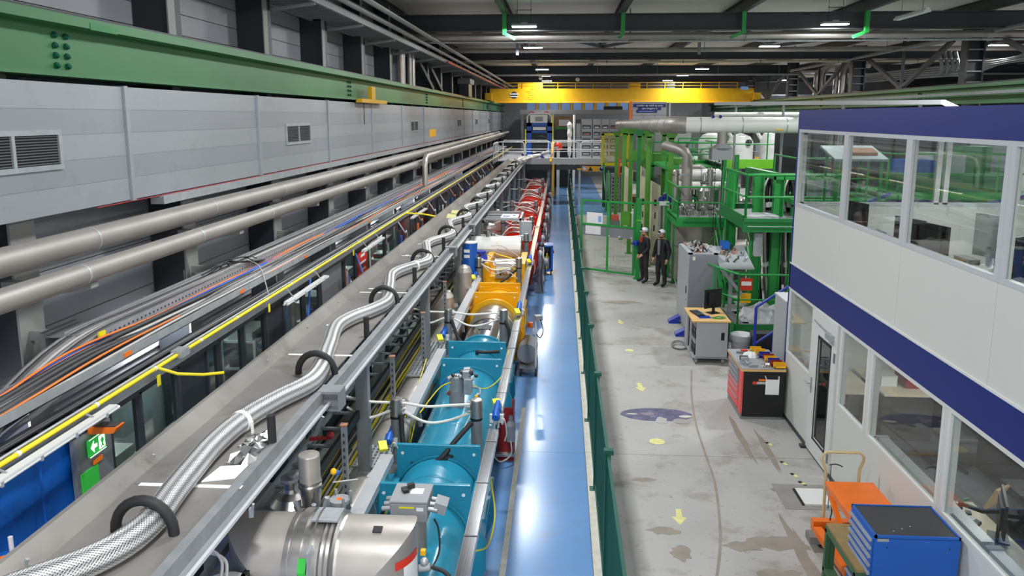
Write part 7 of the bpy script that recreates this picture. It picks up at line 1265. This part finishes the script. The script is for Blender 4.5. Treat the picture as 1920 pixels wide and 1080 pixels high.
sgn = t.part('warning_board', MB('yellow').box(1.25, 2.25, 45.86, 45.9, 2.0, 2.3)); sub(sgn, t.base, 'red_ring', MB('paper').cyl((1.38, 45.86, 2.16), (1.38, 45.84, 2.16), .16, n=20).mat('red').lathe((1.38, 45.835, 2.16), (0, -1, 0), [(0, .14), (0, .1)], 20)); sub(sgn, t.base, 'triangle', MB('black').ext([(1.58, 2.04), (1.88, 2.04), (1.73, 2.28)], 'y', 45.85, 45.86)); sub(sgn, t.base, 'blue_disc', MB('paper').cyl((2.38, 45.86, 2.15), (2.38, 45.84, 2.15), .17, n=20).mat('blue_booth').cyl((2.38, 45.84, 2.15), (2.38, 45.83, 2.15), .14, n=20).mat('paper').box(2.33, 2.43, 45.82, 45.83, 2.18, 2.24)); sub(sgn, t.base, 'yellow_strip', MB('yellow').box(.95, 1.2, 45.86, 45.9, 2.08, 2.18))
t = Thing('yellow_cage', 'tall yellow framed mesh screen at the right end of the footbridge', 'screen', (3.1, 45, 0)); t.part('upright', MB('safety_yellow').box(2.3, 2.45, 44.9, 45.0, 2.4, 4.25)); t.part('upright', MB('safety_yellow').box(3.65, 3.85, 44.9, 45.0, 2.4, 4.6)); t.part('top_rail', MB('safety_yellow').box(2.3, 3.8, 44.9, 45.0, 4.12, 4.24)); t.part('bottom_rail', MB('safety_yellow').box(2.4, 3.7, 44.9, 45.0, 2.4, 2.56)); t.part('mesh', MB('mesh_yellow').box(2.45, 3.65, 44.94, 44.95, 2.56, 4.12)); t.part('base', MB('steel_dark').box(2.4, 3.8, 44.9, 45.1, 0, 2.3))
t = Thing('side_gate', 'pale green curved tube gate frame below the yellow screen', 'gate', (3, 42, 0)); 
for x, y in ((2.42, 44), (2.3, 38), (3.6, 44)): t.part('tube', MB('green').tube(spline([(x, y, 2.6), (x, y - .3, 1.8), (x + .06, y - 1.2, 1.0), (x + .05, y - 1.4, 0)], 4), .045, 8))
for k in range(5):
    x = 2.5 + .26 * k; t = Thing('rack_tower', f'{ORD[k]} narrow grey slotted rack from the left under the yellow screen', 'rack', (x, 43, 0)); t.part('frame', MB('galv_dull').box(x, x + .22, 42.8, 43.2, 0, 2.1))
    for j in range(9): t.part('slot', MB('black').box(x + .07, x + .15, 42.79, 42.8, .2 + .2 * j, .3 + .2 * j))
solo('red_case_box', MB('coral').box(2.4, 2.75, 36.5, 36.8, .35, .6), 'small coral red box past the gate beside the slotted racks', 'box'); solo('case_stand', MB('steel_grey').box(2.35, 2.8, 36.45, 36.9, 0, .35), 'grey low stand under the coral red box', 'stand')
# white lines lying on the bridge deck
for k in range(5): hose([(-2.3 + .1 * k, 42 + .5 * k, 2.72), (-2.6 + .15 * k, 44.5, 2.75), (-2.2 + .2 * k, 46.5 + .3 * k, 2.8), (-1.4 + .2 * k, 47.3, 2.8 + .1 * k), (-1.0 + .2 * k, 48.5, 2.9 + .1 * k)], .09 - .008 * k, 'hose_white' if k % 2 else 'braid', f'{ORD[k]} pale line from the left lying across the footbridge end of the walkway')
solo('blue_drum', MB('blue_booth').cyl((-2.2, 46.6, 2.6), (-2.2, 46.6, 2.98), .18, n=16), 'small dark blue drum among the pale lines on the footbridge', 'drum'); solo('blue_coupling', MB('blue_booth').cyl((-1.2, 47, 2.7), (-1.05, 47, 2.8), .13, n=12), 'dark blue coupling at the end of a pale line on the footbridge', 'coupling')
t = Thing('red_lamp', 'red beacon on a white stand behind the footbridge railing', 'beacon', (.0, 52, 2.6)); t.part('beacon', MB('red').lathe((-.2, 52, 3.0), (0, 0, 1), [(0, .28), (.35, .25), (.5, .12), (.55, 0)], 16)); t.part('stand', MB('frame_white').box(-.3, -.1, 51.9, 52.1, 0, 3.0))
t = Thing('far_deck', 'pale grey deck continuing behind the footbridge towards the far machine', 'deck', (0, 56, 2.4)); t.part('deck_plate', MB('cabinet_grey').box(-4, -.5, 50.2, 62, 2.45, 2.55)); 
for x in (-3.5, -.8): t.part('leg', MB('steel_grey').box(x - .1, x + .1, 51, 51.2, 0, 2.45)); t.part('leg', MB('steel_grey').box(x - .1, x + .1, 60, 60.2, 0, 2.45))
# travelling crane
t = Thing('bridge_crane', 'yellow overhead travelling crane spanning the hall', 'crane', (4, 53.6, 6.1))
t.part('girder', MB('crane_yellow').box(-4.9, 12.8, 53.6, 54.1, 6.2, 7.05)); t.part('bottom_flange', MB('yellow').box(-4.6, 12.6, 53.5, 54.15, 6.1, 6.2)); t.part('rear_girder', MB('crane_yellow').box(-4.9, 12.8, 55.4, 55.8, 6.2, 7.0)); t.part('end_carriage', MB('crane_yellow').box(-5.2, -4.75, 53.2, 56.2, 6.28, 6.75)); t.part('end_carriage', MB('crane_yellow').box(12.75, 13.2, 53.2, 56.2, 6.28, 6.75))
for y in (53.4, 56): t.part('wheel', MB('steel_dark').cyl((-5.2, y, 6.36), (-5.0, y, 6.36), .12, n=12))
for k in range(14): t.part('rail_post', MB('crane_yellow').box(-3.9 + 1.2 * k, -3.86 + 1.2 * k, 53.7, 53.74, 7.05, 7.45))
t.part('guard_rail', MB('crane_yellow').box(-4.0, 11.8, 53.7, 53.74, 7.42, 7.46)); t.part('guard_rail', MB('crane_yellow').box(-4.0, 11.8, 53.7, 53.73, 7.22, 7.25)); t.part('control_cabinet', MB('crane_yellow').box(-3.0, -1.3, 53.75, 54.1, 7.05, 7.4)); t.part('trolley', MB('steel_dark').box(5.3, 7.6, 53.8, 55.6, 7.0, 7.5)); t.part('trolley_panel', MB('crane_yellow').box(4.6, 5.3, 53.8, 55.6, 7.05, 7.4)); t.part('blue_plate', MB('window_blue').box(11.9, 12.4, 53.5, 53.52, 6.95, 7.15))
t.part('maker_plate', MB('steel_dark').lathe((-3.25, 53.6, 6.62), (0, -1, 0), [(0, 0), (.01, .01), (.01, .24)], 20)); m = MB('paper'); m.box(-3.55, -2.95, 53.56, 53.59, 6.66, 6.72).box(-3.5, -3.0, 53.56, 53.59, 6.5, 6.55); t.part('maker_lines', m)
for k, s_ in enumerate(('PR 116', 'CHARGE   10000 KG', 'PORTEE 18 M', 'ANNEE   207', 'No 1253 08 007', 'CAPACITE MAXI')): text_part(t.o, t.base, s_, (-1.85 if k == 0 else -1.95, 53.595, 6.97 - .13 * k), .19 if k == 0 else .115, 'black', (pi / 2, 0, 0))
for i, (x, y) in enumerate(((-1.3, 48.2), (1.0, 50.5))): solo('roof_sensor', MB('beige').ball((x, y, 7.5), .13, 8), f'{"near" if i == 0 else "far"} small pale round device hanging above the crane', 'sensor')
# far machine, racks and gallery
t = Thing('far_machine', 'blue framed machine with a white tubed top at the far end', 'machine', (-1.55, 55, 2.55))
t.part('frame', MB('blue_machine').box(-2.45, -2.1, 55, 57, 2.55, 4.75).box(-1.0, -.65, 55, 57, 2.55, 4.75).box(-2.45, -.65, 55, 57, 4.5, 4.75).box(-2.45, -.65, 55, 55.2, 4.05, 4.2)); t.part('drum', MB('rubber').cyl((-1.5, 55.1, 3.2), (-1.5, 57, 3.2), .6, n=24)); t.part('instrument_row', MB('frame_white').box(-2.0, -1.1, 54.9, 55.0, 4.25, 4.45)); t.part('white_hood', MB('insul_white').box(-2.2, -1.0, 55, 56, 4.75, 5.3)); t.part('hood_tube', MB('frame_white').tube([(-2.4, 54.95, 4.75), (-2.4, 54.95, 5.2), (-2.2, 54.95, 5.4), (-.9, 54.95, 5.4), (-.7, 54.95, 5.2), (-.7, 54.95, 4.75)], .06, 8)); t.part('grill', MB('steel_grey').box(-1.85, -1.3, 54.94, 55, 4.85, 5.15)); t.part('yellow_edge', MB('safety_yellow').box(-.64, -.56, 54.9, 55.1, 2.55, 5.35).box(-2.56, -2.48, 54.9, 55.1, 2.55, 4.3))
for k in range(5): t.part('lead', MB(('red', 'hose_white', 'white')[k % 3]).tube(spline([(-2.3 + .35 * k, 54.9, 5.4), (-2.1 + .35 * k, 54.9, 5.52), (-1.9 + .35 * k, 54.9, 5.42)], 4), .03, 6))
t = Thing('far_desk', 'wooden fronted cabinet with a green ledge right of the blue far machine', 'cabinet', (0, 58, 2.55)); t.part('case', MB('wood_old').box(-.5, .9, 58, 58.5, 4.4, 5.2)); t.part('ledge', MB('green').box(-.5, .9, 57.9, 58.5, 4.25, 4.4)); t.part('base', MB('steel_dark').box(-.5, .9, 58, 58.5, 0, 4.25)); t.part('panes', MB('frame_white').box(-.2, .6, 57.97, 58, 4.5, 4.95)); t.part('boxes', MB('beige').box(-.5, .8, 57.6, 57.9, 3.0, 3.4))
t = Thing('wrapped_mast', 'white wrapped lumpy mast behind the footbridge', 'mast', (.55, 53, 2.55)); t.part('wrap', MB('hose_white').lathe((.55, 53, 2.55), (0, 0, 1), [(.0, .1), (.3, .14), (.6, .11), (.9, .16), (1.2, .12), (1.5, .17), (1.8, .13), (2.1, .18), (2.25, .08), (2.3, 0)], 14)); t.part('tube', MB('frame_white').cyl((.85, 53.2, 0), (.85, 53.2, 5.3), .08)); t.part('foot', MB('frame_white').cyl((.55, 53, 0), (.55, 53, 2.6), .06))
for i, (x, w, h) in enumerate(((1.05, .3, 2.2), (1.4, .72, 2.5), (2.2, .55, 2.5), (2.78, .55, 2.5), (3.36, .62, 2.5))):
    t = Thing('equipment_rack', f'{ORD[i]} tall grey equipment rack from the left at the far end of the hall', 'rack', (x, 55, 2.55)); t.part('frame', MB('cabinet_grey').box(x, x + w, 55, 55.8, 2.15, 2.5 + h))
    for k in range(5 if i else 0): t.part('module', MB('steel_dark').box(x + .06, x + w - .06, 54.97, 55, 2.5 + .46 * k, 2.74 + .46 * k)); t.part('front', MB(('copper', 'galv', 'stainless', 'frame_white')[(k + i) % 4]).box(x + .12, x + w - .14, 54.95, 54.97, 2.54 + .46 * k, 2.64 + .46 * k))
t = Thing('rack_stage', 'thin grey stage on slim legs carrying the far equipment racks', 'stage', (2.5, 55, 0)); t.part('deck_plate', MB('cabinet_grey').box(.9, 4.2, 54.9, 56, 2.08, 2.15))
for x in (.95, 4.1):
    for y in (55, 55.9): t.part('leg', MB('steel_grey').box(x - .04, x + .04, y - .04, y + .04, 0, 2.08))
t = Thing('grey_canopy', 'grey roof slab over the racks and machine at the far end', 'slab', (0, 60, 5.3)); t.part('slab', MB('plastic_grey').box(-3.2, 5.5, 60, 66, 5.35, 5.7)); t.part('post', MB('steel_grey').box(-3.1, -2.9, 60, 60.2, 0, 5.35)); t.part('post', MB('steel_grey').box(5.2, 5.4, 60, 60.2, 0, 5.35)); t.part('rubble', MB('rubber').box(3.2, 4.6, 60, 60.5, 5.7, 5.95))
t = Thing('gallery', 'far gallery with a row of blue windows between orange columns', 'gallery', (1.5, 68, 0)); t.part('wall', MB('steel_grey').box(-6, 12, 68.3, 68.6, 0, 8.2))
for k in range(12):
    x = -3.0 + 1.0 * k; t.part('window', MB('window_blue').box(x, x + .72, 68.2, 68.3, 5.75, 6.9)); t.part('column', MB('yellow').box(x + .76, x + .96, 68.0, 68.3, 5.6, 7.0))
t = Thing('hall_banner', 'white board with a dark blue lettered banner hanging under the crane', 'sign', (5.7, 51.5, 5)); t.part('board', MB('cabinet_grey').box(4.6, 6.8, 51.6, 51.65, 4.7, 6.12)); t.part('blue_band', MB('blue_booth').box(4.65, 6.75, 51.57, 51.6, 5.78, 6.0)); t.part('blue_band', MB('blue_booth').box(4.95, 6.45, 51.57, 51.6, 5.6, 5.8)); t.part('blue_band', MB('blue_booth').box(4.85, 6.2, 51.57, 51.6, 5.42, 5.6)); text_part(t.o, t.base, 'cooler as well as you', (5.7, 51.565, 5.89), .2, 'paper', (pi / 2, 0, 0)); text_part(t.o, t.base, 'can imagine it', (5.7, 51.565, 5.71), .18, 'paper', (pi / 2, 0, 0)); t.part('fine_print', MB('window_blue').box(5.0, 6.0, 51.565, 51.57, 5.5, 5.53)); t.part('seam', MB('steel_grey').box(4.6, 6.8, 51.59, 51.6, 5.25, 5.29).box(5.3, 5.34, 51.59, 51.6, 4.7, 5.25).box(6.05, 6.09, 51.59, 51.6, 4.7, 5.25)); t.part('post', MB('orange').box(4.42, 4.56, 51.5, 51.64, 0, 6.15)); t.part('post', MB('frame_grey').box(6.95, 7.05, 51.5, 51.64, 0, 6.1))
